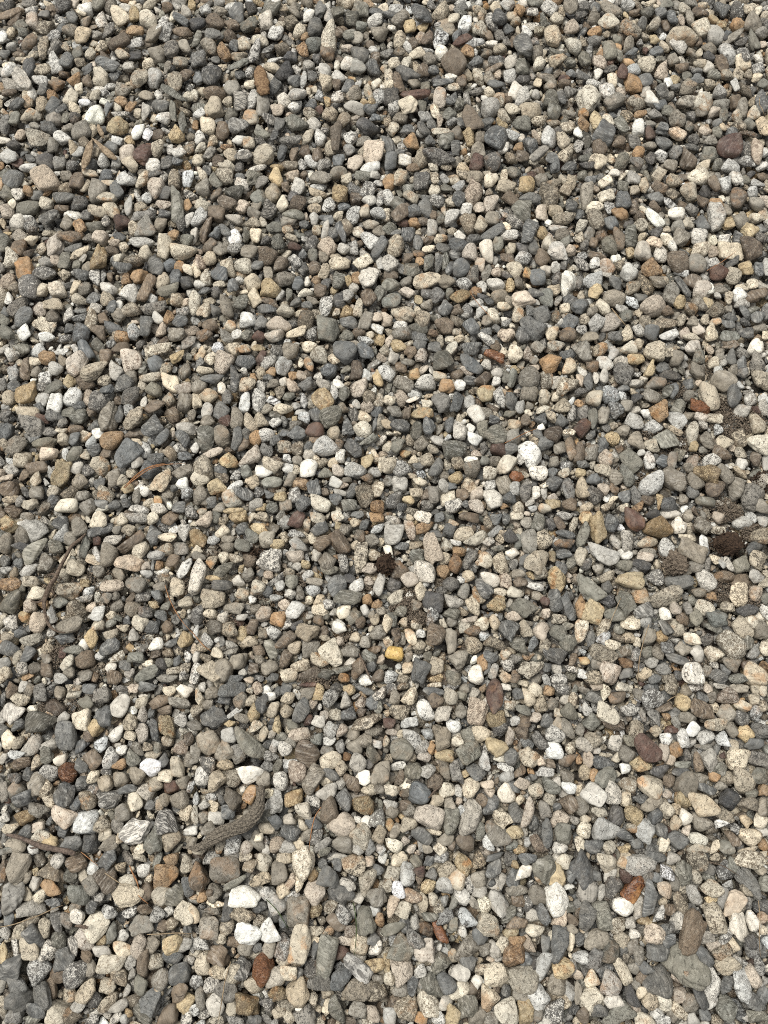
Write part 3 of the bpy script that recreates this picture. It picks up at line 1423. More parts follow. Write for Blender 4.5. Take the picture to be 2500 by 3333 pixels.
1663 648 60 41 -15 Ba
1727 646 68 41 -20 D
1700 686 68 64 -70 N|grey cream blocky pebble with a rounded top, upper right
1762 695 49 45 -60 P
1809 688 49 38 0 C
1838 710 75 41 5 C
1817 741 60 23 5 L
1830 763 49 41 0 T
1841 790 49 30 20 N
1597 665 57 49 60 P
1557 678 49 41 -60 P
1593 628 30 23 0 T
1600 712 49 41 0 T
1646 703 30 23 0 P
1676 722 64 41 -15 G
1721 752 87 45 65 Df
1766 756 43 41 -90 Yr
1792 782 49 23 -60 P
1659 765 57 30 15 G
1649 737 34 26 -30 V
1604 756 83 41 25 D
1544 778 53 30 15 D
1517 686 49 38 70 G
1470 710 62 49 65 G
1523 733 60 58 -90 V
1566 733 53 41 60 V
1465 658 41 30 -60 C
1444 680 49 19 -80 V
1421 654 53 38 -10 G
1416 618 41 38 20 V
1455 613 45 26 -10 N
1497 605 45 30 30 G
1495 646 53 45 60 D
1386 677 68 45 -60 D
1410 699 34 26 -60 B
1431 710 45 34 -60 N
1352 686 57 41 10 D
1307 692 75 45 45 Bf
1295 663 53 45 0 N
1337 643 57 34 -30 C
1329 616 41 38 50 N
1265 648 60 41 -70 G
1258 703 45 34 70 V
1269 741 49 41 25 N
1314 729 41 30 10 R
1350 727 45 34 -30 O
1380 722 38 34 0 B
1406 744 57 34 85 L
1329 763 47 47 0 D
1290 759 45 23 25 D
1359 793 49 34 70 D
1361 754 23 23 0 C
1399 784 41 30 10 B
1435 778 45 30 0 V
1472 754 45 26 10 C
1497 769 38 30 -40 W
1489 795 62 55 -10 Dr
1531 825 58 57 -20 P
1585 820 72 41 -75 W
1480 831 41 34 -10 D
1442 805 53 45 30 D
1395 812 41 30 -10 V
1286 801 72 53 70 V
1269 857 60 57 -40 L
1308 876 45 26 -70 D
1331 842 38 34 0 B
1363 846 41 30 -60 O
1363 827 41 26 0 B
1340 878 57 45 -10 N
1397 854 60 34 85 N
1427 857 60 28 80 D
1450 850 64 23 80 N
1465 872 53 26 70 D
1502 871 57 55 20 Dr
1563 865 49 41 60 P
1540 897 49 45 -60 H
1582 888 57 30 55 T
1617 884 40 36 0 P
1621 797 49 38 65 N
1664 808 41 30 80 C
1698 807 43 34 0 K
1651 840 49 30 -5 B
1702 840 57 41 0 G
1734 805 49 34 -60 D
1762 842 57 49 -30 B
1783 791 41 41 0 V
1815 825 72 60 -40 G|tall grey and white pebble like a leaning egg, right of a brown mottled one
1858 816 41 34 60 P
1736 778 30 23 0 C
1678 880 55 49 -40 V
1717 891 41 30 70 Y
1751 899 60 53 -90 D
1849 921 72 57 -80 W|large plain white rounded block, right part of the upper middle
1808 872 38 34 -20 L
1838 861 38 30 80 H
1777 880 41 30 -20 L
1802 944 41 41 0 C
1813 906 41 30 80 H
1614 925 57 45 5 G
1661 931 45 32 85 Y
1649 897 41 23 -15 H
1570 933 45 30 -55 G
1691 921 38 34 80 T
1510 923 53 38 -30 G
1550 950 38 34 20 O
1501 963 75 41 30 Y
1448 916 53 49 -20 T
1388 912 90 45 25 C|long pinkish cream flake-shaped pebble, left of upper centre
1320 918 49 34 5 T
1322 952 60 30 -20 P
1271 929 57 45 30 N
1276 976 64 57 50 N
1273 897 49 30 0 B
1420 963 57 49 -40 H
1386 952 41 38 50 G
1363 976 34 30 80 Y
1463 955 49 26 70 N
1310 1019 72 60 0 C|cream and grey heart-shaped pebble with rust specks, left of the centre
1258 1036 57 45 70 P
1374 1036 60 53 -20 C
1361 1065 64 41 -5 N
1389 993 45 41 -60 T
1446 1006 57 49 -30 D
1487 1014 41 34 20 B
1521 1017 45 41 20 G
1546 987 57 24 0 G
1570 965 45 19 -10 K
1593 982 34 26 0 D
1608 1027 53 45 -70 V
1640 999 49 30 -25 V
1661 978 38 34 -10 T
1627 963 57 41 15 T
1700 974 68 60 -30 P|large pinkish cream rounded pebble with orange freckles, right of centre
1744 955 57 30 -30 D
1781 974 68 49 -70 N
1687 1023 57 40 80 C
1725 1012 38 30 80 D
1762 1027 57 53 -30 D
1745 985 30 19 0 G
1811 1031 45 34 70 C
1730 1068 83 60 -35 Da|dark grey squared slate block with a flat face, right of centre
1533 1063 64 53 -80 Da
1446 1061 64 49 -10 B
1484 1046 49 30 -40 C
1646 1091 53 49 20 P
1698 1095 57 41 -40 D
1668 1061 30 26 50 V
1649 1050 41 23 40 G
1621 1072 41 26 -30 D
1582 1078 45 26 0 D
1585 1046 38 34 60 T
1796 1087 45 45 50 V
1777 1063 41 30 -10 G
1853 1050 57 45 30 D
1849 1091 57 41 10 B
1838 1004 34 30 0 V
1853 976 45 30 -20 D
1310 1087 68 41 10 T
1367 1098 57 34 0 D
1410 1083 34 30 0 B
1303 1061 49 34 -5 G
1487 1082 30 23 0 C
1582 1102 60 34 -20 G
1465 1104 34 23 0 V
1495 1102 34 23 20 V
1826 1050 34 30 40 L
1909 639 83 43 85 T
2063 580 49 45 40 L
1997 564 41 26 0 W
1971 592 49 30 15 V
1924 584 41 26 -10 D
2026 607 41 41 40 N
2067 620 34 34 0 L
2097 605 49 38 -60 C
2029 654 57 49 70 D
1975 643 57 41 10 V
1935 675 60 38 20 V
1984 678 41 34 70 G
1939 714 72 49 -80 C
2020 699 57 53 -20 O
1988 726 49 41 -20 D
2063 671 57 30 75 B
2077 699 38 38 30 B
2129 712 75 40 -30 W
2086 733 49 41 -30 C
2045 729 34 30 0 K
2054 769 68 40 80 N
2013 773 75 41 80 B
1984 797 66 53 80 N
1960 767 45 41 0 B
1892 737 43 41 -90 V
1888 775 38 30 40 V
1918 763 41 34 60 T
1903 797 30 30 0 H
1932 790 30 30 40 B
2090 816 57 57 -40 L
2054 825 38 38 0 Y
2126 790 53 49 -60 P
2135 758 45 30 10 K
2152 825 53 45 60 G
2186 805 43 38 70 G
2169 778 41 34 -50 V
2208 854 75 64 80 Br|large dark brown matt egg-shaped pebble in the right part
2265 859 60 60 -30 T
2220 888 45 30 -20 G
2220 775 62 57 50 T
2190 635 57 49 40 C
2244 620 60 57 -50 C
2276 579 68 45 15 V
2191 592 49 38 -20 C
2150 611 57 41 -30 B
2133 643 53 34 -5 D
2135 671 49 26 -20 B
2180 665 57 23 -30 Z
2201 694 53 38 -5 W
2295 624 41 34 -30 K
2323 597 57 34 -70 B
2361 603 49 47 0 G
2397 582 45 41 70 G
2404 641 68 53 75 B
2450 626 34 34 0 G
2465 597 45 34 0 L
2459 665 64 49 10 T
2329 663 53 41 0 O
2284 658 45 34 -10 B
2252 684 45 30 -30 H
2329 712 83 57 70 G|white grey pepper-speckled pear-shaped pebble in the right part
2367 682 57 30 85 T
2370 729 49 41 -60 Y
2414 718 57 53 -30 T
2459 710 49 34 -40 V
2485 695 41 34 80 V
2434 754 53 45 -20 Y
2402 775 53 34 80 D
2474 775 41 30 -10 H
2478 748 38 30 0 D
2286 729 57 38 -70 D
2240 726 38 34 0 C
2207 733 45 34 0 T
2274 771 53 49 40 G
2321 782 34 32 -90 V
2359 778 45 41 30 G
2282 812 57 53 50 V
2323 820 41 38 70 P
2376 818 83 53 -5 V|large cream rugby-ball-shaped pebble with a dry stalk, right part
2446 808 72 57 -60 B|glossy brown upright pebble right of a cream rugby-ball-shaped one
2472 835 53 26 30 D
2427 874 49 49 0 Y
2389 895 57 53 60 C
2338 888 64 47 15 R
2320 857 49 30 15 G
2384 854 57 23 20 D
2472 876 49 34 80 D
2495 869 68 23 85 L
2116 871 64 60 -20 O
2048 886 62 58 70 W
1977 869 57 49 -50 P
1937 857 49 32 30 G
2005 844 34 30 0 W
1943 831 64 26 0 B
1892 857 64 30 -55 Z
1930 914 60 57 20 G
1964 888 57 23 -20 L
2016 865 34 34 40 C
2005 921 53 41 -20 D
1939 948 57 45 50 Y
1999 972 73 53 -10 Tr
2061 938 57 49 0 C
2105 925 68 49 -60 C
2144 916 72 41 -70 T
2184 955 68 49 65 T
2223 933 83 30 -60 Dr
2254 914 53 41 -20 B
2286 944 60 60 -20 P
2344 940 45 30 0 T
2312 940 41 26 80 G
2372 970 53 30 75 V
2335 963 26 19 0 L
2404 959 49 41 10 G
2465 963 72 49 -5 B
2417 989 49 30 -10 L
2448 925 41 34 0 V
2414 937 41 23 0 V
1888 993 68 57 60 D
1962 1001 60 34 -40 V
2060 985 57 30 -15 G
2086 967 41 34 10 D
2022 1004 45 30 -20 L
2037 1027 45 45 30 N
2126 999 75 57 25 Pr|big pale taupe pebble with a dimpled top, right part
2214 985 49 41 40 Y
2248 1004 53 45 -10 C
2274 989 57 38 -60 T
2303 989 41 38 60 Y
2331 1012 57 45 30 C
2173 1012 41 34 10 B
2220 1042 45 30 70 C
2256 1046 45 41 50 T
2163 1053 79 41 -10 C
2101 1050 45 45 60 C
1990 1055 64 57 55 P
1943 1055 60 53 50 G
1926 1017 45 34 0 T
1903 1040 34 34 0 C
1892 1076 41 30 10 G
1920 1095 60 38 0 T
2041 1087 53 41 30 V
2078 1076 41 34 -60 G
2118 1083 49 49 20 D
2176 1091 60 30 10 G
2229 1083 45 34 10 P
2274 1068 41 41 50 P
2314 1085 51 49 0 V
2374 1095 68 41 0 N
2248 1098 60 30 5 V
2327 1048 41 26 0 V
2369 1053 49 34 -40 D
2293 1042 30 30 0 C
2425 1019 57 30 -35 D
2465 1034 49 41 60 D
2455 1008 49 26 15 N
2429 1050 41 23 -40 D
2429 1087 53 34 10 D
2461 1102 34 23 0 O
2489 1091 34 34 0 V
2474 1068 49 26 10 T
2493 1016 57 30 85 G
2078 1019 30 26 -90 C
2369 1004 30 30 0 T
2376 1031 53 26 0 D
1886 918 45 23 80 H
2003 1095 49 30 0 H
251 1178 87 57 65 P|long cream peach egg-shaped pebble standing steeply near the left edge
154 1165 55 43 -5 O
38 1152 41 36 -35 W
73 1136 60 45 -50 N
126 1140 49 45 0 G
277 1135 75 45 -65 D
307 1208 75 68 70 C|brown rough speckled block beside a long peach egg-shaped pebble
428 1169 75 60 -70 P|pale pinkish upright pebble with dark creases in the left part
377 1208 60 53 60 L
509 1185 57 53 -20 D
516 1135 94 41 15 V
578 1159 57 38 20 Y
492 1229 87 30 -2 C
554 1248 60 60 50 Va
599 1263 53 45 30 P
599 1312 64 60 60 T
548 1300 45 41 -50 C
467 1199 41 30 80 N
428 1227 49 41 -50 T
401 1253 72 49 20 D
424 1291 60 57 -90 H
503 1270 53 45 -30 N
463 1255 30 30 0 C
347 1165 45 45 50 B
392 1131 64 41 0 B
539 1201 38 38 40 C
224 1242 49 43 -20 Y
277 1244 57 45 -50 B
341 1244 45 34 10 C
347 1270 49 30 5 D
149 1231 45 45 0 G
138 1259 38 34 0 G
173 1266 75 41 20 N
89 1274 72 68 -60 Y|cream yellow speckled triangular rounded pebble near the left edge
32 1295 45 45 -20 C
45 1212 60 45 60 G
81 1201 72 32 -85 B
113 1178 45 28 -10 C
181 1202 53 41 -10 L
117 1210 34 30 60 T
239 1293 60 57 50 G
186 1312 64 57 60 W
141 1304 45 45 -50 L
130 1327 38 38 -30 D
45 1257 41 38 20 D
288 1295 49 38 75 P
328 1312 68 60 0 H|dark grey foliated pebble with a heart-like outline, left part
354 1359 94 57 75 T|tall grey brown slab pointing up beside a pure white flake
320 1410 49 36 -65 W
367 1430 75 57 20 Or|bright orange gold round sugary pebble beside a pure white flake
309 1383 45 41 50 D
390 1346 60 34 70 D
420 1338 41 41 30 G
437 1363 87 57 45 C|long brown and grey streaked pebble leaning up to the right, left part
503 1327 68 49 -10 B
494 1393 75 68 30 D|large smooth dark grey keystone pebble below a long streaked one
529 1421 60 34 65 D
431 1417 49 23 0 B
414 1479 90 68 50 Df|large charcoal flat oval slab tilted up to the right, left part
431 1445 68 34 20 C
471 1466 53 41 -60 G
509 1493 60 34 5 D
554 1476 53 41 -20 V
593 1425 60 41 -35 D
603 1485 49 30 -10 D
586 1459 45 30 0 G
448 1508 45 38 65 L
486 1534 72 68 20 D
429 1543 38 30 0 V
527 1564 83 49 55 C|long cream tan rough bar under rusty pine needles, left part
595 1534 68 34 35 T
599 1572 49 45 40 W
607 1606 45 41 60 G
546 1609 38 34 0 T
486 1638 41 38 20 V
516 1628 34 30 -90 Y
465 1598 57 34 -20 G
443 1613 57 34 80 T
418 1590 41 38 30 Y
371 1557 57 49 -60 T
326 1572 45 38 20 D
260 1568 49 45 -20 T
203 1543 83 60 65 Y|large pale yellow pebble with a smooth domed top, left part
249 1523 49 41 50 L
241 1477 60 41 60 N
277 1481 49 34 -70 C
309 1464 45 38 20 D
345 1477 41 34 20 B
328 1515 60 57 10 C
284 1534 45 34 20 G
345 1526 30 26 60 O
156 1477 64 43 5 P
75 1496 57 53 0 V
124 1519 79 41 10 B
98 1385 98 57 -25 H|long black and white coarse-grained slab near the left edge
136 1364 57 28 -10 R
87 1338 83 49 -10 C
179 1353 68 45 -10 D
256 1361 64 53 10 N
207 1372 49 30 80 H
222 1344 53 34 10 N
23 1406 57 45 50 D
53 1451 75 60 40 T
147 1444 83 41 15 N
107 1427 57 26 -5 D
166 1406 53 34 -10 H
200 1402 41 23 0 V
241 1428 49 34 65 D
207 1428 41 38 -90 C
279 1421 41 34 0 V
298 1440 45 34 20 L
249 1396 49 30 0 B
298 1338 38 30 -60 B
256 1323 49 34 0 D
13 1447 41 34 -60 C
19 1353 45 41 60 H
41 1530 41 38 -20 G
79 1549 45 30 60 B
119 1564 49 41 -60 V
28 1590 64 53 0 B
122 1604 49 49 40 T
23 1555 45 23 0 P
41 1624 64 30 15 C
175 1602 45 38 0 C
228 1604 49 41 60 C
267 1613 49 41 30 T
343 1611 60 49 -10 V
220 1649 75 49 -10 V
288 1651 53 45 20 T
330 1639 49 30 -10 D
371 1643 45 34 0 D
173 1624 45 41 -30 D
96 1643 57 34 10 C
143 1651 53 34 20 T
70 1632 38 34 0 H
452 1658 68 30 0 G
518 1658 53 34 0 G
582 1651 45 38 0 D
411 1636 34 34 0 D
332 1658 53 23 0 V
166 1538 41 23 80 L
565 1590 30 23 0 D
399 1568 49 41 -30 C
478 1135 30 23 -90 T
616 1161 23 19 -90 N
729 1182 68 60 70 Pr|rounded salmon pink granite pebble left of a dark grey domed one
802 1176 66 53 -10 D
945 1146 64 53 80 T
1038 1157 57 57 -40 V
1007 1127 49 38 0 V
1119 1144 79 64 -30 Dr|big dark charcoal flat wedge right of cream pebbles, near the centre
1188 1142 57 53 -70 D
1156 1123 49 30 0 T
876 1182 53 41 5 G
919 1195 60 49 60 L
849 1163 49 34 70 R
795 1136 41 30 5 C
842 1135 49 26 10 Y
759 1138 49 49 60 C
710 1131 41 41 -30 G
685 1165 45 34 70 V
651 1180 38 34 60 H
655 1153 49 26 65 C
668 1206 57 24 -5 V
689 1233 83 30 -5 D
763 1233 90 38 85 D
798 1253 72 49 0 C
795 1214 30 30 0 W
842 1304 79 49 85 G
796 1310 64 49 -70 W
892 1304 49 30 -15 Z
921 1331 64 41 -15 V
990 1304 60 24 -85 Z
915 1276 49 38 -70 C
949 1257 53 34 -40 P
957 1225 41 34 10 O
979 1223 41 30 -50 P
885 1210 38 30 0 O
851 1214 38 34 -50 C
874 1229 38 23 0 D
889 1251 41 30 0 T
1009 1191 57 47 75 C
1073 1208 57 45 10 Dr
1036 1225 30 26 0 G
1000 1253 53 38 30 D
1049 1298 83 60 -40 Y|large pale apricot smooth pebble with tan spots, near the centre
1053 1253 53 34 -20 L
1088 1282 53 30 80 G
1103 1250 41 34 0 W
1088 1170 45 30 -30 V
1160 1204 68 45 75 B
1192 1219 45 41 -90 W
1228 1233 57 30 -70 Y
1166 1263 64 57 80 P
1120 1282 49 38 -90 N
1201 1293 49 45 -50 C
1194 1323 45 41 -50 P
1235 1304 45 34 60 V
1228 1338 45 34 70 D
1119 1327 41 38 -30 T
1032 1349 57 49 -20 D
1079 1357 75 57 20 Nr|olive brown and blue egg-shaped smooth pebble at the centre
1024 1398 62 49 0 R
1086 1410 49 45 -90 Cr
968 1413 53 49 30 D
990 1361 41 41 -60 G
979 1342 38 19 0 L
1126 1391 60 45 -60 D
1181 1400 68 53 -20 V
1186 1361 45 38 -20 V
1220 1383 49 23 85 D
1241 1376 53 30 85 C
1151 1459 72 45 -35 D
1203 1436 72 30 40 N
1056 1455 72 64 20 G|large white grey finely speckled egg-like pebble just below the centre
1109 1483 45 34 75 G
1032 1428 60 26 10 B
968 1462 53 41 75 C
930 1453 53 45 0 C
866 1417 57 45 -20 G
896 1432 45 34 20 D
926 1413 38 30 0 D
836 1428 49 47 -90 Or
813 1376 64 38 -60 C
849 1368 49 45 -60 C
896 1374 38 34 30 G
896 1349 45 26 0 N
926 1372 38 23 -60 D
960 1381 45 30 20 T
770 1428 79 38 75 Df
723 1421 72 57 -60 T|smooth tan grey egg-shaped pebble leaning left, left of a slate blade
668 1432 83 53 85 N|banded grey green squared block standing upright, left of centre
721 1338 57 53 60 Df
734 1372 45 41 20 R
674 1338 53 38 70 L
680 1289 53 45 30 C
738 1289 53 41 70 H
721 1263 38 30 80 W
640 1304 68 34 -80 V
649 1259 49 49 -20 T
674 1372 41 38 20 T
772 1361 72 41 80 T
802 1410 45 34 60 D
819 1485 72 60 65 P|large white pink pebble freckled with rust dots, left below the centre
747 1498 64 53 -15 Y
870 1468 49 41 -20 H
693 1474 68 28 20 P
746 1464 38 19 0 B
661 1523 64 64 60 C|tan pebble with dark mottling and a cream foot, left of centre
653 1562 60 53 -30 V
704 1587 57 53 20 Y
721 1551 53 34 -20 C
770 1547 45 34 60 G
719 1530 45 30 -15 D
802 1538 49 41 80 N
823 1570 45 41 20 C
795 1607 68 45 -25 D
753 1624 60 57 -40 V
844 1604 41 34 70 G
764 1583 57 34 10 G
859 1538 64 41 -20 W
885 1517 72 45 -20 C
885 1570 68 38 15 N
936 1493 32 32 0 G
938 1528 38 38 60 G
968 1496 34 34 0 T
900 1494 38 19 0 B
1006 1481 41 38 30 L
1028 1489 30 23 -30 V
1004 1530 57 55 70 Wa
1045 1508 49 30 20 C
1083 1504 38 38 20 C
1062 1538 53 34 0 N
975 1573 68 41 -20 O
945 1560 57 30 70 T
964 1530 30 26 50 C
1024 1590 57 49 -60 D
962 1615 51 49 10 G
913 1617 45 38 10 Y
877 1609 34 30 0 D
834 1643 53 41 15 L
885 1651 41 41 0 N
930 1647 45 41 0 T
985 1639 57 53 40 D
1041 1639 72 49 -10 V
1092 1570 49 34 -20 W
1113 1579 45 28 0 P
1107 1602 49 23 -5 L
1156 1530 72 49 -5 L
1194 1500 53 41 80 Y
1216 1538 41 38 -60 L
1184 1613 79 57 -80 C|tall tan cream rectangular pebble right below the centre
1224 1598 64 45 70 V
1145 1598 53 30 70 D
1194 1560 45 34 10 B
1137 1647 53 45 0 N
1092 1624 41 41 0 D
1058 1606 34 30 0 B
1228 1651 45 45 30 O
1241 1515 60 23 85 V
1100 1530 41 41 0 P
1130 1560 34 26 0 T
651 1613 60 53 40 T
689 1636 38 38 0 D
761 1662 68 19 0 Y
851 1654 41 26 10 Y
715 1654 45 30 0 T
791 1451 49 30 60 B
666 1628 38 34 60 T
1002 1455 38 34 60 D
1102 1451 45 30 80 B
787 1511 23 17 80 W
1171 1428 34 19 0 D
964 1323 30 23 0 L
941 1289 45 30 30 N
870 1334 41 30 40 C
1017 1315 34 34 0 C
1337 1144 49 45 60 B
1297 1127 57 34 -10 Y
1367 1125 45 38 0 D
1374 1157 49 38 55 P
1414 1131 49 45 -90 D
1444 1172 72 64 70 N|large grey green wedge with fine ribs, right of the centre
1469 1135 49 41 60 V
1534 1135 72 49 20 D
1531 1187 87 41 -35 Dr
1610 1159 72 38 -20 Q
1583 1187 38 34 -10 G
1521 1208 53 30 -20 P
1678 1152 57 49 80 V
1721 1153 41 38 50 P
1738 1174 30 26 -10 T
1791 1178 72 64 -60 Oa|golden brown angular tapered chunk in the right part
1751 1131 45 34 -30 T
1855 1195 53 45 70 V
1849 1155 53 30 10 D
1808 1127 60 38 -10 C
1736 1195 41 26 -10 P
1721 1229 72 68 -50 T|large tan smooth slanted pebble in front of a rounder tan one, right part
1723 1282 58 53 60 T
1779 1242 62 45 80 C
1845 1263 72 57 60 V
1774 1293 49 45 -90 C
1808 1289 34 23 80 V
1830 1323 53 45 0 C
1806 1244 45 30 70 L
1668 1231 60 30 85 N
1646 1229 34 30 60 N
1617 1212 38 30 0 L
1615 1242 34 30 -90 G
1572 1234 57 49 50 B
1529 1240 45 30 -10 D
1487 1221 38 34 -10 B
1455 1257 51 45 0 O
1431 1223 45 32 -5 V
1386 1248 72 53 -10 G
1314 1251 68 45 -20 T
1350 1219 38 38 0 Y
1305 1197 41 41 -20 B
1329 1178 49 30 -5 T
1280 1165 38 34 60 L
1261 1214 57 49 -60 G
1495 1253 41 34 -20 G
1582 1285 68 49 20 Y
1627 1297 68 34 -75 G
1664 1304 68 40 70 D
1527 1310 49 40 80 L
1487 1312 75 38 70 D
1438 1312 72 57 -70 H
1551 1349 57 53 -60 W
1583 1338 49 34 -60 T
1691 1327 49 34 70 L
1659 1347 38 34 -20 N
1723 1321 30 26 0 T
1766 1332 49 23 10 V
1792 1357 45 34 -10 C
1759 1363 41 38 0 D
1862 1346 57 30 80 G
1830 1372 45 41 50 D
1711 1368 45 34 80 B
1676 1383 45 41 0 C
1732 1385 23 23 30 O
1759 1393 30 21 20 W
1800 1415 60 60 -60 B
1853 1406 41 26 -15 V
1860 1459 83 38 -80 B
1823 1460 49 45 30 T
1774 1444 57 49 0 D
1751 1413 34 30 0 D
1738 1436 57 30 -60 C
1727 1477 83 60 -60 Gr|white egg-shaped pebble with black flecks and a grey ring, right part
1695 1493 41 30 80 L
1672 1425 64 49 30 T
1617 1415 79 58 10 N|big grey green smooth pebble shaped like a mussel, right of the centre
1570 1398 57 38 80 N
1608 1368 41 34 0 D
1544 1430 57 43 -10 W
1499 1402 62 49 80 G
1463 1385 53 32 75 D
1397 1389 57 49 70 D
1354 1402 60 40 85 N
1301 1383 72 41 -15 D
1371 1346 79 45 -15 Y
1288 1340 60 38 0 T
1325 1342 49 26 80 B
1305 1297 53 41 -60 P
1350 1282 45 30 0 L
1344 1300 49 15 25 G
1389 1315 41 30 -10 V
1265 1304 49 34 -30 V
1261 1383 45 30 -40 C
1269 1410 26 15 0 V
1293 1408 26 13 0 V
1293 1447 57 45 50 N
1335 1434 36 32 -20 C
1261 1455 38 26 50 V
1318 1477 34 30 -30 Y
1425 1436 53 34 -25 L
1455 1427 30 26 0 G
1485 1460 79 57 10 N|dark grey green flat rounded slab below a white rough block, centre right
1372 1444 53 45 40 T
1410 1462 41 34 -20 C
1621 1459 57 49 0 R
1551 1476 38 24 0 P
1664 1462 45 41 0 D
1612 1502 45 34 0 T
1578 1500 41 30 0 N
1651 1509 72 57 70 V|large pale cream smooth pebble like a bun on edge, lower centre right
1491 1508 45 41 0 C
1536 1526 64 57 0 Ta
1534 1496 45 26 -20 G
1595 1540 49 43 0 V
1681 1551 45 38 -30 Q
1484 1555 49 41 20 Y
1420 1526 83 41 70 Dr
1363 1515 41 30 10 D
1389 1496 49 45 -60 C
1346 1496 34 30 0 V
1307 1523 64 57 20 G
1265 1515 64 49 70 C
1301 1577 53 53 60 L
1265 1568 41 38 30 T
1367 1568 49 30 -10 V
1340 1549 34 26 0 C
1355 1602 45 38 10 C
1412 1609 60 38 -80 H
1442 1583 49 38 -60 L
1472 1583 34 30 0 D
1282 1628 64 49 70 G
1331 1624 41 30 -15 Y
1389 1609 45 34 80 B
1457 1619 60 45 20 V
1476 1647 57 45 20 G
1527 1585 53 45 -30 V
1551 1606 53 49 30 P
1597 1579 40 38 -90 G
1602 1628 64 64 -30 W|big bright white angular boulder-like pebble, lower centre right
1640 1579 60 49 -90 T
1676 1590 45 41 -90 L
1710 1598 75 41 80 H
1744 1606 49 30 85 W
1770 1606 41 23 85 L
1751 1538 64 49 -10 G
1804 1504 38 38 0 T
1847 1515 45 34 -10 G
1836 1541 38 30 10 V
1804 1572 53 45 30 D
1849 1594 79 41 -80 H
1800 1619 49 26 10 P
1800 1643 53 34 0 Y
1685 1651 45 41 70 V
1657 1624 49 41 20 D
1642 1647 30 23 0 O
1725 1632 34 30 0 L
1551 1647 57 41 -20 P
1506 1609 45 41 -10 B
1310 1651 41 30 10 D
1391 1647 45 34 10 H
1770 1651 45 41 -50 C
1853 1643 49 38 -10 B
1514 1639 30 23 -90 D
1774 1579 38 26 20 V
1796 1538 38 30 30 D
1898 1146 68 57 -60 T
1952 1140 57 41 60 C
2045 1135 60 49 0 V
2127 1142 64 64 0 V|big cream lumpy heart-like pebble in the upper right rows of the right half
2071 1167 57 34 5 Y
2029 1214 75 64 60 H|big dark grey mottled pear-shaped pebble left of a cream pink one, right part
2024 1180 49 41 20 L
1967 1184 57 38 -25 W
1928 1191 49 41 -10 B
1996 1153 45 34 60 L
2116 1193 57 45 -70 Y
2173 1150 45 34 10 C
2201 1169 49 45 50 T
2256 1129 57 41 10 P
2274 1161 45 45 -40 N
2184 1221 75 34 -5 H
2135 1244 68 45 0 T
2122 1289 60 49 -25 T
2271 1206 57 57 40 T
2321 1182 38 38 20 V
2353 1180 30 23 10 L
2355 1240 70 60 -20 Tr|big smooth greyish tan round pebble near the right edge
2465 1180 64 57 20 H
2478 1236 64 57 -90 C
2461 1133 49 45 10 W
2391 1285 83 57 60 D|blue grey smooth spindle-shaped pebble near the right edge
2310 1289 90 57 -65 C|large cream speckled capsule-shaped pebble right of a glossy rust one
2278 1323 72 45 -25 Q
2148 1342 64 62 -40 O
2203 1363 72 49 -60 L
2065 1372 64 57 0 L
2122 1395 57 49 30 G
2167 1430 73 57 10 N|large smooth grey brown bun-shaped pebble in the right part
2190 1398 72 26 -25 C
2252 1412 75 40 75 V
2301 1432 68 53 -80 T
2321 1363 64 34 -10 V
2289 1385 34 30 0 L
2338 1398 38 30 80 G
2355 1440 53 45 -30 C
2406 1428 60 45 -70 C
2466 1376 68 53 -70 V
2470 1447 75 57 -10 V|big cream pebble with a dark dent at the right edge
2410 1346 57 53 40 L
2440 1300 45 41 -30 L
2485 1327 49 34 80 L
2282 1357 45 34 -20 P
2240 1353 53 26 20 T
1988 1285 57 53 0 G
1932 1297 57 53 60 V
2005 1334 57 43 -60 G
2026 1289 30 26 -90 G
1965 1225 45 32 85 L
1941 1229 45 19 85 L
1916 1242 60 34 -80 D
1886 1238 45 30 85 P
1892 1278 38 34 -20 H
2029 1263 41 23 10 D
2071 1246 53 30 -10 G
2073 1297 41 34 50 K
2037 1319 41 38 20 T
1964 1353 60 41 80 T
1933 1363 75 32 -85 N
1898 1342 49 34 80 H
1896 1393 57 45 40 R
1886 1315 34 23 -30 O
1924 1413 45 34 20 D
1994 1427 49 45 -20 Y
1965 1451 53 38 70 D
2018 1462 41 30 10 B
2069 1434 60 57 -90 T
2029 1402 45 38 40 T
2105 1349 34 34 0 G
2191 1270 49 45 -20 D
2239 1255 41 38 0 D
2173 1274 49 34 70 N
2244 1289 41 34 0 T
2274 1246 30 26 0 P
1924 1474 49 49 30 T
1973 1493 53 49 40 P
1898 1511 49 26 -10 D
2056 1500 75 55 -60 N|large cream grey green pear-like pebble tipping down, right part
2110 1500 57 41 -60 G
2133 1489 34 23 0 D
2159 1500 49 41 40 D
2120 1451 53 45 -60 C
1962 1530 57 38 -10 V
2039 1545 75 41 -65 N
2003 1553 53 41 -60 T
1886 1474 72 38 80 B
1890 1540 34 34 10 Y
1932 1564 45 41 20 D
1937 1607 60 53 -50 H
1892 1587 72 45 -70 C
1967 1590 41 38 -30 P
1999 1592 34 34 0 B
2120 1577 85 60 20 G|large bright white oval pebble peppered grey, in the right part below soil
2191 1560 90 64 -40 T|large brown grey smooth tongue-shaped pebble right of a bright white oval one
2067 1613 64 38 -75 H
2033 1617 41 41 0 D
1980 1647 49 26 15 V
2254 1506 53 41 20 P
2248 1523 53 34 0 T
2316 1500 64 41 10 G
2303 1541 87 57 -15 Y|large olive tan oval pebble with a rusty patch in the right part
2263 1564 57 53 -40 T
2361 1541 68 41 -55 T
2414 1511 45 45 0 L
2408 1538 45 41 0 C
2399 1590 79 53 75 T|tall smooth tan grey pebble shaped like a bottle, near the right edge
2327 1592 64 53 -5 B
2252 1602 45 41 -20 D
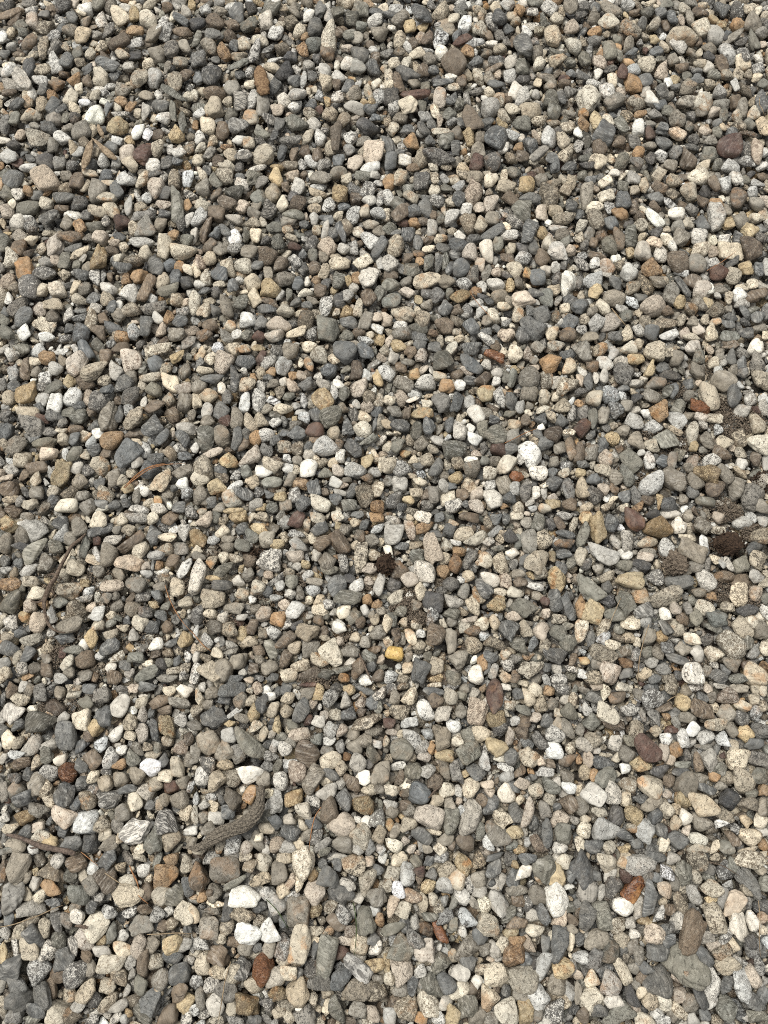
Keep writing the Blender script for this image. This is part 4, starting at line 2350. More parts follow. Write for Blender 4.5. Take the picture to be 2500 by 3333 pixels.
2225 1624 38 30 80 T
2295 1632 64 30 -5 N
2444 1621 75 64 50 H|large dark grey green rough block right of a tan bottle-shaped one
2485 1560 41 41 -20 L
2457 1493 53 34 80 B
2414 1474 45 34 -10 C
2350 1476 75 38 -25 B
2478 1647 49 49 0 T
2182 1647 64 53 -20 D
2146 1632 53 30 80 Y
2109 1628 49 34 -10 B
2071 1654 60 30 10 O
1909 1654 49 30 20 C
2029 1654 38 26 10 C
2259 1451 41 30 70 Y
2289 1466 34 23 0 T
2188 1500 57 34 80 T
2207 1481 41 38 30 N
2338 1202 34 30 0 L
2387 1206 38 34 -90 T
2417 1214 34 34 0 H
2414 1180 45 34 -90 D
2380 1161 53 34 -70 D
2342 1153 41 30 60 T
2470 1579 41 26 -30 T
2440 1579 34 23 70 V
2380 1123 60 26 0 T
2463 1334 34 23 0 R
2485 1300 34 34 -20 W
1973 1395 30 26 0 H
2086 1474 30 23 0 L
32 1706 53 49 0 Ya
111 1723 75 64 -40 La|lilac grey rough triangular pebble near the left edge
73 1743 60 53 -10 T
19 1768 68 41 85 T
109 1790 98 45 55 N|long smooth grey tongue-shaped pebble leaning up right, left edge part
68 1779 60 26 5 K
198 1708 53 53 0 D
205 1738 64 41 45 G
256 1713 60 49 -60 T
232 1753 53 49 0 T
322 1692 62 53 0 V
326 1725 87 34 15 D
279 1781 79 41 60 N
352 1806 77 57 80 Tr|smooth plain grey egg-shaped pebble left of a rust banded white one
422 1830 89 49 -5 P|white rounded oblong pebble with a rust orange stripe, left part
369 1758 60 38 -5 G
426 1766 98 41 40 B|long brown wedge-like bar leaning right above a white angular one, left part
456 1789 64 49 60 V
316 1760 32 28 -90 R
316 1804 57 24 -65 Z
301 1822 64 30 -15 V
251 1845 62 60 30 V
177 1777 60 45 -60 N
149 1832 60 49 70 T
92 1853 64 41 40 L
57 1834 41 34 10 D
17 1824 41 34 -30 D
21 1856 38 34 30 G
45 1864 34 30 -90 V
34 1902 70 41 0 O
104 1892 57 38 5 C
119 1932 58 47 0 V
32 1958 72 72 0 Nr|big dark olive grey smooth disc at the left edge
226 1920 83 60 -5 C|big cream tan lumpy pebble right of a thin dead twig, left part
245 1992 72 64 60 C|large tan speckled rounded pebble above dark crumbly stones, left part
92 1969 53 49 -60 P
81 2005 41 41 -50 Y
126 2030 68 57 75 P
170 2000 57 41 75 L
196 1962 57 38 -30 N
36 2026 49 49 0 G
226 2033 105 53 10 T
318 2033 49 45 0 V
320 1996 53 41 75 G
298 1977 34 34 0 P
290 1926 38 30 0 G
275 1947 57 26 10 G
277 1900 34 30 0 Y
365 1905 83 45 10 P
388 1868 60 38 -10 T
324 1860 41 41 0 T
439 1900 68 53 -20 Tr
575 1915 60 53 70 C
526 1909 49 34 30 T
603 1962 49 38 20 C
601 1851 72 45 80 G
546 1749 60 38 10 V
595 1732 57 41 70 G
445 1685 75 38 10 G
499 1687 45 41 0 V
396 1692 41 38 -30 V
418 1725 53 41 -20 C
379 1725 30 30 0 T
501 1743 57 45 70 D
539 1789 53 38 10 C
591 1785 53 45 0 H
507 1807 60 28 0 L
561 1826 49 41 60 B
518 1839 34 34 0 O
477 1841 32 30 -90 P
497 1838 41 11 88 D
477 1868 41 30 -20 L
535 1883 41 34 10 C
467 1943 53 34 0 H
512 1943 41 41 50 D
539 1973 34 34 0 N
433 1981 53 49 30 T
379 1973 53 38 10 T
475 1994 49 41 0 H
524 2003 41 41 0 D
456 2026 53 45 -30 V
494 2041 45 45 20 D
546 2041 41 41 50 B
501 1969 41 23 -30 Y
347 1947 41 34 0 T
377 1939 34 30 60 T
362 2003 34 30 20 V
384 2015 38 34 -90 N
414 2018 30 30 0 D
362 2030 38 26 0 N
399 2043 41 26 -10 C
365 2064 49 34 30 C
301 2079 57 45 -40 Y
275 2097 38 34 -20 W
437 2069 41 38 60 L
354 2105 75 49 20 D
330 2133 38 38 0 G
381 2139 53 30 20 V
279 2150 68 53 25 B
241 2116 68 30 -5 N
211 2079 60 38 20 D
203 2124 38 30 80 R
222 2158 57 41 50 V
222 2188 45 41 20 T
34 2109 72 49 0 D
102 2084 68 38 10 C
90 2133 57 41 60 D
57 2139 49 34 60 C
154 2111 41 38 20 C
15 2162 41 41 0 L
17 2199 57 41 85 V
70 2173 45 41 0 G
115 2173 41 34 20 T
154 2180 49 49 50 B
154 2145 38 34 0 T
196 2210 53 34 -20 L
279 2199 45 41 0 T
311 2203 34 26 60 B
373 2203 53 49 0 B
424 2190 38 30 40 P
477 2194 87 41 25 N
441 2137 60 41 0 N
407 2165 41 41 40 D
362 2173 38 30 10 W
509 2097 45 45 50 W
558 2094 53 26 20 D
603 2086 57 45 80 Y
548 2124 34 30 0 V
614 2139 41 30 80 G
565 2184 49 23 15 V
550 2158 34 34 0 N
575 2150 38 26 80 D
605 2169 38 34 60 C
527 2162 38 38 0 H
482 2162 38 26 20 V
505 2131 45 30 10 B
542 2207 68 30 -10 T
599 2199 41 34 70 G
68 2064 45 30 -20 D
23 2075 41 30 -20 T
72 1917 30 23 80 N
883 1824 73 66 -10 G|big bright bluish white rounded pebble with grey flecks, near a dark soil clump
693 1949 75 64 0 C|big round cream pebble with brown pepper specks, lower left of centre
644 1877 109 45 80 G|big white and grey granite block left of a mustard pebble, lower left of centre
1105 1764 87 49 -55 B|large brown grey grainy bean-shaped pebble just right of the lower centre
1083 2129 83 64 -55 V|large cream white diamond-like block, lower centre
1132 1945 87 49 -5 N|grey green diamond-shaped slab below a blue grey egg, lower centre right
1096 1907 72 57 60 Dr|smooth blue grey egg-shaped pebble at the lower centre right
973 1772 58 51 10 L
870 1753 64 53 70 C
904 1773 49 34 0 Y
926 2086 83 41 35 B
904 2018 60 53 10 O
962 1988 64 55 70 G
774 2152 60 53 70 T
729 2182 75 60 -65 T|large taupe smooth pebble with one white spot, lower left of centre
683 2192 68 64 -50 C|large tan grey rounded block left of one with a white spot
693 2041 68 49 0 T
742 2052 64 53 10 C
732 1853 83 38 25 N
695 1885 57 26 -5 Y
774 1894 45 41 -60 Wa
723 1905 68 34 0 D
838 1911 53 49 10 V
791 1935 41 41 40 V
768 1819 45 30 -10 V
810 1828 53 45 -20 B
729 1813 41 38 -40 V
789 1777 53 45 0 N
789 1721 45 38 10 D
845 1723 64 41 -15 Y
776 1683 60 41 0 Y
851 1683 49 34 0 C
723 1732 49 41 20 V
729 1698 34 30 0 C
665 1692 60 49 10 P
704 1683 41 30 80 N
646 1755 57 57 0 Y
640 1792 38 30 20 V
648 1811 49 26 -20 T
695 1758 41 30 0 G
742 1755 45 30 -20 T
742 1781 45 34 -10 T
689 1830 45 41 60 C
821 1743 49 49 60 N
915 1679 38 34 30 T
968 1691 68 49 50 R
930 1702 41 38 -40 L
994 1706 49 41 -30 C
1032 1685 57 38 -20 C
1043 1721 60 45 40 D
1100 1679 45 41 0 V
1158 1704 41 34 0 C
1164 1676 45 30 0 D
1226 1683 49 41 0 O
1126 1723 41 38 60 T
1102 1709 30 23 80 Y
1051 1770 60 53 60 Bf
1186 1709 41 30 70 D
1230 1721 49 26 20 G
1171 1747 38 38 0 T
1211 1755 49 45 -50 T
1175 1815 98 41 75 C|long cream grey knobbly club-shaped pebble, lower right of centre
1218 1806 49 41 -50 V
1201 1851 60 41 15 P
1156 1777 34 34 0 C
1119 1834 72 34 -75 G
1062 1830 60 57 60 T
1073 1856 57 30 0 N
1030 1809 40 32 75 W
1017 1751 41 30 -60 V
966 1740 57 26 -5 G
960 1809 60 41 15 P
996 1838 32 30 0 Y
964 1841 38 30 -20 L
940 1862 41 30 0 C
896 1890 75 19 40 S
911 1905 38 34 -60 L
874 1870 34 30 0 P
870 1928 38 38 0 D
900 1943 45 26 10 L
945 1934 38 30 -20 G
1002 1873 45 30 30 G
1024 1894 57 26 -5 T
1021 1922 45 41 20 G
975 1930 49 30 -80 T
949 1894 45 45 -40 N
1032 1875 41 19 -35 Y
1137 1883 45 30 -10 K
1158 1909 60 41 10 G
1200 1894 38 34 0 P
1235 1902 75 34 75 L
1196 1952 34 34 30 O
1228 1966 34 34 30 O
1151 2005 60 45 45 N
1122 1990 49 49 30 V
1103 2041 53 45 -50 W
1041 1983 60 41 -10 V
1039 1951 38 34 0 C
1071 1966 41 34 20 G
926 1969 41 38 -40 P
1006 1954 30 26 0 V
859 1996 57 49 20 P
830 1981 38 34 60 T
810 1871 45 38 40 T
821 1951 34 30 0 G
757 1977 75 41 -10 T
685 1996 49 38 -30 C
725 2011 41 41 0 L
789 2009 38 23 -5 L
642 2000 68 49 80 H
821 2041 57 32 75 B
791 2064 57 41 70 Y
887 2060 49 41 -30 G
855 2064 34 34 0 T
934 2033 45 30 15 G
968 2033 49 23 35 K
998 2056 72 57 -20 T|large taupe grainy rounded pebble, lower centre
1051 2056 41 38 20 B
957 2109 51 49 0 C
1013 2113 60 57 0 T
881 2113 68 38 -75 N
842 2113 53 45 -20 B
810 2094 57 41 30 C
932 2143 64 38 85 B
876 2169 57 49 20 T
979 2169 64 38 20 V
1038 2148 68 41 -35 C
941 2199 60 45 0 V
1062 2195 49 41 -20 N
1009 2195 75 41 10 B
1141 2120 64 45 5 T
1058 2077 38 26 0 C
1160 2075 45 34 0 C
1188 2090 41 38 -90 T
1164 2180 75 45 70 B
1115 2178 68 23 10 N
1120 2205 38 34 0 O
1200 2135 49 34 -30 N
1233 2060 57 45 70 T
1224 2015 41 38 10 C
1173 2026 41 38 0 B
1190 1988 41 30 -70 L
1211 2000 30 23 80 T
1239 1988 34 34 0 T
1209 2169 34 34 0 D
1232 2199 45 38 70 B
1239 2146 34 30 -90 P
1137 2156 41 34 20 L
1107 2086 30 30 0 P
1058 2003 34 30 0 N
1036 2018 41 38 -90 B
1085 1992 30 30 0 T
823 2177 45 41 0 B
845 2148 34 30 0 T
710 2126 45 34 -20 V
757 2099 49 34 0 L
674 2086 57 30 -50 G
666 2143 49 30 -10 C
640 2056 38 30 -60 L
723 2090 41 23 85 D
659 2113 49 26 -25 C
636 2192 68 34 85 G
638 2139 38 23 85 L
889 2203 41 34 20 D
764 2210 60 26 5 D
810 2214 34 23 0 P
844 2207 30 26 0 G
753 2120 49 19 10 T
1286 1740 70 62 10 Lr|big pale grey green smooth egg-like pebble, lower right of the centre
1408 1785 98 57 -80 P|tall smooth beige quartz pebble with a curved back, lower right of centre
1386 1862 75 62 -10 Gr|big grey white speckled round pebble right of a brown round one, lower right centre
1301 1856 64 57 0 B
1359 1809 53 45 0 N
1378 1719 72 34 15 O
1376 1683 58 38 -10 G
1335 1725 68 34 -80 P
1429 1683 38 34 0 D
1461 1728 45 41 70 D
1527 1683 68 34 -5 B
1508 1738 68 45 15 C
1548 1755 75 41 35 C
1587 1698 53 28 -80 C
1615 1692 38 38 60 D
1612 1730 53 23 40 S
1647 1687 41 26 80 D
1681 1679 45 30 0 V
1663 1747 53 53 30 K
1632 1745 45 34 70 C
1689 1762 53 30 75 N
1719 1762 81 51 80 T|large mauve beige column-shaped pebble right of a black one, lower right
1666 1798 43 40 40 W
1710 1822 49 38 70 D
1747 1824 79 60 55 C|large cream speckled slanted oval pebble, right lower part
1770 1757 72 57 60 C
1841 1740 64 30 -5 D
1838 1768 68 30 -5 B
1838 1800 57 34 10 D
1798 1811 41 26 88 Y
1796 1706 41 34 -70 K
1823 1704 49 34 -70 B
1753 1700 60 45 70 N
1713 1702 45 41 -60 T
1838 1679 53 30 -20 G
1866 1709 53 26 80 V
1826 1847 49 41 -40 D
1811 1887 75 57 -60 Y|golden sand-coloured speckled upright pebble in the right lower part
1860 1830 53 34 60 N
1759 1868 53 41 30 C
1728 1871 34 23 -40 Y
1740 1907 64 30 -10 G
1689 1868 49 30 0 T
1695 1894 49 34 0 B
1679 1926 57 41 -5 V
1647 1890 53 41 80 P
1631 1832 75 49 -85 V
1578 1826 57 53 50 V
1529 1822 72 41 75 H
1484 1834 57 45 50 O
1495 1794 45 34 5 O
1448 1819 43 41 0 C
1444 1860 49 45 -20 O
1455 1775 41 38 60 V
1525 1877 41 41 -80 V
1591 1887 72 49 -25 W
1576 1913 75 49 -60 D
1627 1926 49 26 -15 V
1615 1962 64 57 10 Y
1555 1937 60 34 -60 C
1538 1977 64 53 -60 V
1478 1960 64 47 -5 L
1412 1956 72 64 -20 K
1389 1984 24 19 -10 W
1436 1924 41 34 0 H
1469 1900 53 49 -30 H
1502 1887 30 26 0 G
1512 1924 53 41 50 T
1369 1924 57 49 -60 V
1382 1905 34 30 0 G
1335 1887 53 49 -50 P
1282 1903 49 49 50 K
1291 1947 64 41 25 Va
1305 1988 45 41 60 N
1355 1969 38 38 0 T
1276 2015 57 41 70 N
1259 2033 64 34 65 V
1314 2026 34 30 -90 C
1355 2033 41 41 0 V
1404 2011 60 45 70 G
1369 2062 34 30 0 G
1337 2073 60 34 -65 V
1420 2067 72 60 75 Br|big olive brown smooth pebble shaped like a shield, lower right centre
1469 2086 90 41 85 T
1288 2067 53 34 85 B
1310 2079 41 26 80 T
1367 2103 41 30 40 V
1282 2128 64 53 5 M
1331 2137 34 30 30 T
1354 2143 24 23 0 W
1393 2137 34 34 0 N
1421 2169 60 49 85 C
1367 2184 75 57 75 Da|charcoal angular five-sided pebble left of a tan rough barrel-shaped one
1329 2173 41 41 30 V
1273 2203 45 45 0 G
1312 2210 41 30 0 C
1416 2210 57 30 5 Y
1474 2207 53 53 60 N
1548 2199 64 53 -70 W
1495 2141 68 68 60 T|large brown grey smooth round pebble right of a tan barrel-shaped one
1570 2158 53 34 -70 O
1542 2148 30 26 -90 W
1597 2137 53 41 -30 D
1542 2101 57 57 -40 C
1615 2094 83 41 -10 C
1689 2103 60 60 0 N
1659 2049 68 64 -40 D|dark grey faceted chunk with a flat face, lower right centre
1610 2028 49 41 -40 C
1568 2030 49 45 0 V
1514 2041 41 41 -20 V
1540 2056 57 34 20 B
1578 2071 41 30 0 G
1529 2015 57 23 5 P
1469 1996 57 38 -10 N
1472 2022 38 38 0 T
1444 2028 34 26 -90 C
1508 1992 34 26 -20 C
1708 1979 79 53 -30 N|dark grey green slanted slab in the lower right centre part
1676 2007 53 41 30 P
1708 2049 60 41 -65 C
1760 2049 68 53 70 P
1819 2015 53 34 0 C
1777 1996 34 30 60 P
1808 1954 75 45 -80 D
1849 1973 98 34 -75 D
1751 1939 41 34 -20 T
1819 2067 57 57 -50 N
1849 2094 57 53 0 N
1809 2133 83 53 10 D|large dark slate angular wedge with a flat top, right lower part
1772 2101 57 38 65 C
1736 2097 53 30 75 D
1728 2180 75 57 -5 C|large cream grey oval pebble with an orange lower rim, right lower part
1653 2165 49 38 -25 G
1678 2148 45 30 -15 H
1644 2131 38 34 50 C
1606 2186 53 30 70 L
1646 2207 41 34 -40 V
1676 2203 45 34 60 B
1585 2180 45 23 80 D
1811 2178 34 34 50 L
1819 2210 53 34 0 G
1864 2146 49 26 60 B
1860 2177 41 23 -10 G
1781 2173 34 30 0 D
1774 1958 34 30 0 R
1849 2037 41 30 0 N
1621 1785 49 19 5 N
1589 1764 41 30 20 G
1484 1766 38 23 0 G
1261 1709 23 23 0 L
1265 1796 53 30 -60 W
1307 1777 49 26 0 D
1947 1717 98 53 85 Y|tall olive tan block with rounded ends near the right edge rows
1992 1702 75 45 85 Da
2060 1691 75 57 -20 R|large rust red block with a grey foot at the right lower part
2146 1719 79 60 -20 Y|golden tan smooth cushion-shaped pebble in the right lower part
2041 1762 70 57 75 Gr
1960 1804 98 68 -10 L|large smooth lilac grey oval pebble in the right lower part
2110 1762 79 41 12 C
2169 1783 62 55 60 Gr
2252 1792 90 57 -25 T|large flat brown grey slab between soil lumps, right lower part
2207 1711 57 49 -35 G
2239 1749 68 26 -5 V
2293 1777 64 45 80 G
2414 1702 60 45 20 L
2338 1726 53 26 -5 V
2286 1713 57 49 -20 T
2470 1743 72 53 -20 C
2455 1785 75 41 20 D
2466 1821 64 57 70 C
2412 1838 57 57 0 N
2370 1839 57 26 -65 G
2350 1834 45 30 65 L
2304 1839 49 28 80 H
2329 1819 41 30 -60 V
2263 1843 57 45 -10 T
2233 1862 53 30 -10 T
2359 1877 68 36 -15 B
2295 1890 72 57 -20 Gr|white black-dotted smooth pebble beside a brown oval one, right lower part
2459 1879 60 41 -20 L
2406 1894 57 49 20 B
2404 1937 79 57 85 V|tall cream grey lumpy pebble near the right edge, left of a tan round one
2461 1932 53 45 60 P
2489 1898 45 34 60 C
2274 1928 49 34 -5 T
2212 1896 90 45 -5 D|grey rectangular slab above a long layered brown cream one, right lower part
2167 1943 113 49 20 C|long layered brown cream pebble like bark, right lower part
2135 1881 57 49 -40 G
2050 1888 87 60 -10 Y|large tan brown rough oval pebble in the right lower part
2028 1841 64 34 -3 N
2086 1839 64 34 -20 K
2101 1813 53 30 -10 P
2109 1796 53 30 -10 T
2035 1807 49 34 -10 G
1918 1909 102 64 -60 N|large dark green grey slab with rounded ends, right lower part
1975 1911 41 38 30 D
2035 1962 79 57 -70 N|pale green white sharp-ended pebble pointing down, right lower part
2086 1937 57 57 20 C
2094 1988 64 49 10 S
2165 1998 41 41 -10 W
2201 1979 49 41 80 P
2293 1979 60 49 -10 V
2335 2011 79 57 10 N|large olive grey smooth oval pebble with wrinkles, right lower part
2269 2009 53 45 30 N
2240 1981 45 30 -70 H
2369 1977 49 34 -20 C
2433 1988 75 38 15 K
2487 1992 49 34 80 G
2442 2024 45 45 0 V
2417 2047 72 60 -50 C|cream tan speckled pear pebble near the right edge, below a dark flaky one
2478 2049 64 49 70 T
2370 2049 41 23 -10 D
2382 2101 87 64 -50 V|large cream smooth pebble like a boot, right lower part
2427 2094 53 53 20 N
2451 2126 49 34 40 L
2489 2109 49 34 80 V
2271 2129 60 45 -70 L
2320 2126 53 49 -45 V
2254 2079 57 38 -5 V
2203 2045 57 49 -50 C
2222 2018 45 41 -30 B
2169 2041 60 49 -50 D
2105 2026 57 41 35 L
2052 2028 66 57 -15 V
1999 2000 68 49 10 N
1933 1996 72 68 60 Y|tan grey rounded triangular pebble, left of the right lower part
1892 1977 83 41 -75 O
1980 1958 60 41 0 K
1892 2056 75 45 85 V
1964 2045 68 34 60 V
1965 2075 49 41 60 G
1994 2101 53 38 -20 V
1924 2079 53 26 85 D
1964 2129 87 49 -25 C|brown cream long rounded pebble in the lower right part
2033 2120 60 34 10 N
2011 2075 49 26 -20 C
2071 2129 49 34 60 G
2033 2158 53 34 -10 O
2152 2075 45 41 -40 Y
2112 2073 57 45 60 T
2173 2111 57 45 10 G
2222 2116 49 41 -40 T
2142 2120 49 41 50 T
2109 2124 41 41 -30 N
2207 2146 83 34 -10 D
2252 2052 15 11 0 T
2120 2160 45 38 -10 L
2158 2177 49 38 10 H
1984 2192 68 64 -10 P|large pale pinkish grey speckled round pebble in the lower right part
1932 2207 64 49 20 C
1943 2158 49 41 -60 T
1903 2150 34 30 10 Y
1898 2194 38 34 0 G
2037 2192 45 38 0 D
2097 2195 45 38 50 C
2082 2173 41 26 10 G
2257 2195 72 68 -60 Gr|large white grey speckled smooth pebble in the lower right part
2295 2184 41 41 0 T
2338 2203 64 45 -20 D
2384 2162 68 53 -10 T
2357 2180 41 34 -40 D
2457 2194 72 72 0 C|large cream round grainy pebble near the right edge in the lower right part
2485 2173 41 34 -60 O
2440 2165 57 34 20 H
2402 2210 64 34 0 N
2323 2165 30 30 0 G
2176 2207 57 38 -10 C
2207 2199 38 30 -30 D
2199 2177 26 23 0 O
2131 2210 49 30 20 D
1898 1743 90 34 70 N
1907 1687 49 45 50 Y
1890 1811 60 41 60 C
1907 1834 45 41 30 G
2003 1762 57 34 -60 L
1950 1853 41 34 10 T
1977 1879 53 38 20 C
1909 1943 30 23 0 L
2289 1679 38 23 70 T
2338 1683 41 34 -40 P
2485 1698 41 34 0 L
2184 1676 64 26 0 L
2240 1679 41 34 30 T
2316 1943 38 34 -40 O
2297 2082 49 38 10 H
2320 2045 60 26 -20 N
2045 2075 49 34 0 C
2014 2049 38 38 0 N
2252 1954 34 26 -90 N
40 2248 53 40 75 B
130 2256 68 41 -65 H
62 2277 66 41 -10 C
40 2322 68 60 -20 Z|cream pebble with black wavy bands at the left edge, below a cream lumpy one
128 2354 90 68 -15 N|large grey cream pebble with rusty patch and dark dent, left edge part
58 2362 45 45 0 D
166 2328 45 34 -60 C
213 2394 90 64 -75 D|large dark grey rough upright oval pebble left of a white and an orange one
205 2337 41 34 50 L
266 2343 66 62 -90 V|big round white pink pebble above an orange crusty one, left lower part
307 2373 57 53 50 Y
286 2397 41 34 -30 B
343 2333 72 57 -60 D
390 2294 72 64 60 L|large grey faceted pebble with a flat side, lower left part
431 2314 34 34 0 W
332 2264 60 49 10 H
422 2350 57 53 -60 C
424 2395 45 30 -10 V
542 2365 75 53 -80 Y
503 2375 75 28 -88 D
494 2318 45 23 85 D
467 2326 45 38 60 P
463 2386 60 49 -50 P
522 2281 72 38 25 B
582 2288 79 36 -5 T
599 2252 53 41 -15 W
480 2235 60 34 0 D
433 2241 41 30 -10 P
396 2241 41 26 20 H
461 2286 49 34 20 C
552 2247 41 38 20 V
591 2343 45 38 -30 G
535 2314 57 34 10 B
381 2386 64 38 40 G
333 2424 53 45 20 G
360 2469 68 49 65 G
396 2443 38 34 0 W
448 2439 53 34 -65 T
429 2469 57 45 -30 N
390 2491 49 32 35 O
490 2497 68 57 -15 W
443 2522 57 53 40 T
539 2525 49 45 0 V
578 2497 68 47 -85 C
588 2431 49 49 -30 P
593 2546 45 45 0 T
558 2561 57 45 20 R
503 2552 53 49 -40 C
477 2576 57 49 -30 Z
439 2612 60 55 -80 V
392 2533 53 49 -50 T
358 2601 83 57 8 S|grey striped loaf-shaped pebble in the lower left
343 2550 53 47 -60 C
303 2529 41 41 0 V
305 2473 64 60 -60 B
264 2427 53 41 20 D
264 2554 57 38 70 D
307 2569 41 34 -30 G
286 2603 68 55 -65 C
207 2593 83 66 85 Da|large slate blue jagged shield-shaped chip below a rusty orange pebble, lower left
247 2616 57 38 70 D
220 2516 64 60 -90 Q
160 2516 62 53 -20 G
198 2473 45 38 10 W
151 2459 53 51 30 N
117 2480 49 41 40 C
145 2569 53 49 40 V
117 2552 75 53 80 T
107 2424 68 60 70 L
158 2427 57 34 25 L
26 2409 57 49 60 V
58 2420 41 41 50 C
53 2458 64 28 -10 G
70 2484 57 34 10 B
90 2518 45 41 60 D
47 2533 53 34 -5 H
49 2571 57 49 30 T
77 2601 72 45 20 D
11 2469 38 26 70 L
13 2578 64 30 -80 H
124 2635 68 53 -30 T
83 2661 68 45 15 Y
162 2605 49 41 -30 V
202 2657 83 57 -25 P|large pinkish white oval pebble with a brown rim, lower left
281 2676 72 72 40 G|large black and white mottled pebble left of a brown triangular one, lower left
332 2687 60 53 30 C
401 2650 68 53 -65 T
441 2706 83 72 60 Z|big round white and grey striped pebble in the lower left
537 2676 79 68 -70 Z|cream wedge banded with dark stripes in the lower left
497 2736 83 60 -75 N|large grey green faceted upright pebble right of a white grey striped one
558 2733 64 57 30 C
582 2608 64 57 20 T
607 2646 57 45 60 V
535 2605 41 41 -40 T
520 2620 38 30 80 C
490 2620 38 34 0 D
414 2569 68 30 20 D
384 2691 53 53 20 H
396 2718 57 34 65 V
345 2721 49 34 20 C
356 2751 68 45 30 T
298 2746 60 57 -90 D
232 2748 72 53 0 D
134 2723 66 49 10 V
83 2706 49 41 0 D
36 2695 53 41 -10 V
124 2691 45 34 0 P
170 2740 53 53 -40 Y
203 2706 45 41 60 D
51 2750 72 45 -5 T
109 2763 38 34 0 G
23 2770 68 26 0 N
456 2763 38 34 70 V
17 2661 41 34 20 G
614 2405 49 34 80 B
614 2473 53 30 80 T
622 2563 45 23 80 G
83 2439 23 15 0 L
241 2239 53 23 5 C
243 2256 49 34 0 V
290 2241 49 34 -10 D
162 2247 49 30 80 H
194 2254 41 38 40 T
75 2235 38 30 70 L
94 2243 41 34 70 T
8 2277 45 23 85 D
512 2439 45 26 80 N
535 2476 45 38 60 D
482 2431 34 30 0 C
497 2458 53 30 -10 C
177 2303 64 57 -40 B
283 2288 49 41 -40 N
546 2412 38 34 0 V
264 2495 53 38 -35 D
347 2510 38 23 0 G
813 2416 124 64 -55 Nr|long smooth grey green teardrop pebble lying aslant, above a white one, lower left centre
810 2512 72 68 -40 W|bright white diamond-like pebble below a grey green teardrop, lower left centre
996 2456 83 79 -40 Br|large smooth mauve brown rounded block in the lower centre
1077 2475 72 57 15 V
926 2437 51 49 0 G
913 2542 60 53 80 Gr
906 2360 53 49 -40 Y
975 2394 75 49 10 P
1030 2405 41 41 40 N
985 2307 98 49 55 D
1039 2254 57 38 75 Y
1075 2275 60 51 70 G
1124 2284 49 45 40 L
1137 2243 41 34 -50 Y
1090 2326 45 41 20 V
1036 2348 45 41 0 G
1056 2328 41 30 80 P
1075 2377 53 47 60 L
1115 2377 49 36 80 P
1132 2328 49 41 20 D
1194 2352 102 41 12 C|long grey cream bar-shaped pebble leaning up right, lower centre right
1218 2380 60 38 -10 T
1186 2407 53 53 -40 T
1156 2424 60 60 -50 T
1224 2420 38 34 0 L
1213 2456 64 38 -50 N
1166 2484 60 55 70 Lr
1183 2531 57 53 0 W
1237 2514 79 57 80 T|large smooth taupe oval pebble right of a round cream white one
1203 2569 57 38 0 V
1147 2548 72 41 -60 B
1183 2620 68 68 0 Y|round cream pebble with an orange rusty rim like a cracker, lower centre
1122 2606 72 53 -60 H
1073 2635 83 57 -85 B|large brown grey upright pebble with ring-like grain, lower centre
1113 2685 75 72 50 P|large pinkish brown wrinkled pebble below a ring-grained one, lower centre
1179 2723 75 72 -50 V|large cream white smooth egg-like pebble with faint cracks, lower centre
1115 2751 68 60 10 T|large taupe rounded block below a pinkish brown wrinkled one, lower centre
1232 2665 64 53 60 G
1194 2676 41 38 -50 W
1164 2669 26 26 0 W
987 2642 57 57 -50 V
957 2597 68 45 20 Y
896 2610 75 55 75 L|smooth grey green upright block right of a driftwood root, lower centre
874 2582 38 34 30 V
1021 2605 53 41 -20 G
1066 2578 75 45 30 L
1024 2563 34 34 40 Y
1017 2537 90 60 60 T|brown grey rough upright slab below a mauve brown block, lower centre
964 2510 75 64 -30 P
947 2488 49 34 0 G
1077 2522 60 34 -20 D
1064 2544 45 38 10 V
1109 2552 41 34 60 L
1109 2499 49 38 60 C
1064 2443 45 30 0 T
1073 2412 41 30 10 G
1109 2431 41 38 -50 H
859 2537 57 49 20 T
866 2493 45 34 0 H
904 2493 53 30 50 N
885 2461 53 34 0 G
857 2388 53 38 -75 C
832 2365 45 41 60 V
827 2318 53 45 -60 Y
815 2279 49 38 10 C
851 2290 64 38 80 D
783 2282 53 49 50 T
791 2339 60 30 -10 T
757 2324 72 19 35 G
697 2339 75 68 30 D|large dark grey speckled rounded triangle, lower left centre
755 2247 90 49 10 D|large blue grey smooth slab at the upper left of the lower left centre
746 2356 41 23 -5 Y
746 2395 53 49 10 L
680 2418 75 75 20 T|large dark-creased brown grey angular block, lower left centre
729 2444 68 60 -40 T|large taupe faceted pebble right of a dark-creased block, lower left centre
776 2443 49 41 -50 H
674 2488 64 49 -30 G
732 2491 60 38 -10 C
657 2527 60 57 -20 G
759 2531 60 57 -90 C
702 2546 72 53 60 C
753 2597 75 49 -45 T
817 2586 64 49 75 O
779 2465 53 38 20 T
704 2663 57 49 10 L
742 2642 49 49 -20 D
661 2661 38 36 -90 T
665 2621 34 30 40 L
695 2627 41 34 80 V
640 2601 41 34 60 G
633 2650 68 26 -80 V
678 2697 53 45 10 T
810 2706 64 45 30 D
866 2657 53 41 60 N
866 2695 57 49 20 C
898 2674 53 41 -60 D
943 2669 45 41 -40 L
941 2710 72 53 -20 Da
996 2718 45 45 30 T
1032 2723 57 38 75 G
1051 2748 68 30 40 H
985 2685 41 26 -60 V
1021 2680 53 41 10 D
900 2751 57 49 60 P
936 2759 53 49 20 L
975 2748 45 34 -60 V
994 2770 57 34 10 V
844 2740 68 60 -40 T
842 2725 30 30 0 V
757 2751 72 53 75 G
802 2759 45 41 40 P
717 2748 57 38 80 C
644 2766 45 30 -10 V
648 2269 45 40 60 V
689 2254 45 38 10 T
676 2292 41 38 10 T
642 2314 49 41 70 C
730 2273 45 41 0 D
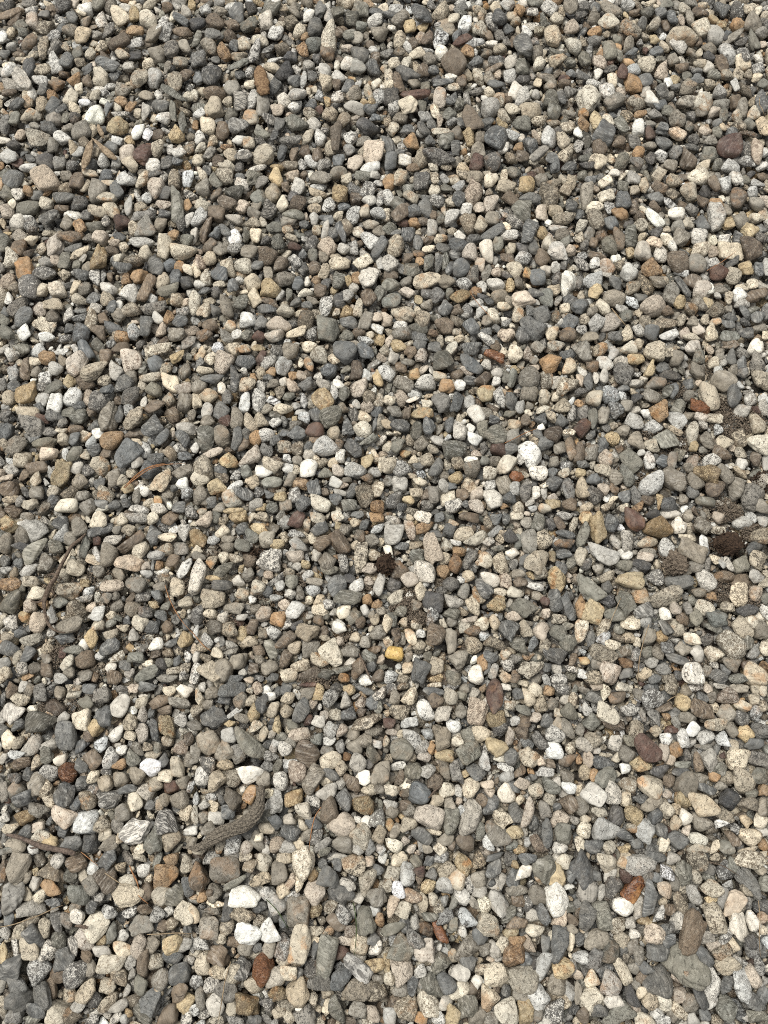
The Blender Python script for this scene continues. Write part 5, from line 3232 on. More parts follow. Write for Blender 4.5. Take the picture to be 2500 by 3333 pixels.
636 2363 49 41 20 T
633 2458 60 38 80 T
813 2250 23 23 0 V
838 2239 41 30 -60 P
866 2247 34 30 30 W
881 2265 38 30 0 G
906 2254 41 30 70 D
930 2245 45 38 70 D
936 2273 45 38 0 C
889 2307 60 41 75 C
930 2314 49 45 40 C
953 2360 41 41 0 N
1002 2258 64 41 40 T
1002 2230 64 19 0 R
1002 2345 41 30 60 R
1096 2239 41 38 0 H
1175 2288 41 34 60 P
1190 2247 75 26 -20 D
1235 2258 57 41 60 G
1175 2318 34 30 70 B
1213 2288 45 41 -40 D
1235 2303 41 23 65 N
915 2397 41 30 10 N
945 2416 45 34 -60 T
892 2427 41 34 60 G
872 2422 34 26 30 D
885 2390 34 23 80 L
1017 2288 41 34 50 P
1152 2386 41 41 30 T
1130 2461 30 30 0 O
1205 2484 41 30 60 K
1235 2567 38 34 0 T
1235 2714 60 45 75 C
1207 2759 57 34 75 H
1167 2763 45 38 -30 L
1058 2770 45 30 10 N
866 2736 30 30 0 G
866 2766 34 30 80 L
1610 2267 109 53 88 R|tall dark maroon column-like pebble above an ochre and white toothed one, lower right centre
1615 2341 64 53 10 Ya
1551 2318 81 68 70 P|large cream round pebble with brown freckles left of a dark maroon column
1617 2424 72 68 -80 Y|large golden tan faceted triangular pebble in the lower right centre
1561 2386 60 57 -40 V
1632 2367 68 41 20 H
1339 2267 66 49 30 V
1305 2318 72 53 10 C
1382 2313 75 49 -65 G
1440 2324 64 49 70 L
1465 2267 53 49 -20 C
1502 2264 38 28 -5 N
1478 2362 51 45 0 W
1502 2311 60 38 75 T
1416 2282 49 45 -30 B
1412 2252 72 30 -10 D
1333 2352 60 34 0 G
1340 2401 72 53 -65 G
1308 2441 72 68 -20 N|large grey green rounded block left of a white grey veined oval
1393 2386 41 41 30 L
1440 2399 83 53 -80 T|large dark taupe upright slab left of a round white one with dark crystals
1489 2409 43 41 -90 V
1525 2394 53 41 -60 N
1527 2446 72 60 30 N|large dark grey green striped squarish slab, lower right centre
1578 2475 72 49 -65 G
1497 2490 41 38 60 D
1546 2514 64 49 -40 D
1485 2518 83 41 -70 H
1448 2507 68 34 -80 T
1450 2459 72 41 -10 Y
1376 2433 57 38 30 L
1406 2435 41 30 60 O
1380 2463 45 30 -10 P
1340 2465 38 34 30 C
1350 2508 64 57 40 N
1389 2508 57 45 50 L
1420 2544 64 57 65 Ba
1278 2571 55 40 5 V
1365 2582 72 68 -30 Dr|large dark slate blue rounded triangle above a brown wedge, lower right centre
1455 2572 55 49 0 V
1534 2567 68 58 85 V
1420 2608 53 43 0 C
1465 2616 45 41 -90 T
1401 2655 94 68 -30 P|large pinkish brown flat triangle below a dark slate blue one, lower right centre
1467 2672 83 53 80 N|large grey green egg behind a light grey broken slab, lower right centre
1531 2665 113 72 60 La|large light grey jagged broken slab in the lower right centre
1499 2642 41 38 60 G
1600 2621 72 49 70 D
1634 2659 68 60 -50 V|large cream pitted pebble right of a dark slate grey upright one, lower right centre
1647 2584 62 58 -60 Wr
1678 2646 68 41 -75 D
1719 2646 102 38 75 P
1617 2710 87 68 -60 T|large taupe grey slab with a pointed end below a cream pitted pebble
1676 2708 60 45 -10 Y
1781 2714 98 38 85 D
1832 2712 64 53 75 N
1821 2670 64 53 70 P
1772 2635 60 41 -70 H
1851 2616 64 57 -50 B
1851 2565 53 38 -5 W
1789 2559 75 41 -35 N
1744 2572 49 41 10 V
1700 2552 53 38 -30 P
1676 2556 49 41 -40 D
1695 2605 34 34 40 V
1649 2529 53 41 20 L
1585 2552 49 30 -10 P
1589 2578 41 30 -20 P
1644 2499 57 30 -10 G
1664 2465 57 49 -60 D
1627 2469 45 23 -5 V
1721 2465 68 60 -20 V
1774 2512 60 32 -5 G
1759 2476 34 34 40 P
1792 2484 34 34 -20 B
1849 2473 60 45 -10 B
1804 2443 64 53 -10 G
1800 2390 68 57 -50 G
1857 2435 38 34 20 V
1845 2371 72 38 -75 T
1819 2356 45 41 60 T
1698 2386 49 45 -90 B
1717 2422 41 38 10 D
1659 2397 60 34 70 P
1759 2412 68 41 -70 H
1781 2348 45 38 60 D
1759 2294 53 45 -70 C
1744 2337 41 34 60 P
1721 2265 64 41 -70 C
1685 2260 43 38 -60 D
1664 2296 49 38 -10 V
1702 2311 57 34 0 N
1745 2247 53 41 -40 V
1787 2248 38 34 -10 O
1823 2239 57 45 0 G
1840 2279 38 34 30 L
1864 2281 57 30 80 V
1819 2320 38 34 0 V
1853 2322 60 49 -55 N
1798 2292 41 38 60 T
1676 2348 38 34 40 L
1706 2352 45 41 0 B
1646 2235 34 26 0 W
1544 2256 38 30 70 L
1510 2241 38 30 0 T
1472 2235 41 30 -20 G
1412 2230 53 19 0 V
1312 2232 41 30 0 C
1274 2241 41 38 -90 G
1286 2273 49 41 60 T
1273 2382 45 23 -5 P
1265 2352 41 34 -20 R
1258 2412 41 23 80 C
1265 2469 30 30 0 C
1303 2390 30 23 -90 V
1728 2510 26 26 0 O
1736 2529 30 30 0 D
1691 2510 45 34 20 B
1845 2525 57 45 -20 T
1808 2544 34 34 -20 L
1789 2601 41 41 -40 C
1811 2627 34 30 20 D
1269 2616 49 45 -40 L
1322 2621 41 34 0 B
1331 2638 45 41 30 T
1331 2685 57 57 60 C
1374 2718 75 45 -30 D
1410 2708 57 17 -5 V
1282 2753 60 45 -10 V
1318 2740 34 34 60 P
1435 2766 49 38 -50 V
1450 2733 60 41 10 T
1517 2740 68 49 -30 B
1589 2744 57 34 -75 G
1666 2748 41 34 10 N
1689 2766 41 30 -10 Y
1755 2748 72 49 -60 P
1717 2740 34 23 80 L
1823 2759 49 41 -10 G
1288 2706 53 34 70 T
1269 2684 41 30 -60 Y
1566 2706 57 30 80 N
1469 2751 38 30 -90 B
1371 2748 53 30 -70 H
1393 2763 34 30 0 T
1736 2680 57 34 70 D
1318 2582 34 30 20 C
1276 2642 41 41 30 T
1570 2605 45 34 -50 B
1495 2605 30 23 80 L
1491 2574 41 30 85 L
1514 2518 34 26 10 Y
1868 2669 41 30 0 L
2291 2618 90 70 0 V|big round cream pebble speckled with tan dots near the right edge, lower right
2118 2552 81 72 -30 C|big cream grey round faceted pebble in the lower right
2233 2556 85 68 70 T|large mauve taupe rounded pebble with a dark top corner, lower right
2101 2706 85 60 80 L|large translucent grey white upright pebble below a dark slate one, lower right
1971 2708 83 72 -30 Lr|large light grey smooth rounded pebble in the lower right
1905 2702 57 53 -40 V
2110 2435 98 68 -60 Rr|large reddish brown smooth egg-shaped pebble left of an ochre block, lower right
2201 2443 55 47 80 O
2159 2450 57 41 65 P
2222 2405 60 45 -70 G
2169 2407 45 41 0 G
2329 2356 87 43 -5 V
2286 2309 81 53 -20 B|large brown speckled oval pebble above a long cream knobbly one, lower right
2218 2288 57 53 -40 Y
2370 2265 75 53 -15 P
2365 2322 60 57 20 T
2417 2296 57 38 -30 V
2417 2339 53 45 -10 G
2427 2386 53 49 -20 Y
2352 2405 49 49 -30 G
2297 2397 62 53 10 G
2254 2375 53 45 60 G
2235 2337 72 34 -5 T
2203 2354 45 34 -30 T
2131 2333 57 45 -40 S
2124 2273 72 57 20 G|large white grey flecked tapered pebble in the lower right
2045 2311 60 57 30 G
2011 2269 64 41 5 B
1971 2258 60 34 85 V
1935 2273 57 34 -25 D
1975 2324 83 57 -45 V|large cream white bean pebble with a flat side at the left of the lower right
1928 2350 53 49 50 N
1996 2356 87 38 -15 B
2067 2375 60 53 60 C
2001 2418 57 45 80 G
1930 2405 57 49 -50 C
1903 2424 64 45 -30 L
1888 2375 45 30 80 T
2043 2458 68 53 -20 T
2007 2465 41 30 20 C
2086 2488 64 49 20 Y
2144 2507 57 49 -10 K
2035 2501 38 34 0 W
1971 2533 79 57 30 N|large grey smooth fan-shaped pebble in the lower right, left
1935 2586 75 64 -30 G|large white pebble with black flecks left of a pale grey oval, lower right
1992 2582 68 64 50 G|pale grey mottled oval right of a white black-flecked one, lower right
2046 2550 57 49 -30 V
2035 2601 53 49 -50 V
2063 2653 68 57 -20 Y
2007 2653 68 45 80 Ka
1952 2642 58 38 0 V
2120 2616 75 41 40 T
2169 2631 60 49 -50 C
2135 2655 53 45 20 D
2088 2601 53 30 10 D
2223 2601 57 53 0 Y
2199 2680 49 38 65 C
2231 2663 49 45 60 W
2286 2676 68 57 0 T
2357 2653 68 38 -10 C
2352 2680 57 34 0 G
2378 2605 68 64 -30 K|dark slate rough flaky chunk with one white spot, lower right
2433 2623 75 49 15 T
2444 2589 45 45 0 N
2421 2539 75 68 80 C|large cream olive speckled triangle in the lower right, near the right edge
2485 2572 45 38 60 O
2399 2471 72 68 55 V|large cream bumpy elongated pebble near the right edge in the lower right
2389 2427 38 38 -30 C
2310 2476 72 57 85 La|grey pebble with pale vertical stripes shaped like a barrel, lower right
2269 2480 64 32 -75 B
2239 2458 41 26 80 H
2344 2507 49 41 70 N
2367 2529 45 41 40 C
2323 2529 38 30 -20 O
2278 2533 49 34 -20 T
2222 2488 53 26 -5 N
2214 2514 57 30 -10 D
2180 2473 41 34 30 P
2135 2378 41 34 30 C
2184 2375 49 26 10 R
2289 2431 60 19 0 T
2470 2473 83 49 -10 H
2474 2525 64 53 -10 N
2478 2375 60 57 0 H
2455 2420 68 38 10 D
2457 2322 49 41 50 G
2482 2299 49 38 70 C
2453 2277 38 38 0 C
2459 2243 38 30 10 C
2485 2247 38 30 80 V
2406 2239 60 30 0 T
2346 2232 53 19 0 L
2303 2243 34 30 0 P
2261 2235 53 30 0 G
2288 2269 45 38 -60 D
2233 2250 41 38 20 T
2184 2243 57 41 -20 C
2120 2239 49 34 10 D
2080 2262 41 41 20 T
2026 2235 49 30 0 V
1947 2233 49 26 10 P
1901 2247 41 23 -25 T
1909 2311 45 34 -40 G
2169 2335 30 26 0 O
2090 2326 53 23 -80 H
2161 2307 60 30 20 B
2195 2324 38 34 40 D
1903 2514 49 38 70 V
1916 2473 53 38 75 P
1962 2484 75 45 -10 D
1932 2525 41 30 60 O
1971 2458 45 19 0 V
2052 2412 53 34 -15 N
1943 2443 30 23 0 L
1883 2469 38 26 85 O
1890 2620 60 49 -50 T
1883 2571 41 23 85 V
1905 2665 38 30 -20 V
1886 2748 53 34 85 V
1930 2755 64 45 -10 D
1982 2759 45 41 20 C
2037 2721 64 34 -30 D
2075 2748 49 34 0 D
2161 2746 53 40 80 V
2208 2733 60 57 -40 D
2152 2702 49 45 -20 D
2272 2729 64 41 -5 V
2274 2763 75 34 0 C
2233 2702 34 34 20 P
2321 2706 45 41 30 T
2327 2755 49 34 75 V
2365 2759 53 45 -40 N
2382 2729 64 38 -60 B
2438 2723 70 57 -10 V
2474 2669 57 41 50 V
2429 2669 45 41 -50 C
2483 2627 60 34 75 T
2482 2706 38 34 -40 L
2391 2695 38 30 -30 G
2436 2770 68 23 10 C
2033 2763 45 30 10 Y
2127 2763 57 34 -15 D
2082 2770 41 19 0 H
2301 2567 64 30 -20 D
2346 2556 45 30 0 T
2176 2540 41 38 60 B
2169 2586 38 30 30 L
2199 2635 38 34 -90 C
2056 2695 38 30 0 C
2350 2458 23 23 0 R
2335 2439 34 23 80 D
2048 2337 23 19 -90 B
2327 2303 34 34 40 C
2316 2269 41 30 60 T
2384 2375 49 38 -60 T
58 2828 94 64 75 T|large dull grey taupe slab with rounded ends in the lower left corner area
9 2837 75 38 85 B
41 2918 83 79 -50 H|large grey cream rough-textured lump in the lower left corner area
98 2954 87 57 15 L|smooth light grey bread-slice-shaped pebble in the lower left corner area
130 2916 45 45 0 V
166 2892 75 41 -35 O
170 2850 79 57 -40 C|large tan grey striped pebble above a rusty pink wedge, lower left corner area
188 2803 53 43 80 G
249 2809 68 57 10 B
228 2852 53 38 -20 N
301 2807 49 30 70 T
256 2913 75 60 -20 Nr|large dark grey green smooth pebble in the lower left
298 2879 75 57 -60 T
273 2856 57 34 -60 C
303 2828 41 38 -90 G
352 2800 72 57 40 D
352 2869 83 68 -60 B|dark brown rust-veined pebble above a large cream grey lens, lower left
409 2916 109 68 -10 V|large cream grey lens-shaped pebble in the lower left
416 2867 55 41 0 V
454 2790 45 30 0 V
467 2832 53 45 70 G
477 2905 60 41 80 B
475 2958 53 41 0 B
537 2854 85 79 10 O|large half grey half rust brown block, lower left
527 2913 68 57 40 C
569 2913 64 64 50 N|olive brown faceted pebble below a half rust brown block, lower left
559 2800 49 41 10 O
512 2801 57 26 80 N
601 2971 72 57 -80 V|round cream pebble dimpled with grey in the lower left, right of a split cream one
610 2815 57 45 80 V
610 2886 68 38 -70 D
556 3011 53 45 70 V
510 2980 49 45 50 G
458 3011 75 60 25 T|big taupe faceted pebble with a flat lit top, lower left
422 2967 51 41 -10 G
354 2967 60 43 5 G
309 3014 83 75 50 V|large cream square-cut pebble beside a dry twig scrap, lower left
300 2954 57 45 -10 D
249 2982 60 41 -30 G
219 2992 60 41 -30 H
245 2950 41 30 0 T
171 2937 60 26 -5 D
183 3003 68 38 -80 G
145 3022 64 43 80 C
100 2999 60 34 15 C
64 3031 53 36 75 C
19 3033 41 38 -10 G
51 3080 90 26 -75 G
113 3058 90 49 -50 D|long dark grey finger pebble lying over two speckled ones, lower left corner
96 3090 83 57 -60 C|cream speckled tapering pebble under a dark finger, lower left corner
158 3101 68 57 70 G
190 3061 53 53 0 N
241 3078 64 38 -65 Z
279 3060 79 57 -30 P
332 3063 41 34 60 Y
365 3041 72 38 70 N
401 3046 41 40 0 G
333 3097 57 41 10 L
279 3110 57 38 -10 B
205 3120 75 60 30 D|large blue grey smooth pebble in the lower left corner area
401 3090 70 45 -5 V
362 3137 90 53 5 V|large cream oval pebble with grey brown pepper, lower left
450 3077 72 49 70 P
497 3075 60 53 10 T
507 3127 53 53 40 V
467 3142 87 53 -75 B|tan wood-grained upright pebble in the lower left
565 3078 68 64 -40 Y|large cream yellow and grey quartz pebble in the lower left
599 3075 57 41 20 L
561 3116 68 38 -5 D
252 3171 87 81 80 Gr|big round white speckled boulder-like pebble in the lower left corner area
279 3231 75 60 20 C|large cream speckled block below a big round white one, lower left corner
128 3156 75 72 -20 G|large white black-flecked block in the lower left corner
188 3173 57 53 0 B
36 3150 83 72 70 D|large dark blue grey round pebble at the left edge, lower corner
58 3203 72 57 -60 D|smooth grey oval pebble in front of a dark slab, lower left corner
62 3254 87 68 20 D|large dark grey slab near the lower left corner
136 3242 83 68 -60 D|large smooth charcoal oval pebble near the lower left corner
8 3101 68 34 -80 Y
168 3212 72 34 -65 B
186 3301 75 68 50 V|large cream bun-like pebble at the bottom edge, left
234 3304 57 53 -40 C
226 3235 53 45 -50 C
258 3274 45 41 40 L
309 3255 57 53 60 H
350 3210 57 53 -20 V
388 3182 53 53 0 C
352 3263 75 41 40 C
382 3276 72 36 15 L
454 3206 57 53 70 N
426 3135 49 34 60 L
429 3173 41 26 80 L
584 3169 68 60 10 Dr|smooth blue grey round disc pebble in the lower left
524 3184 64 57 60 T
582 3233 68 49 60 B
603 3263 64 53 50 Y
494 3263 79 75 -60 D|large dark banded angular pebble near the bottom, left part
465 3304 79 45 -50 N
546 3301 64 64 0 B|large brown grey slab at the bottom, left part
441 3254 49 38 15 C
414 3225 41 23 80 L
605 3316 45 41 -90 G
516 3222 38 26 -10 C
47 3304 60 49 -10 H
117 3289 75 49 -20 D
105 3321 64 26 0 N
8 3278 68 34 85 C
8 3206 49 23 80 T
28 2990 45 41 70 D
49 2984 26 19 0 Y
90 2909 45 30 -70 C
113 2875 41 41 60 L
83 2858 49 38 60 T
115 2839 30 26 -90 Y
531 3018 41 38 40 B
324 2924 34 34 0 G
390 2826 41 34 0 C
486 2860 30 23 60 V
379 3312 45 30 30 G
405 3319 34 30 50 L
610 3026 34 30 20 D
420 3297 30 23 -20 Y
301 3316 41 30 20 G
294 3150 49 41 -60 T
733 2831 92 77 0 Tr|large smooth grey green boulder-like pebble right of a brown one, bottom left of centre
648 2859 79 69 60 B|large plain brown smooth pebble left of a grey green one, bottom left of centre
797 2921 95 66 -10 W|large white grey-flecked triangular pebble, bottom left of centre
991 2810 98 75 -70 V|large cream crumbly long-footed pebble in the bottom centre
859 2808 62 53 75 V
847 2864 72 39 25 C
907 2836 79 53 -80 T
918 2894 56 45 -70 C
764 2874 85 25 25 Nf
815 2816 53 46 50 V
927 2791 53 39 0 C
1068 2856 69 66 0 D|round dark grey plain pebble in the bottom centre
1150 2816 72 62 0 C|tan crusty rounded pebble at the upper side of the bottom centre
1191 2870 85 53 70 C
1131 2882 59 39 -20 G
1108 2914 89 59 -20 D|large dark grey foliated oval in the bottom centre
1229 2920 72 59 0 T
1025 2904 75 69 -50 P|large tan pinkish crumpled pebble in the bottom centre
1031 2961 53 43 80 Y
971 2967 95 79 80 T|large taupe pentagonal pebble above a tan block, bottom centre
978 3070 112 66 85 C|tall tan brown-speckled block in the bottom centre, left of a long olive drop
1060 3128 148 60 80 N|long olive tan drop-shaped smooth pebble in the bottom centre
1020 3033 72 33 10 V
1114 2977 66 49 -60 G
1075 2951 46 39 60 V
1092 3002 72 39 -40 Bf
1186 2999 82 66 -60 N|large olive grey smooth pebble right of a reddish flat one, bottom centre right
1149 3033 56 46 10 P
1124 3061 56 30 -15 P
1172 3074 66 62 50 V
1222 3084 46 46 0 G
1115 3099 53 46 0 R
1165 3149 102 49 -40 Z|white striped long pebble slanting down right, bottom centre
1109 3179 82 56 70 D|grey blue sharp-edged upright chip in the bottom centre
1165 3221 98 66 15 T|large brown grey oval near the bottom, right of centre
1226 3237 72 59 50 C
1222 3135 66 59 -30 Y
791 2979 79 56 -10 C|large cream tan cracked pebble above a white dotted one, bottom left of centre
848 2996 53 39 20 C
808 3040 85 62 -15 W|large white oval pebble with black dots, bottom left of centre
876 3034 75 72 20 G|white rusty rough pebble right of a white black-dotted oval, bottom centre left
856 3153 92 62 75 Qr|deep red orange glossy pebble with yellow patch, bottom left of centre
786 3154 69 59 60 S
763 3171 72 59 -40 V
924 3082 82 49 75 G
929 3125 62 39 0 C
874 3091 59 46 85 T
901 2941 62 56 -60 L
869 2905 46 43 20 G
848 2951 46 39 0 D
891 2981 43 39 0 D
924 3000 39 36 -90 D
683 3015 72 61 -90 T|round grey speckled disc with a paler middle, bottom left of centre
738 3010 59 53 -60 C
742 2964 72 39 75 D
714 3056 49 36 10 V
766 3066 53 33 -10 B
710 3109 69 59 -5 B|brown banded square block in the bottom left of centre
658 3135 72 49 -80 C
655 3072 53 46 10 G
707 3161 56 49 0 V
641 3200 46 46 0 G
691 3204 59 46 10 Z
737 3230 72 69 20 H
806 3266 75 72 -90 Y|large cream yellow square block near the bottom edge, left of centre
868 3273 49 49 0 G
829 3204 62 59 20 C
901 3233 59 46 10 Y
970 3227 85 72 -50 C|large brown cream rounded pebble near the bottom edge, centre
894 3181 72 59 10 L
940 3164 56 49 10 V
1045 3202 85 56 10 D|large slate grey block under a long olive drop, bottom centre
1016 3151 59 53 60 H
976 3168 39 26 80 D
1019 3253 46 39 60 C
930 3269 66 33 -15 C
976 3275 33 30 60 W
993 3309 72 62 20 H|large dark grey rough pebble at the bottom edge, centre
1065 3275 46 39 -90 V
1062 3230 46 39 20 C
1094 3286 92 49 -80 N
1163 3286 59 53 0 T
1213 3296 53 53 20 P
907 3299 43 39 -40 C
940 3310 46 33 -60 V
700 3273 66 59 -40 L
756 3276 53 46 60 C
651 3250 72 33 -75 T
632 2974 59 33 -70 C
697 2908 62 53 70 T
702 2940 72 26 0 V
693 2965 56 25 0 T
681 2908 26 26 0 B
658 2918 39 33 -90 O
766 3322 59 33 0 H
829 3322 46 33 0 D
704 3322 53 33 0 C
1203 2803 36 33 -90 P
1229 2833 39 33 -30 D
1052 2813 39 33 -90 D
1098 2813 46 33 -90 D
1016 2846 46 39 60 Y
947 2869 53 33 50 P
973 2875 59 30 85 V
1216 2967 46 39 0 L
1236 2994 53 33 80 O
1025 3059 33 26 0 V
1025 3092 59 23 85 D
1068 3036 43 33 60 C
1170 2921 39 39 0 L
950 2915 53 33 20 G
1229 3191 39 39 0 T
802 3086 59 46 20 T
838 3086 33 33 0 D
1216 3059 46 39 60 D
1098 2790 66 26 0 L
638 2810 39 33 30 H
691 2790 59 39 0 G
756 2784 53 26 0 H
799 2787 46 33 0 C
1196 3322 39 26 0 V
1137 3322 46 26 0 B
632 3289 39 33 -90 G
1280 2843 56 49 0 C
1299 2797 59 43 50 V
1325 2848 72 53 75 L
1297 2895 53 45 -90 G
1368 2839 39 36 20 R
1368 2852 53 30 70 B
1393 2885 49 46 -15 Y
1339 2917 62 56 -50 P
1378 2939 69 33 -85 C
1408 2846 43 39 50 H
1447 2879 59 59 20 L
1450 2833 62 49 60 C
1437 2790 53 36 0 G
1506 2813 62 56 -30 Y
1559 2803 59 46 60 C
1490 2859 72 56 70 V
1503 2916 59 53 -40 G
1529 2879 59 30 -65 G
1559 2862 56 56 20 T
1562 2905 53 39 30 L
1542 2938 49 30 -70 T
1578 2944 59 46 -70 V
1627 2942 89 62 -80 L|large grey brown wood-like squared pebble in the bottom right of centre
1591 3010 75 72 -20 V|large cream grey squarish pebble below a grey brown squared one, bottom right of centre
1521 2986 69 53 -70 G
1526 3084 82 75 70 T|large taupe flat-faced round slab below a white grey angular one, bottom right of centre
1506 3032 39 39 0 G
1565 3040 66 53 10 D
1431 3033 85 36 -60 Q
1385 3023 56 43 -10 B
1387 3099 72 69 -60 P|large pinkish cream faceted pebble below a dark red chip, bottom right of centre
1303 3079 85 82 -90 N|large grey green mottled lump, bottom right of centre
1280 3020 79 59 60 N
1319 3010 53 46 60 D
1348 3000 49 33 -80 L
1309 2961 56 53 -10 V
1273 2948 72 36 60 P
1447 2984 62 46 10 H
1427 2956 49 39 -70 C
1401 2984 59 30 0 N
1312 3158 85 72 -75 P|large pinkish grey mottled block in the bottom right of centre
1368 3160 43 43 0 G
1440 3132 72 62 10 N|large grey green speckled rounded pebble in the bottom right of centre
1452 3197 72 56 -55 D
1404 3212 79 59 -75 N|large grey brown foliated upright pebble left of a dark egg-shaped one
1499 3223 79 53 55 V|cream white elongated pebble right of a dark grey green egg-shaped one
1499 3164 66 53 -20 L
1519 3132 59 46 -15 D
1476 3112 43 33 -60 C
1572 3154 56 33 10 C
1616 3174 75 72 10 V|large beige translucent rounded trapezoid in the bottom right of centre
1703 3184 102 77 -8 V|large white finely speckled rounded pebble, bottom right of centre
1769 3148 95 53 65 L|large lilac grey tapered angular pebble, bottom right of centre
1831 3151 69 66 0 Yr|round tan speckled pebble right of a lilac grey tapered one, bottom right of centre
1752 3244 79 62 -60 G|large white grey rusty-freckled oval pebble, bottom right of centre
1710 3292 82 51 85 Y|tall olive golden pebble near the bottom edge, right of centre
1649 3292 79 79 -40 V|large cream egg-shaped pebble near the bottom edge, right of centre
1582 3255 72 66 50 V|large cream smooth angular pebble near the bottom edge, right of centre
1521 3276 66 62 0 N|round dark olive speckled pebble near the bottom edge, right of centre
1475 3309 79 56 70 Y
1394 3269 85 66 -60 V|large cream white pitted pebble near the bottom edge, right of centre
1450 3260 56 43 70 L
1424 3309 49 43 10 G
1324 3279 79 74 20 V|large cream oval pebble with a dark top near the bottom edge, right of centre
1286 3260 53 46 40 B
1368 3315 53 39 -10 O
1303 3223 59 39 10 T
1266 3187 56 39 -70 V
1342 3210 59 39 80 D
1260 3138 66 26 85 Y
1608 3089 59 43 -65 L
1578 3092 46 43 0 T
1634 3076 59 43 60 V
1662 3033 53 46 10 Y
1680 3063 53 49 -20 O
1670 3102 75 72 10 O|dark rust brown crystalline rounded pebble in the bottom right of centre
1719 3072 62 39 -70 P
1746 3030 72 49 -30 V
1801 3049 39 36 -90 V
1821 3076 105 53 80 D|tall dark grey smooth slab right of a small white speckled one, bottom right
1775 3076 66 43 70 D
1713 3126 49 43 70 D
1739 3135 46 36 70 H
1821 2997 62 53 15 P
1808 2925 95 72 -60 W|large white pebble with black flecks in the bottom right, left of a tan pitted one
1818 2856 79 59 60 Ya|large ochre brown pitted angular chip in the bottom right
1775 2826 85 75 60 N|large dark grey green slanted slab in the bottom right
1706 2843 62 49 75 W
1673 2856 66 46 70 D
1749 2912 69 56 -70 T
1687 2931 49 39 0 B
1683 2898 72 33 5 T
1716 2941 49 43 60 G
1736 2977 49 43 0 L
1769 2977 72 39 -70 D
1683 3003 72 39 0 B
1660 2981 66 43 70 N
1614 2823 59 39 70 D
1601 2836 53 39 60 D
1611 2790 66 26 10 D
1657 2797 46 39 60 H
1719 2797 62 43 10 D
1677 2813 30 26 0 Y
1834 2807 53 49 30 V
1756 2856 46 39 -60 V
1634 2869 53 26 75 L
1821 3204 75 66 0 T
1851 3230 66 53 -30 L
1834 3256 59 53 50 V
1805 3283 72 72 -40 G
1778 3315 59 39 0 L
1696 3240 56 36 0 T
1746 3296 53 46 60 T
1552 3194 43 36 60 W
1585 3204 39 39 0 L
1618 3220 36 30 0 B
1647 3223 39 33 -90 D
1552 3309 66 53 20 T
1598 3315 46 46 40 T
1539 3220 46 39 60 B
1857 3066 62 39 -80 V
1861 3148 53 33 80 H
1260 2885 53 33 80 V
1355 2807 46 39 -40 N
1398 2803 39 33 0 D
1408 2925 43 33 60 V
1440 2931 39 39 0 L
1476 2944 46 26 80 N
1476 3007 43 30 80 N
1348 3059 72 53 -50 H
1864 2994 46 39 -90 B
1851 2954 46 39 20 N
1851 3030 59 33 20 T
1861 2843 59 39 60 D
1867 3283 39 39 0 D
1270 3309 53 46 -90 L
1375 3200 39 26 80 L
1896 2830 102 69 -60 D|large dark slate rounded pebble in the bottom right, left of a cream oval
1977 2813 74 56 -10 V|large cream speckled oval pebble left of a long speckled grey one, bottom right
2084 2814 98 62 -5 G|large long grey white speckled oval pebble, above a rust red slab, bottom right
2033 2800 56 46 70 C
2063 2889 98 53 50 Q|rust red glossy brick-like slab in the bottom right
2039 2852 53 46 -20 R
2169 2841 62 39 -25 G
2190 2793 49 39 0 L
2275 2797 75 72 40 C|large tan pebble with a pointed lower tip, bottom right
2230 2846 85 56 -65 N|large olive brown smooth oval pebble in the bottom right
2264 2851 53 33 -60 C
2162 2895 53 49 -10 P
2117 2925 108 43 80 D|tall dark grey green slab right of a rust red brick-like slab, bottom right
2145 2974 59 36 70 G
2025 2954 72 53 -25 W
1964 2979 89 56 -75 N|large dark olive flat upright pebble left of a white angular one, bottom right
1914 2981 92 59 75 D
2008 3013 53 53 0 V
2079 2954 79 30 80 L
2098 2997 49 43 10 Y
2052 3003 36 36 0 L
1993 2895 79 53 70 G
1956 2905 53 33 80 L
1911 2898 72 72 20 H
1937 2849 39 33 0 D
1987 2849 53 33 15 L
2130 3043 72 59 -20 P|large pinkish white knobbly pebble in the bottom right
2193 3017 46 43 -90 H
2207 3000 62 49 60 G
2220 2948 85 46 -55 C
2262 2912 69 49 -70 L
2249 2958 39 39 0 D
2246 3036 131 79 55 B|large dark brown taupe smooth foot-shaped slab in the bottom right
2295 3051 66 43 5 L
2236 3145 144 92 -50 N|large grey green smooth teardrop pebble pointing up left, bottom right
2144 3191 92 85 50 D|large grey slate three-pointed pebble in the bottom right
2144 3099 79 59 -10 D
2184 3141 46 33 20 O
2213 3177 72 46 -40 P
2101 3151 66 39 -50 D
2282 3115 79 59 -50 D
2316 3197 95 60 -80 G|large white pebble with rust stains in the bottom right
2328 2987 92 56 -70 C|large tan pink elongated pebble in the bottom right
2390 2944 82 59 65 P|large peach cream smooth pebble in the bottom right
2316 2892 66 59 20 V
2358 2833 59 56 -60 G
2354 2928 79 39 75 H
2407 3020 89 62 -70 W|large white grey-flecked egg-shaped pebble in the bottom right
2325 3079 53 33 10 P
2351 3099 66 46 20 C
2366 3140 72 59 25 V|large cream rounded pebble below two tan ones, bottom right
2413 3204 98 62 75 G|large grey speckled lumpy pebble in the bottom right corner area
2443 2875 105 53 -55 D|long dark slate slab in the bottom right corner area
2426 2889 66 39 -65 C
2440 2800 98 53 0 V|large cream striped angular pebble in the bottom right corner area
2492 2875 59 46 80 N
2446 3000 66 43 -70 G
2449 3082 66 59 40 H
2472 3145 69 36 -85 G
2453 3181 72 46 -60 P
2479 2987 46 33 20 P
2456 3260 72 59 10 D
2364 3279 75 59 60 N|large dark brown olive speckled pebble at the bottom edge, right corner area
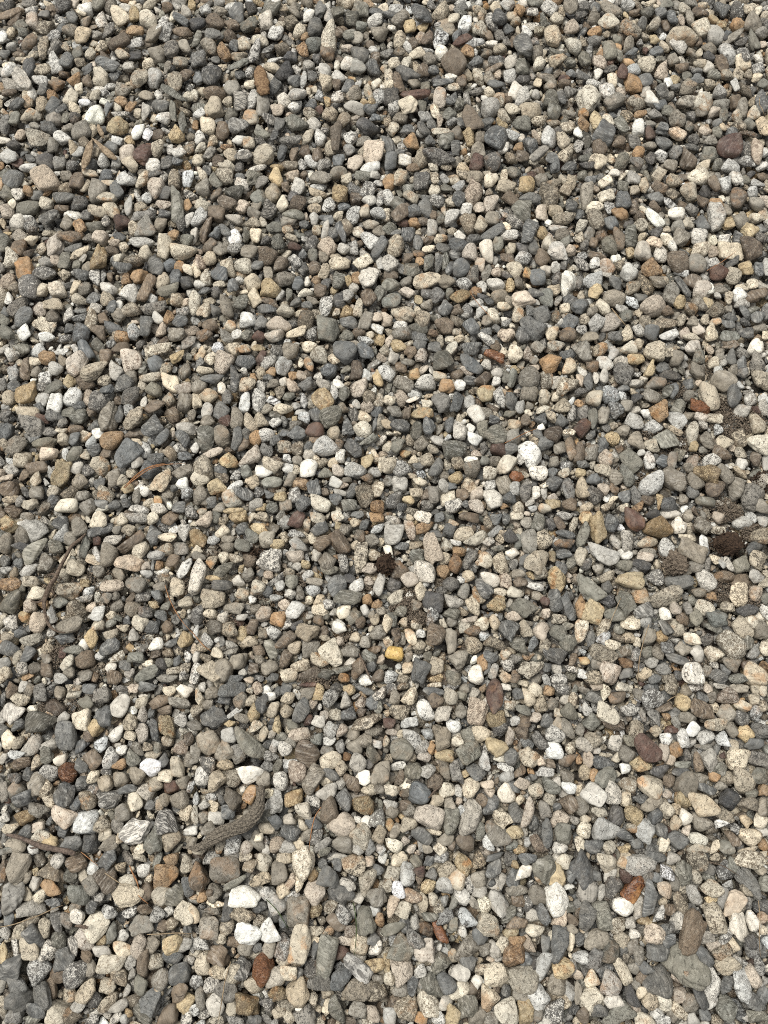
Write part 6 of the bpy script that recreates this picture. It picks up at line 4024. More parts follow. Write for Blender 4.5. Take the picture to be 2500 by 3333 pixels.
2403 3289 79 36 -65 D
2312 3260 49 43 60 G
2364 3207 59 39 70 D
2400 3132 46 39 60 L
2381 3072 53 33 -60 C
2361 3046 59 39 70 G
2249 3266 59 53 70 T
2214 3240 49 49 60 P
2275 3230 98 39 -80 D
2164 3263 62 59 -90 V
2118 3260 59 53 40 C
2210 3292 62 36 -35 V
2088 3233 39 36 -90 V
2052 3237 85 46 -65 K
1996 3260 69 53 -10 G
1982 3207 75 72 30 P|large mauve beige cube-like pebble in the bottom right corner area
1922 3187 56 49 -60 V
1926 3253 75 69 30 V|large white speckled rounded pebble left of a mauve beige cube-like one, bottom right
2010 3302 105 59 30 N|large grey brown slab at the bottom edge of the right corner area
1954 3296 59 53 10 D
1901 3302 49 46 20 B
2062 3283 49 46 0 P
2098 3322 72 46 0 V
2157 3322 53 39 10 G
2029 3158 89 43 -65 V
1990 3099 75 56 70 N
1947 3059 82 59 -5 T|large dark taupe oval pebble in the bottom right
1935 3125 85 49 80 H
1896 3118 56 53 20 G
1903 3017 39 36 0 V
2023 3059 53 46 -30 C
2056 3082 53 36 75 T
2079 3109 59 39 75 T
2065 3040 36 36 0 G
2065 3151 49 39 0 T
2088 3181 39 36 30 B
2072 3204 39 39 0 T
1973 3158 59 53 40 D
1882 3230 72 26 80 T
1882 3171 39 33 -90 P
1888 3204 39 39 0 N
2197 2981 26 26 0 H
2180 2961 39 39 0 B
2157 2935 30 30 0 C
2223 2895 33 30 0 C
2197 2875 46 39 60 T
2328 2790 36 26 0 C
2302 2826 53 33 -20 D
2308 2849 46 46 0 N
2387 2816 53 39 70 N
2315 2928 46 26 10 Y
2420 2951 39 39 0 C
2394 2984 53 39 20 C
2430 2941 46 39 50 H
2440 3066 46 39 -90 K
2486 3237 53 39 60 D
2489 3197 39 33 -90 H
2466 3309 72 39 0 N
2433 3315 46 26 0 L
2256 3315 39 39 0 L
2295 3302 39 39 0 D
2335 3322 46 33 0 C
2190 3302 46 39 60 T
2138 3296 46 39 0 G
2164 3026 39 39 0 D
2177 3059 53 39 20 D
2472 2830 46 33 -20 C
1885 3053 46 33 -60 D
1882 2974 46 26 80 B
1882 2938 39 33 60 D
2131 2790 72 39 -10 D
2138 2856 39 33 0 D
2108 2856 46 39 20 H
2367 2875 33 26 0 G
2233 3171 20 20 0 P
2029 3099 39 30 70 D
2039 3118 33 26 -90 T
'''
px, py, sa_, sb_, an, kd, sh, labels = [], [], [], [], [], [], [], []
for ln in DATA.strip().splitlines():
    head, _, lab = ln.partition('|')
    p = head.split()
    px.append(float(p[0])); py.append(float(p[1])); sa_.append(float(p[2])); sb_.append(float(p[3])); an.append(math.radians(float(p[4])))
    kd.append(KEYS.index(p[5][0])); sh.append(p[5][1:]); labels.append(lab.strip())
px, py, sa_, sb_, an, kd = map(np.array, (px, py, sa_, sb_, an, kd))
n = len(px)
sh = np.array([s or '-' for s in sh])
# first pass on the level z = 0
P0, t0 = at(px, py, np.zeros(n))
d = rays(px, py); sv = -d[:, 2] / np.linalg.norm(d, axis=1)          # sine of the view angle below the horizon
k_ = 1.0 / np.sqrt(sv ** 2 + 0.42 * (1 - sv ** 2))
GROW = np.where(np.array([bool(l) for l in labels]), 1.09, 1.03)
A, B, YAW = axes_from(sa_ * t0 / FPX * GROW, sb_ * t0 / FPX * GROW, an, k_)
C = B * rng.uniform(0.48, 0.90, n)
C = np.where(sh == 'f', B * rng.uniform(0.45, 0.6, n), C)
isD = np.isin(kd, [KEYS.index(q) for q in 'DSN'])
C = np.where(isD & (sh != 'r'), C * rng.uniform(0.7, 0.95, n), C)
C = np.minimum(C, 0.030)
# who lies on whom: a small stone well inside a bigger outline lies on top of it, otherwise the smaller one sits lower
Rm = np.sqrt(A * B) / 2
TOP = 0.0045 + (Rm - 0.011) * 0.95 + rng.normal(0, 0.0014, n)      # the bigger, the more it stands clear of its neighbours
Z = TOP - C * 0.5
order = np.argsort(-Rm)
cs, sn = np.cos(YAW), np.sin(YAW)
for i in order:
    dx, dy = P0[:, 0] - P0[i, 0], P0[:, 1] - P0[i, 1]
    near = np.nonzero((np.abs(dx) < A[i]) & (np.abs(dy) < A[i]) & (Rm < Rm[i]))[0]
    if not len(near): continue
    u = (dx[near] * cs[i] + dy[near] * sn[i]) / (A[i] / 2); v = (-dx[near] * sn[i] + dy[near] * cs[i]) / (B[i] / 2)
    rr = np.hypot(u, v)
    for q, r_ in zip(near, rr):
        if r_ < 0.60:
            Z[q] = max(Z[q], Z[i] + 0.5 * C[i] * math.sqrt(max(0.0, 1 - r_ * r_)) + 0.18 * C[q])
Z = np.clip(Z, -0.018, 0.024)
POS, t1 = at(px, py, Z)
scl = t1 / t0
A *= scl; B *= scl; C *= scl
TILT = rng.normal(0, 0.20, (n, 2)); TILT[sh == 'f'] *= 0.7
ANG = np.clip(rng.beta(2.2, 1.9, n), 0, 1)
ANG = np.where(np.isin(kd, [KEYS.index(q) for q in 'DSNKHOYZ']), np.clip(ANG + 0.22, 0, 1), ANG)
ANG = np.where(sh == 'a', 0.95, np.where(sh == 'r', 0.02, ANG))
ANG = np.where(np.isin(kd, [KEYS.index(q) for q in 'VCWGP']) & (sh != 'a'), ANG * 0.8, ANG)
SIZE = np.stack([A, B, C], 1)

named = np.array([bool(l) for l in labels])
GROUP = 'loose pebbles covering the gravel ground'

# ---- the 300 largest: one object each
idx = np.nonzero(named)[0]
bt = Batch(POS[idx], SIZE[idx], YAW[idx], TILT[idx], kd[idx], ANG[idx], 4)
nv = bt.P.shape[1]
for q, i in enumerate(idx):
    me = mesh_from('pebble', bt.P[q], bt.F, np.repeat(bt.base[q:q + 1], nv, 0), np.repeat(bt.grain[q:q + 1], nv, 0), np.repeat(bt.ex[q:q + 1], nv, 0), bt.rest[q])
    o = bpy.data.objects.new('pebble', me); o.location = bt.pos[q]; col.objects.link(o)
    tag(o, labels[i], 'pebble', GROUP)

# ---- fill: stones in the gaps, the stones beyond the frame and the layer underneath
GX0, GX1, GY0, GY1, GR = -1.22, 1.22, -0.66, 1.98, 0.0025
nx, ny = int((GX1 - GX0) / GR), int((GY1 - GY0) / GR)
cover = np.zeros((ny, nx), bool)
def window(x, y, a, b, yaw, grow=1.0):
    r = a / 2 * grow
    i0, i1 = max(0, int((x - r - GX0) / GR)), min(nx, int((x + r - GX0) / GR) + 2)
    j0, j1 = max(0, int((y - r - GY0) / GR)), min(ny, int((y + r - GY0) / GR) + 2)
    if i1 <= i0 or j1 <= j0: return None
    X = GX0 + (np.arange(i0, i1) + 0.5) * GR - x; Y = GY0 + (np.arange(j0, j1) + 0.5) * GR - y
    c, s = math.cos(yaw), math.sin(yaw)
    u = (X[None, :] * c + Y[:, None] * s) / (a / 2 * grow); v = (-X[None, :] * s + Y[:, None] * c) / (b / 2 * grow)
    return (slice(j0, j1), slice(i0, i1)), (u * u + v * v) < 1
for i in range(n):
    wdw = window(POS[i, 0], POS[i, 1], A[i], B[i], YAW[i])
    if wdw: cover[wdw[0]] |= wdw[1]
wts = np.array([KIND[k][5] for k in KEYS], float); wts /= wts.sum()
fx, fy, fa, fb, fyaw = [], [], [], [], []
for size, tries, tol in ((0.040, 1500, .05), (0.032, 6000, .08), (0.026, 16000, .12), (0.021, 22000, .16), (0.016, 24000, .20), (0.011, 26000, .24), (0.0075, 26000, .25)):
    free = np.argwhere(~cover)
    pick = free[rng.integers(0, len(free), tries)]
    for (j, i) in pick:
        if cover[j, i]: continue
        x, y = GX0 + (i + rng.random()) * GR, GY0 + (j + rng.random()) * GR
        a = size * rng.uniform(0.9, 1.25); b = a * rng.uniform(0.48, 0.95); yaw = rng.uniform(0, 3.14)
        wdw = window(x, y, a, b, yaw)
        if wdw is None: continue
        sub_ = cover[wdw[0]]
        m_ = wdw[1]
        if (sub_ & m_).sum() > tol * m_.sum(): continue
        sub_ |= m_
        fx.append(x); fy.append(y); fa.append(a); fb.append(b); fyaw.append(yaw)
fx, fy, fa, fb, fyaw = map(np.array, (fx, fy, fa, fb, fyaw))
nf = len(fx)
fc = fb * rng.uniform(0.4, 0.9, nf)
fz = -0.0095 + (np.sqrt(fa * fb) / 2 - 0.011) * 0.35 + rng.normal(0, 0.0012, nf)
fk = rng.choice(len(KEYS), nf, p=wts)
fang = np.clip(rng.beta(2.0, 2.2, nf), 0, 1)
rest_i = np.nonzero(~named)[0]
rest_i = rest_i[np.argsort(-Rm[rest_i])]
batches = [Batch(POS[s], SIZE[s], YAW[s], TILT[s], kd[s], ANG[s], sub) for s, sub in ((rest_i[:2200], 3), (rest_i[2200:], 3))]
for lo, hi, sub in ((0.0, 0.0135, 2), (0.0135, 1.0, 3)):
    inside = (np.abs(fx) < 0.62 + 0.16 * fy) & (fy < 1.6) & (fy > -0.36)
    m_ = (fa >= lo) & (fa < hi)
    for sel, s_ in ((m_ & inside, sub), (m_ & ~inside, 2)):
        q = np.nonzero(sel)[0]
        if len(q):
            batches.append(Batch(np.stack([fx[q], fy[q], fz[q]], 1), np.stack([fa[q], fb[q], fc[q]], 1), fyaw[q], rng.normal(0, 0.25, (len(q), 2)), fk[q], fang[q], s_))
# the layer beneath
st_ = 0.0185
gx, gy = np.meshgrid(np.arange(-1.0, 1.0, st_), np.arange(-0.46, 1.75, st_))
gx = gx.ravel() + rng.normal(0, 0.004, gx.size); gy = gy.ravel() + rng.normal(0, 0.004, gy.size)
keep = np.abs(gx) < 0.66 + 0.17 * gy
gx, gy = gx[keep], gy[keep]
g = len(gx)
ga = rng.uniform(0.016, 0.030, g); gb = ga * rng.uniform(0.6, 0.95, g); gc = gb * rng.uniform(0.6, 0.9, g)
gz = -0.0215 + rng.normal(0, 0.0018, g)
batches.append(Batch(np.stack([gx, gy, gz], 1), np.stack([ga, gb, gc], 1), rng.uniform(0, 3.14, g), rng.normal(0, 0.3, (g, 2)), rng.choice(len(KEYS), g, p=wts), rng.beta(2, 2, g), 2))
# grit lodged in the gaps
g = 9000
gx = rng.uniform(-1, 1, g); gy = rng.uniform(-0.36, 1.62, g); gx *= 0.60 + 0.16 * gy
ga = rng.uniform(0.0032, 0.0068, g); gb = ga * rng.uniform(0.55, 0.95, g); gc = gb * rng.uniform(0.5, 0.9, g)
batches.append(Batch(np.stack([gx, gy, rng.uniform(-0.014, -0.007, g)], 1), np.stack([ga, gb, gc], 1), rng.uniform(0, 3.14, g), rng.normal(0, 0.4, (g, 2)), rng.choice([KEYS.index(q) for q in 'TTNBCVLSD'], g), rng.beta(3, 1.5, g), 1))
gravel = joined('gravel', batches)
tag(gravel, 'mixed grey, cream, brown and black rounded gravel spread over the whole ground', 'gravel', kind='stuff')
print('stones read', n, 'named', int(named.sum()), 'fill', nf, 'under', g)

# ---------------------------------------------------------------- loose soil, crumbs and clods
def crumbs(cx, cy, rx, ry, count, smin, smax, zbase, zdome, power=0.5):
    """crumb centres inside an ellipse (photograph pixels), piled zdome high in the middle"""
    r = rng.random(count) ** power; th = rng.uniform(0, 6.283, count)
    wob = 1 + 0.16 * np.sin(3 * th + cx) + 0.11 * np.sin(5 * th + cy) + 0.07 * np.sin(9 * th)
    x = cx + rx * r * wob * np.cos(th); y = cy + ry * r * wob * np.sin(th)
    h = zdome * np.sqrt(np.clip(1 - r * r, 0, 1))
    z = zbase + h * (rng.random(count) ** 0.35)
    p, _ = at(x, y, z)
    return p, rng.uniform(smin, smax, count) * rng.uniform(0.6, 1.2, count)

def crumb_mesh(name, P, S, mat):
    V, F = ICO[1]
    nC, nvv = len(P), len(V)
    jit = 1 + rng.normal(0, 0.22, (nC, nvv, 1))
    sc3 = rng.uniform(0.6, 1.2, (nC, 1, 3))
    Q = V[None] * jit * sc3 * (S / 2)[:, None, None] + P[:, None, :]
    ctr = P.mean(axis=0); ctr = np.array([ctr[0], ctr[1], P[:, 2].min()])
    me = bpy.data.meshes.new(name)
    Q = (Q - ctr).reshape(-1, 3); FF = (F[None] + (np.arange(nC) * nvv)[:, None, None]).reshape(-1, 3)
    me.vertices.add(len(Q)); me.vertices.foreach_set('co', Q.astype(np.float32).ravel())
    me.loops.add(len(FF) * 3); me.loops.foreach_set('vertex_index', FF.astype(np.int32).ravel())
    me.polygons.add(len(FF)); me.polygons.foreach_set('loop_start', np.arange(0, len(FF) * 3, 3, dtype=np.int32))
    me.update(calc_edges=True)
    me.materials.append(mat)
    o = bpy.data.objects.new(name, me); o.location = ctr; col.objects.link(o)
    return o

def lump(cx, cy, rx, ry, zb, h, mat, name, parent=None, seed=0):
    """the body of a clod: a dome with a rough crumbling skin"""
    V, F = ICO[4]
    p, t = at(np.array([cx]), np.array([cy]), np.array([zb]))
    sx, sy = rx * t[0] / FPX, ry * t[0] / FPX * 1.05
    w_ = rng.normal(size=(9, 3)) * np.linspace(2.5, 16, 9)[:, None]; ph = rng.uniform(0, 6.28, 9); am = np.linspace(0.10, 0.035, 9)
    nz = (np.sin(V @ w_.T + ph) * am).sum(axis=1) + rng.normal(0, 0.03, len(V))
    Q = V * (1 + nz)[:, None] * np.array([sx, sy, h])
    me = bpy.data.meshes.new(name); me.from_pydata(Q.tolist(), [], F.tolist()); me.materials.append(mat)
    o = bpy.data.objects.new(name, me); o.location = p[0]; col.objects.link(o)
    return o

CLODS = [  # x, y, rx, ry, height, material, label
 (2369, 1770, 44, 34, 0.020, PEAT, 'large blackish brown crumbly peat clod near the right edge among grey pebbles'),
 (2200, 1834, 40, 36, 0.022, LOAM, 'brown soil lump under a flat brown grey slab near the right edge'),
 (1256, 1836, 34, 30, 0.020, PEAT, 'dark reddish brown peat clod left of a brown round pebble near the centre'),
]
for (x, y, rx, ry, h, mat, lab) in CLODS:
    body = lump(x, y, rx * 0.92, ry * 0.92, 0.004, h * 0.75, mat, 'soil_clod')
    tag(body, lab, 'soil clod', 'clods of soil lying on the gravel')
    P_, S_ = crumbs(x, y, rx, ry, int(rx * ry * 0.28), 0.0020, 0.0048, 0.002, h * 0.86, 0.6)
    c_ = crumb_mesh('crumb', P_, S_, mat)
    c_.location = c_.location - body.location
    c_.parent = body
    c_['kind'] = 'stuff'

PATCH = [(2369, 1770, 66, 52, 300, PEAT), (1256, 1836, 46, 38, 140, PEAT), (2200, 1836, 64, 56, 300, LOAM),  # loose soil between the stones: x, y, rx, ry, crumbs, material
 (2402, 1376, 95, 62, 1500, LOAM), (2365, 1325, 60, 40, 500, LOAM), (2325, 1210, 60, 30, 350, SOIL),
 (2200, 1270, 55, 26, 260, LOAM), (2210, 1440, 48, 40, 480, SOIL), (2310, 1470, 55, 30, 320, SOIL), (2140, 1475, 60, 26, 320, SOIL),
 (2375, 1668, 45, 40, 520, LOAM), (2440, 1725, 40, 34, 420, LOAM), (2330, 1650, 55, 45, 420, SOIL), (2290, 1700, 40, 26, 260, SOIL), (2180, 1800, 40, 24, 220, LOAM), (2480, 1570, 40, 40, 300, PEAT),
 (2350, 1930, 60, 45, 420, LOAM), (2290, 2160, 46, 30, 260, SOIL), (2440, 1960, 46, 30, 260, LOAM),
 (1320, 1968, 52, 26, 520, LOAM), (1352, 2012, 46, 34, 560, LOAM), (1330, 1925, 44, 20, 280, SOIL), (1450, 1900, 36, 22, 240, SOIL), (1190, 1910, 70, 26, 480, SOIL), (1030, 2200, 62, 34, 520, LOAM), (965, 1890, 40, 30, 320, SOIL), (820, 1800, 34, 20, 200, PEAT),
 (320, 1905, 80, 70, 760, SOIL), (380, 1990, 60, 50, 520, SOIL), (180, 1900, 70, 50, 420, SOIL), (210, 2075, 60, 40, 360, SOIL), (180, 2130, 40, 40, 280, LOAM), (440, 2060, 70, 50, 480, SOIL), (330, 2180, 60, 30, 300, SOIL), (520, 2110, 50, 40, 300, SOIL), (600, 1905, 40, 26, 200, LOAM),
 (880, 1960, 90, 60, 560, SOIL), (720, 2020, 70, 50, 420, SOIL), (1110, 2080, 60, 40, 320, SOIL), (700, 1790, 60, 40, 340, SOIL), (230, 2290, 60, 40, 300, SOIL), (160, 2300, 40, 30, 220, LOAM),
 (1990, 1560, 60, 30, 260, SOIL), (2090, 1560, 50, 40, 260, SOIL), (2120, 1400, 50, 20, 200, LOAM), (2270, 1560, 60, 30, 220, SOIL),
]
for mat, nm in ((SOIL, 'soil'), (LOAM, 'soil'), (PEAT, 'soil')):
    Ps, Ss = [], []
    for (x, y, rx, ry, cnt, m_) in PATCH:
        if m_ is not mat: continue
        P_, S_ = crumbs(x, y, rx, ry, int(cnt * (1.9 if m_ is not SOIL else 1.3)), 0.0010, 0.0036, -0.014 if m_ is SOIL else -0.011, 0.011 if m_ is SOIL else 0.014, 0.5)
        Ps.append(P_); Ss.append(S_)
    o = crumb_mesh(nm, np.vstack(Ps), np.concatenate(Ss), mat)
    tag(o, {SOIL: 'dry grey brown soil crumbs filling the gaps between pebbles', LOAM: 'damp brown soil crumbs between pebbles, mostly at the right', PEAT: 'black peaty crumbs scattered between a few pebbles'}[mat], 'soil', kind='stuff')

# ---------------------------------------------------------------- twigs, root, needles and stalks
def tube(name, pts, rad, mat, sides=8, ridges=0, flat=1.0, knots=0.0, twist=0.0, wob=0.0, seg=6):
    """a tube along a smoothed polyline; ridges cut fibres lengthwise into it"""
    pts = np.array(pts, float); rad = np.array(rad, float)
    tt = np.arange(len(pts)); ts = np.linspace(0, len(pts) - 1, (len(pts) - 1) * seg + 1)
    def cr(v):
        v = np.vstack([2 * v[0] - v[1], v, 2 * v[-1] - v[-2]]) if v.ndim == 2 else np.concatenate([[v[0]], v, [v[-1]]])
        out = []
        for s in ts:
            i = min(int(s), len(pts) - 2); u = s - i
            p0, p1, p2, p3 = v[i], v[i + 1], v[i + 2], v[i + 3]
            out.append(0.5 * (2 * p1 + (p2 - p0) * u + (2 * p0 - 5 * p1 + 4 * p2 - p3) * u * u + (3 * p1 - p0 - 3 * p2 + p3) * u ** 3))
        return np.array(out)
    C_ = cr(pts); R_ = np.maximum(cr(rad), 0.0002)
    m = len(C_)
    T = np.gradient(C_, axis=0); T /= np.linalg.norm(T, axis=1)[:, None]
    side = np.cross(T, [0, 0, 1.0]); side /= np.linalg.norm(side, axis=1)[:, None] + 1e-9
    upv = np.cross(side, T)
    ph = np.linspace(0, 2 * math.pi, sides, endpoint=False)
    V, F = [], []
    k1 = rng.uniform(0, 6.28, 6)
    for i in range(m):
        s = i / (m - 1)
        a = ph + twist * s
        r = np.ones(sides)
        if ridges:
            for hz, am_, p_ in ((ridges, .34, 2.2), (ridges * 1.9 + .5, .16, 3.1), (ridges * 0.45, .18, 1.2)):
                wv = np.abs(np.sin(hz * 0.5 * a + k1[5] + p_ * math.sin(4.1 * s + k1[0]) + 0.9 * math.sin(11 * s + k1[1])))
                r += am_ * (wv ** 0.5 - 0.75)
        r += knots * math.sin(17 * s + k1[3]) * 0.5 + knots * np.sin(2 * a + 23 * s + k1[4]) * 0.5 + wob * rng.normal(0, 1, sides)
        for q in range(sides):
            V.append(C_[i] + R_[i] * r[q] * (math.cos(ph[q]) * side[i] + flat * math.sin(ph[q]) * upv[i]))
    for i in range(m - 1):
        for q in range(sides):
            q2 = (q + 1) % sides
            F.append((i * sides + q, i * sides + q2, (i + 1) * sides + q2, (i + 1) * sides + q))
    F.append(tuple(range(sides))[::-1]); F.append(tuple((m - 1) * sides + q for q in range(sides)))
    org = C_[m // 2].copy()
    me = bpy.data.meshes.new(name)
    me.from_pydata((np.array(V) - org).tolist(), [], F)
    me.polygons.foreach_set('use_smooth', np.ones(len(F), bool))
    me.materials.append(mat)
    o = bpy.data.objects.new(name, me); o.location = org; col.objects.link(o)
    return o

def path(pix, z):
    pix = np.array(pix, float)
    z = np.full(len(pix), z) if np.isscalar(z) else np.array(z)
    return at(pix[:, 0], pix[:, 1], z)[0]

def under(parent, child):
    child.location = child.location - parent.location; child.parent = parent

# twisted grey root
rp = [(848, 2556), (849, 2590), (842, 2626), (824, 2658), (796, 2682), (758, 2698), (720, 2714), (688, 2734), (660, 2752), (628, 2758)]
def group_thing(name, at_, label, cat):
    e = bpy.data.objects.new(name, None); e.location = at_; e.empty_display_size = 0.02; col.objects.link(e)
    return tag(e, label, cat)
stem = tube('stem', path(rp, [.020, .023, .025, .026, .026, .026, .025, .023, .019, .014]), [.0030, .0058, .0078, .0092, .0098, .0100, .0098, .0084, .0056, .0020], BARK, 150, 9, 0.75, 0.07, 3.2, 0.010, 10)
root = group_thing('weathered_root', stem.location.copy(), 'twisted grey brown fibrous root piece curving between pebbles in the lower left', 'root')
under(root, stem)
for q, (pp, r0) in enumerate([([(668, 2744), (640, 2752), (612, 2758), (590, 2757)], .0036), ([(664, 2752), (640, 2766), (616, 2762), (598, 2761)], .0030), ([(676, 2752), (664, 2770), (655, 2786)], .0034), ([(846, 2590), (838, 2568), (832, 2556)], .0030), ([(856, 2588), (860, 2572), (858, 2560)], .0026), ([(842, 2600), (836, 2580), (840, 2560)], .0024), ([(700, 2738), (676, 2760), (640, 2772)], .0028), ([(830, 2640), (812, 2655), (790, 2664)], .0018), ([(760, 2708), (730, 2724), (704, 2742)], .0022)]):
    fb_ = tube('fibre', path(pp, [.019] + [.016] * (len(pp) - 2) + [.012]), np.linspace(r0, 0.0006, len(pp)), BARK, 10, 3, 0.8, 0.05, 1.0)
    under(root, fb_)

def src(c, r, pts, k=625 / 1659.):
    X0 = [0, 625, 1250, 1875][c]; Y0 = [0, 556, 1112, 1668, 2224, 2777][r]
    return [(X0 + x * k, Y0 + y * k) for x, y in pts]
K9 = 625 / 952.

stem = tube('stem', path(src(0, 3, [(740, 185), (690, 235), (620, 290), (565, 390), (515, 480), (480, 560), (430, 640), (390, 740), (380, 800), (395, 900), (430, 980), (490, 1025), (560, 1038)]), [.010, .013, .016, .017, .016, .017, .018, .018, .018, .017, .015, .012, .010]), [.0016, .0022, .0028, .0030, .0028, .0034, .0036, .0034, .0030, .0024, .0022, .0018, .0010], TWIG, 10, 3, 1.0, 0.16, 1.0)
tw = group_thing('dead_twig', stem.location.copy(), 'thin crooked dead twig winding down between pebbles at the left', 'twig')
under(tw, stem)
for pp in ([(485, 540), (450, 530), (415, 545)], [(385, 745), (330, 775), (270, 770)], [(425, 650), (460, 690), (470, 720)]):
    under(tw, tube('side_shoot', path(src(0, 3, pp), [.017, .015, .011]), [.0022, .0016, .0007], TWIG, 8, 2, 1.0, 0.1))
stem = tube('stem', path(src(0, 4, [(55, 1308), (150, 1328), (240, 1360), (330, 1400), (450, 1428), (560, 1448), (650, 1475)]), [.014, .016, .017, .017, .017, .017, .014]), [.0022, .0028, .0030, .0036, .0036, .0040, .0032], REDTWIG, 14, 5, 0.9, 0.14, 1.0)
tw = group_thing('brown_twig', stem.location.copy(), 'thick reddish brown bare twig lying across pebbles near the left edge', 'twig')
under(tw, stem)
under(tw, tube('side_shoot', path(src(0, 4, [(330, 1400), (300, 1420), (262, 1425)]), [.016, .013, .010]), [.0022, .0016, .0008], REDTWIG, 8, 2))
tw = tube('brown_twig', path(src(0, 5, [(650, 628), (700, 632), (735, 640), (765, 640)]), [.020, .022, .023, .022]), [.0016, .0024, .0026, .0012], TWIG, 8, 3, 0.8, 0.2)
tag(tw, 'short dry twig scrap lying on a cream square-cut pebble at lower left', 'twig')

def splinter(pix, z, r, mat, label, name='wood_splinter', flat=0.45):
    o = tube(name, path(pix, z), r, mat, 18, 5, flat, 0.10, 0.3, 0.03, 7)
    return tag(o, label, 'wood splinter')
splinter(src(0, 0, [(722, 1458), (740, 1390), (765, 1300), (785, 1235), (795, 1205)]), [.011, .013, .014, .014, .012], [.0040, .0074, .0072, .0046, .0010], WOOD, 'upright dry wood splinter widening downwards in the upper left', flat=0.4)
splinter(src(0, 0, [(792, 1190), (840, 1232), (900, 1290), (960, 1345), (1010, 1375)]), [.013, .014, .014, .012, .008], [.0010, .0034, .0056, .0064, .0030], WOOD, 'slanting dry wood splinter right of an upright splinter in the upper left', flat=0.4)
splinter(src(0, 0, [(848, 1078), (862, 1120), (880, 1160), (893, 1195)]), [.008, .010, .010, .006], [.0026, .0044, .0042, .0016], WOOD, 'small grey wood chip above two splinters in the upper left', flat=0.45)
splinter(src(1, 0, [(582, 572), (588, 630), (602, 700), (618, 770), (630, 818)]), [.012, .016, .017, .016, .012], [.0050, .0116, .0130, .0124, .0090], BROWNWOOD, 'brown weathered wood chip standing upright near the top left', 'wood_chip', 0.42)

def stalk(pix, z, r, mat, name, label, cat):
    m = len(pix)
    rr = np.full(m, r * 0.85); rr[-1] *= 0.4; rr[0] *= 0.8
    return tag(tube(name, path(pix, z), rr, mat, 6, 0, 1.0, 0.0, 0.0, 0.0, 8), label, cat)

bun = bpy.data.objects.new('pine_needle_bundle', None); col.objects.link(bun)
bun.location = path(src(0, 2, [(1250, 1120)]), 0.018)[0]
tag(bun, 'curved bundle of rusty pine needles arching over grey pebbles at the left', 'pine needles')
for q, (o1, o2, o3, o4) in enumerate([((1085, 1245), (1180, 1160), (1330, 1075), (1605, 1052)), ((1075, 1262), (1170, 1185), (1310, 1095), (1500, 1050)), ((1092, 1236), (1190, 1142), (1300, 1078), (1430, 1050))]):
    s_ = tube('needle', path(src(0, 2, [o1, o2, o3, o4]), [.012, .018 + .001 * q, .020, .015]), [.0009, .0009, .0008, .0003], NEEDLE, 6, 0, 1, 0, 0, 0, 10)
    under(bun, s_)
under(bun, tube('sheath', path(src(0, 2, [(1070, 1262), (1085, 1250), (1104, 1232)]), [.011, .012, .013]), [.0010, .0018, .0012], TWIG, 8))
ND = 'pine needle'
stalk(src(0, 3, [(1425, 625), (1470, 760), (1555, 915), (1655, 1035)]), [.015, .020, .019, .014], .0008, NEEDLE, 'pine_needle', 'brown pine needle slanting down right beside taupe pebbles, left half', ND)
stalk(src(0, 2, [(1390, 648), (1480, 640), (1565, 622)]), [.013, .017, .013], .0006, STRAW, 'grass_stalk', 'short pale straw lying level across grey pebbles at the left', 'grass stalk')
stalk(src(2, 2, [(1040, 878), (1130, 835), (1230, 785), (1325, 750)]), [.014, .019, .019, .015], .0008, NEEDLE, 'pine_needle', 'brown pine needle above a white egg-shaped pebble with a grey ring', ND)
stalk(src(2, 1, [(740, 1045), (800, 1130), (870, 1210), (955, 1300)]), [.014, .018, .018, .014], .0007, NEEDLE, 'pine_needle', 'thin brown needle slanting below an orange cube-like pebble', ND)
stalk(src(3, 1, [(308, 1188), (350, 1240), (395, 1295), (440, 1348)]), [.016, .019, .018, .013], .0015, STRAW, 'grass_stalk', 'dry pale grass blade right above a pale pink smooth pebble', 'grass stalk')
stalk(src(3, 1, [(1130, 862), (1240, 800), (1330, 735), (1385, 690)]), [.016, .021, .022, .018], .0007, NEEDLE, 'pine_needle', 'brown needle crossing a cream rugby-ball-shaped pebble', ND)
stalk(src(3, 3, [(632, 965), (590, 1090), (555, 1230), (540, 1350), (532, 1470)]), [.014, .019, .019, .019, .013], .0009, STRAW, 'grass_stalk', 'long dry grass stalk running downwards in the right part of the lower half', 'grass stalk')
stalk(src(3, 3, [(388, 740), (360, 800), (318, 900), (275, 1005)]), [.017, .018, .016, .012], .0007, STRAW, 'grass_stalk', 'dry stalk beside a pale green sharp-ended pebble at the right', 'grass stalk')
stalk(src(3, 0, [(1588, 840), (1585, 900), (1610, 945), (1622, 982)]), [.012, .015, .015, .012], .0009, STRAW, 'grass_stalk', 'short pale bent stalk at the upper right edge', 'grass stalk')
stalk(src(1, 4, [(1115, 1068), (1060, 1160), (1030, 1290), (1010, 1445)]), [.017, .021, .019, .012], .0009, NEEDLE, 'pine_needle', 'thin brown curved stem below a ring-grained brown pebble, lower centre', ND)
stalk(src(3, 4, [(785, 158), (840, 120), (935, 90)]), [.012, .016, .012], .0008, STRAW, 'grass_stalk', 'short straw above a yellow grey pebble in the lower right', 'grass stalk')
stalk(src(0, 5, [(-10, 640), (120, 615), (320, 545), (430, 495), (545, 448)]), [.015, .018, .020, .018, .013], .0009, STRAW, 'grass_stalk', 'long straw lying across pebbles at the lower left edge', 'grass stalk')
stalk(src(0, 5, [(905, 170), (1000, 235), (1075, 285)]), [.017, .020, .016], .0009, STRAW, 'grass_stalk', 'straw on a dark rust-veined pebble in the lower left', 'grass stalk')
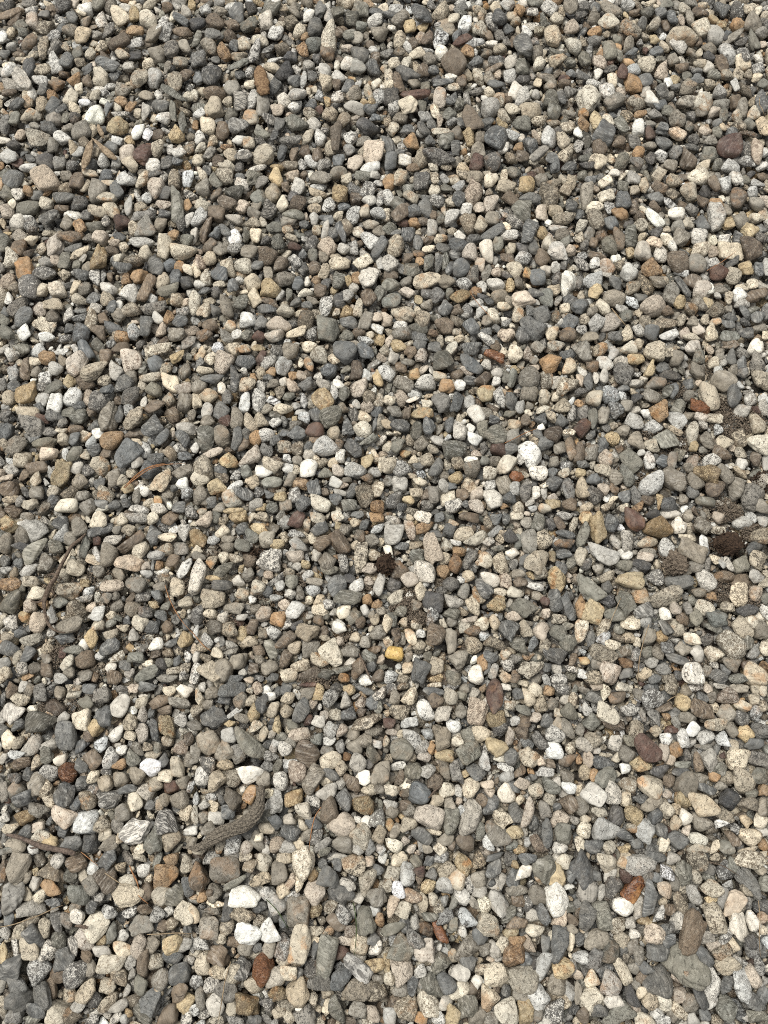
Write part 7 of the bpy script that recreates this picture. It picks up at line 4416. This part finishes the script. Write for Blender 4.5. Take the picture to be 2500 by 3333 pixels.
stalk(src(0, 5, [(1120, 108), (1150, 180), (1185, 250), (1198, 312)]), [.014, .017, .018, .014], .0013, NEEDLE, 'pine_needle', 'upright brown needle beside a white round pebble, lower left', ND)
stalk(src(0, 5, [(700, -10), (770, 45), (850, 112)]), [.014, .018, .014], .0008, NEEDLE, 'pine_needle', 'brown needle right of a mauve three-lobed pebble, lower left', ND)
stalk(src(0, 5, [(1270, 703), (1400, 698), (1530, 690), (1660, 695)]), [.015, .019, .019, .014], .0009, STRAW, 'grass_stalk', 'level straw above a cream and grey quartz pebble, lower left', 'grass stalk')
stalk(src(0, 5, [(1195, 365), (1240, 405), (1282, 438)]), [.016, .018, .013], .0009, NEEDLE, 'pine_needle', 'short needle at the right end of a large lens-shaped pebble', ND)
stalk(src(1, 5, [(368, 228), (410, 270), (440, 310), (475, 372)], K9), [.013, .016, .016, .012], .0008, GREEN, 'green_stalk', 'dark green grass blade between pebbles left of a taupe pentagonal one', 'grass blade')
stalk(src(1, 5, [(800, 245), (812, 320), (814, 410), (806, 505)], K9), [.013, .018, .018, .013], .0009, GREEN, 'green_stalk', 'upright dark green grass blade right of a flat reddish pebble', 'grass blade')
stalk(src(1, 5, [(192, 538), (165, 630), (150, 720), (128, 845)], K9), [.015, .019, .019, .013], .0009, STRAW, 'grass_stalk', 'brown stalk running down past a brown banded square block', 'grass stalk')
stalk(src(3, 5, [(905, 235), (912, 330), (908, 420), (914, 512)], K9), [.014, .019, .019, .014], .0009, STRAW, 'grass_stalk', 'upright dry stalk near the right edge of the bottom corner', 'grass stalk')
stalk(src(3, 5, [(658, 42), (720, 60), (775, 90), (812, 115)], K9), [.013, .017, .017, .012], .0008, TWIG, 'twig', 'thin dark twig beside a white pebble in the bottom right', 'twig')
stalk(src(2, 4, [(385, 992), (430, 940), (492, 880)]), [.014, .018, .015], .0017, TWIG, 'twig', 'short brown twig right of a dark slate blue pebble, lower centre', 'twig')
stalk(src(1, 3, [(1445, 1220), (1480, 1300), (1520, 1390), (1560, 1475)]), [.016, .019, .018, .013], .0018, TWIG, 'twig', 'thin grey twig right of a dark taupe triangular slab', 'twig')
stalk(src(1, 3, [(-10, 1020), (40, 1080), (100, 1150), (165, 1200)]), [.014, .018, .018, .013], .0009, NEEDLE, 'pine_needle', 'brown needle slanting across pebbles, left of the lower centre', ND)
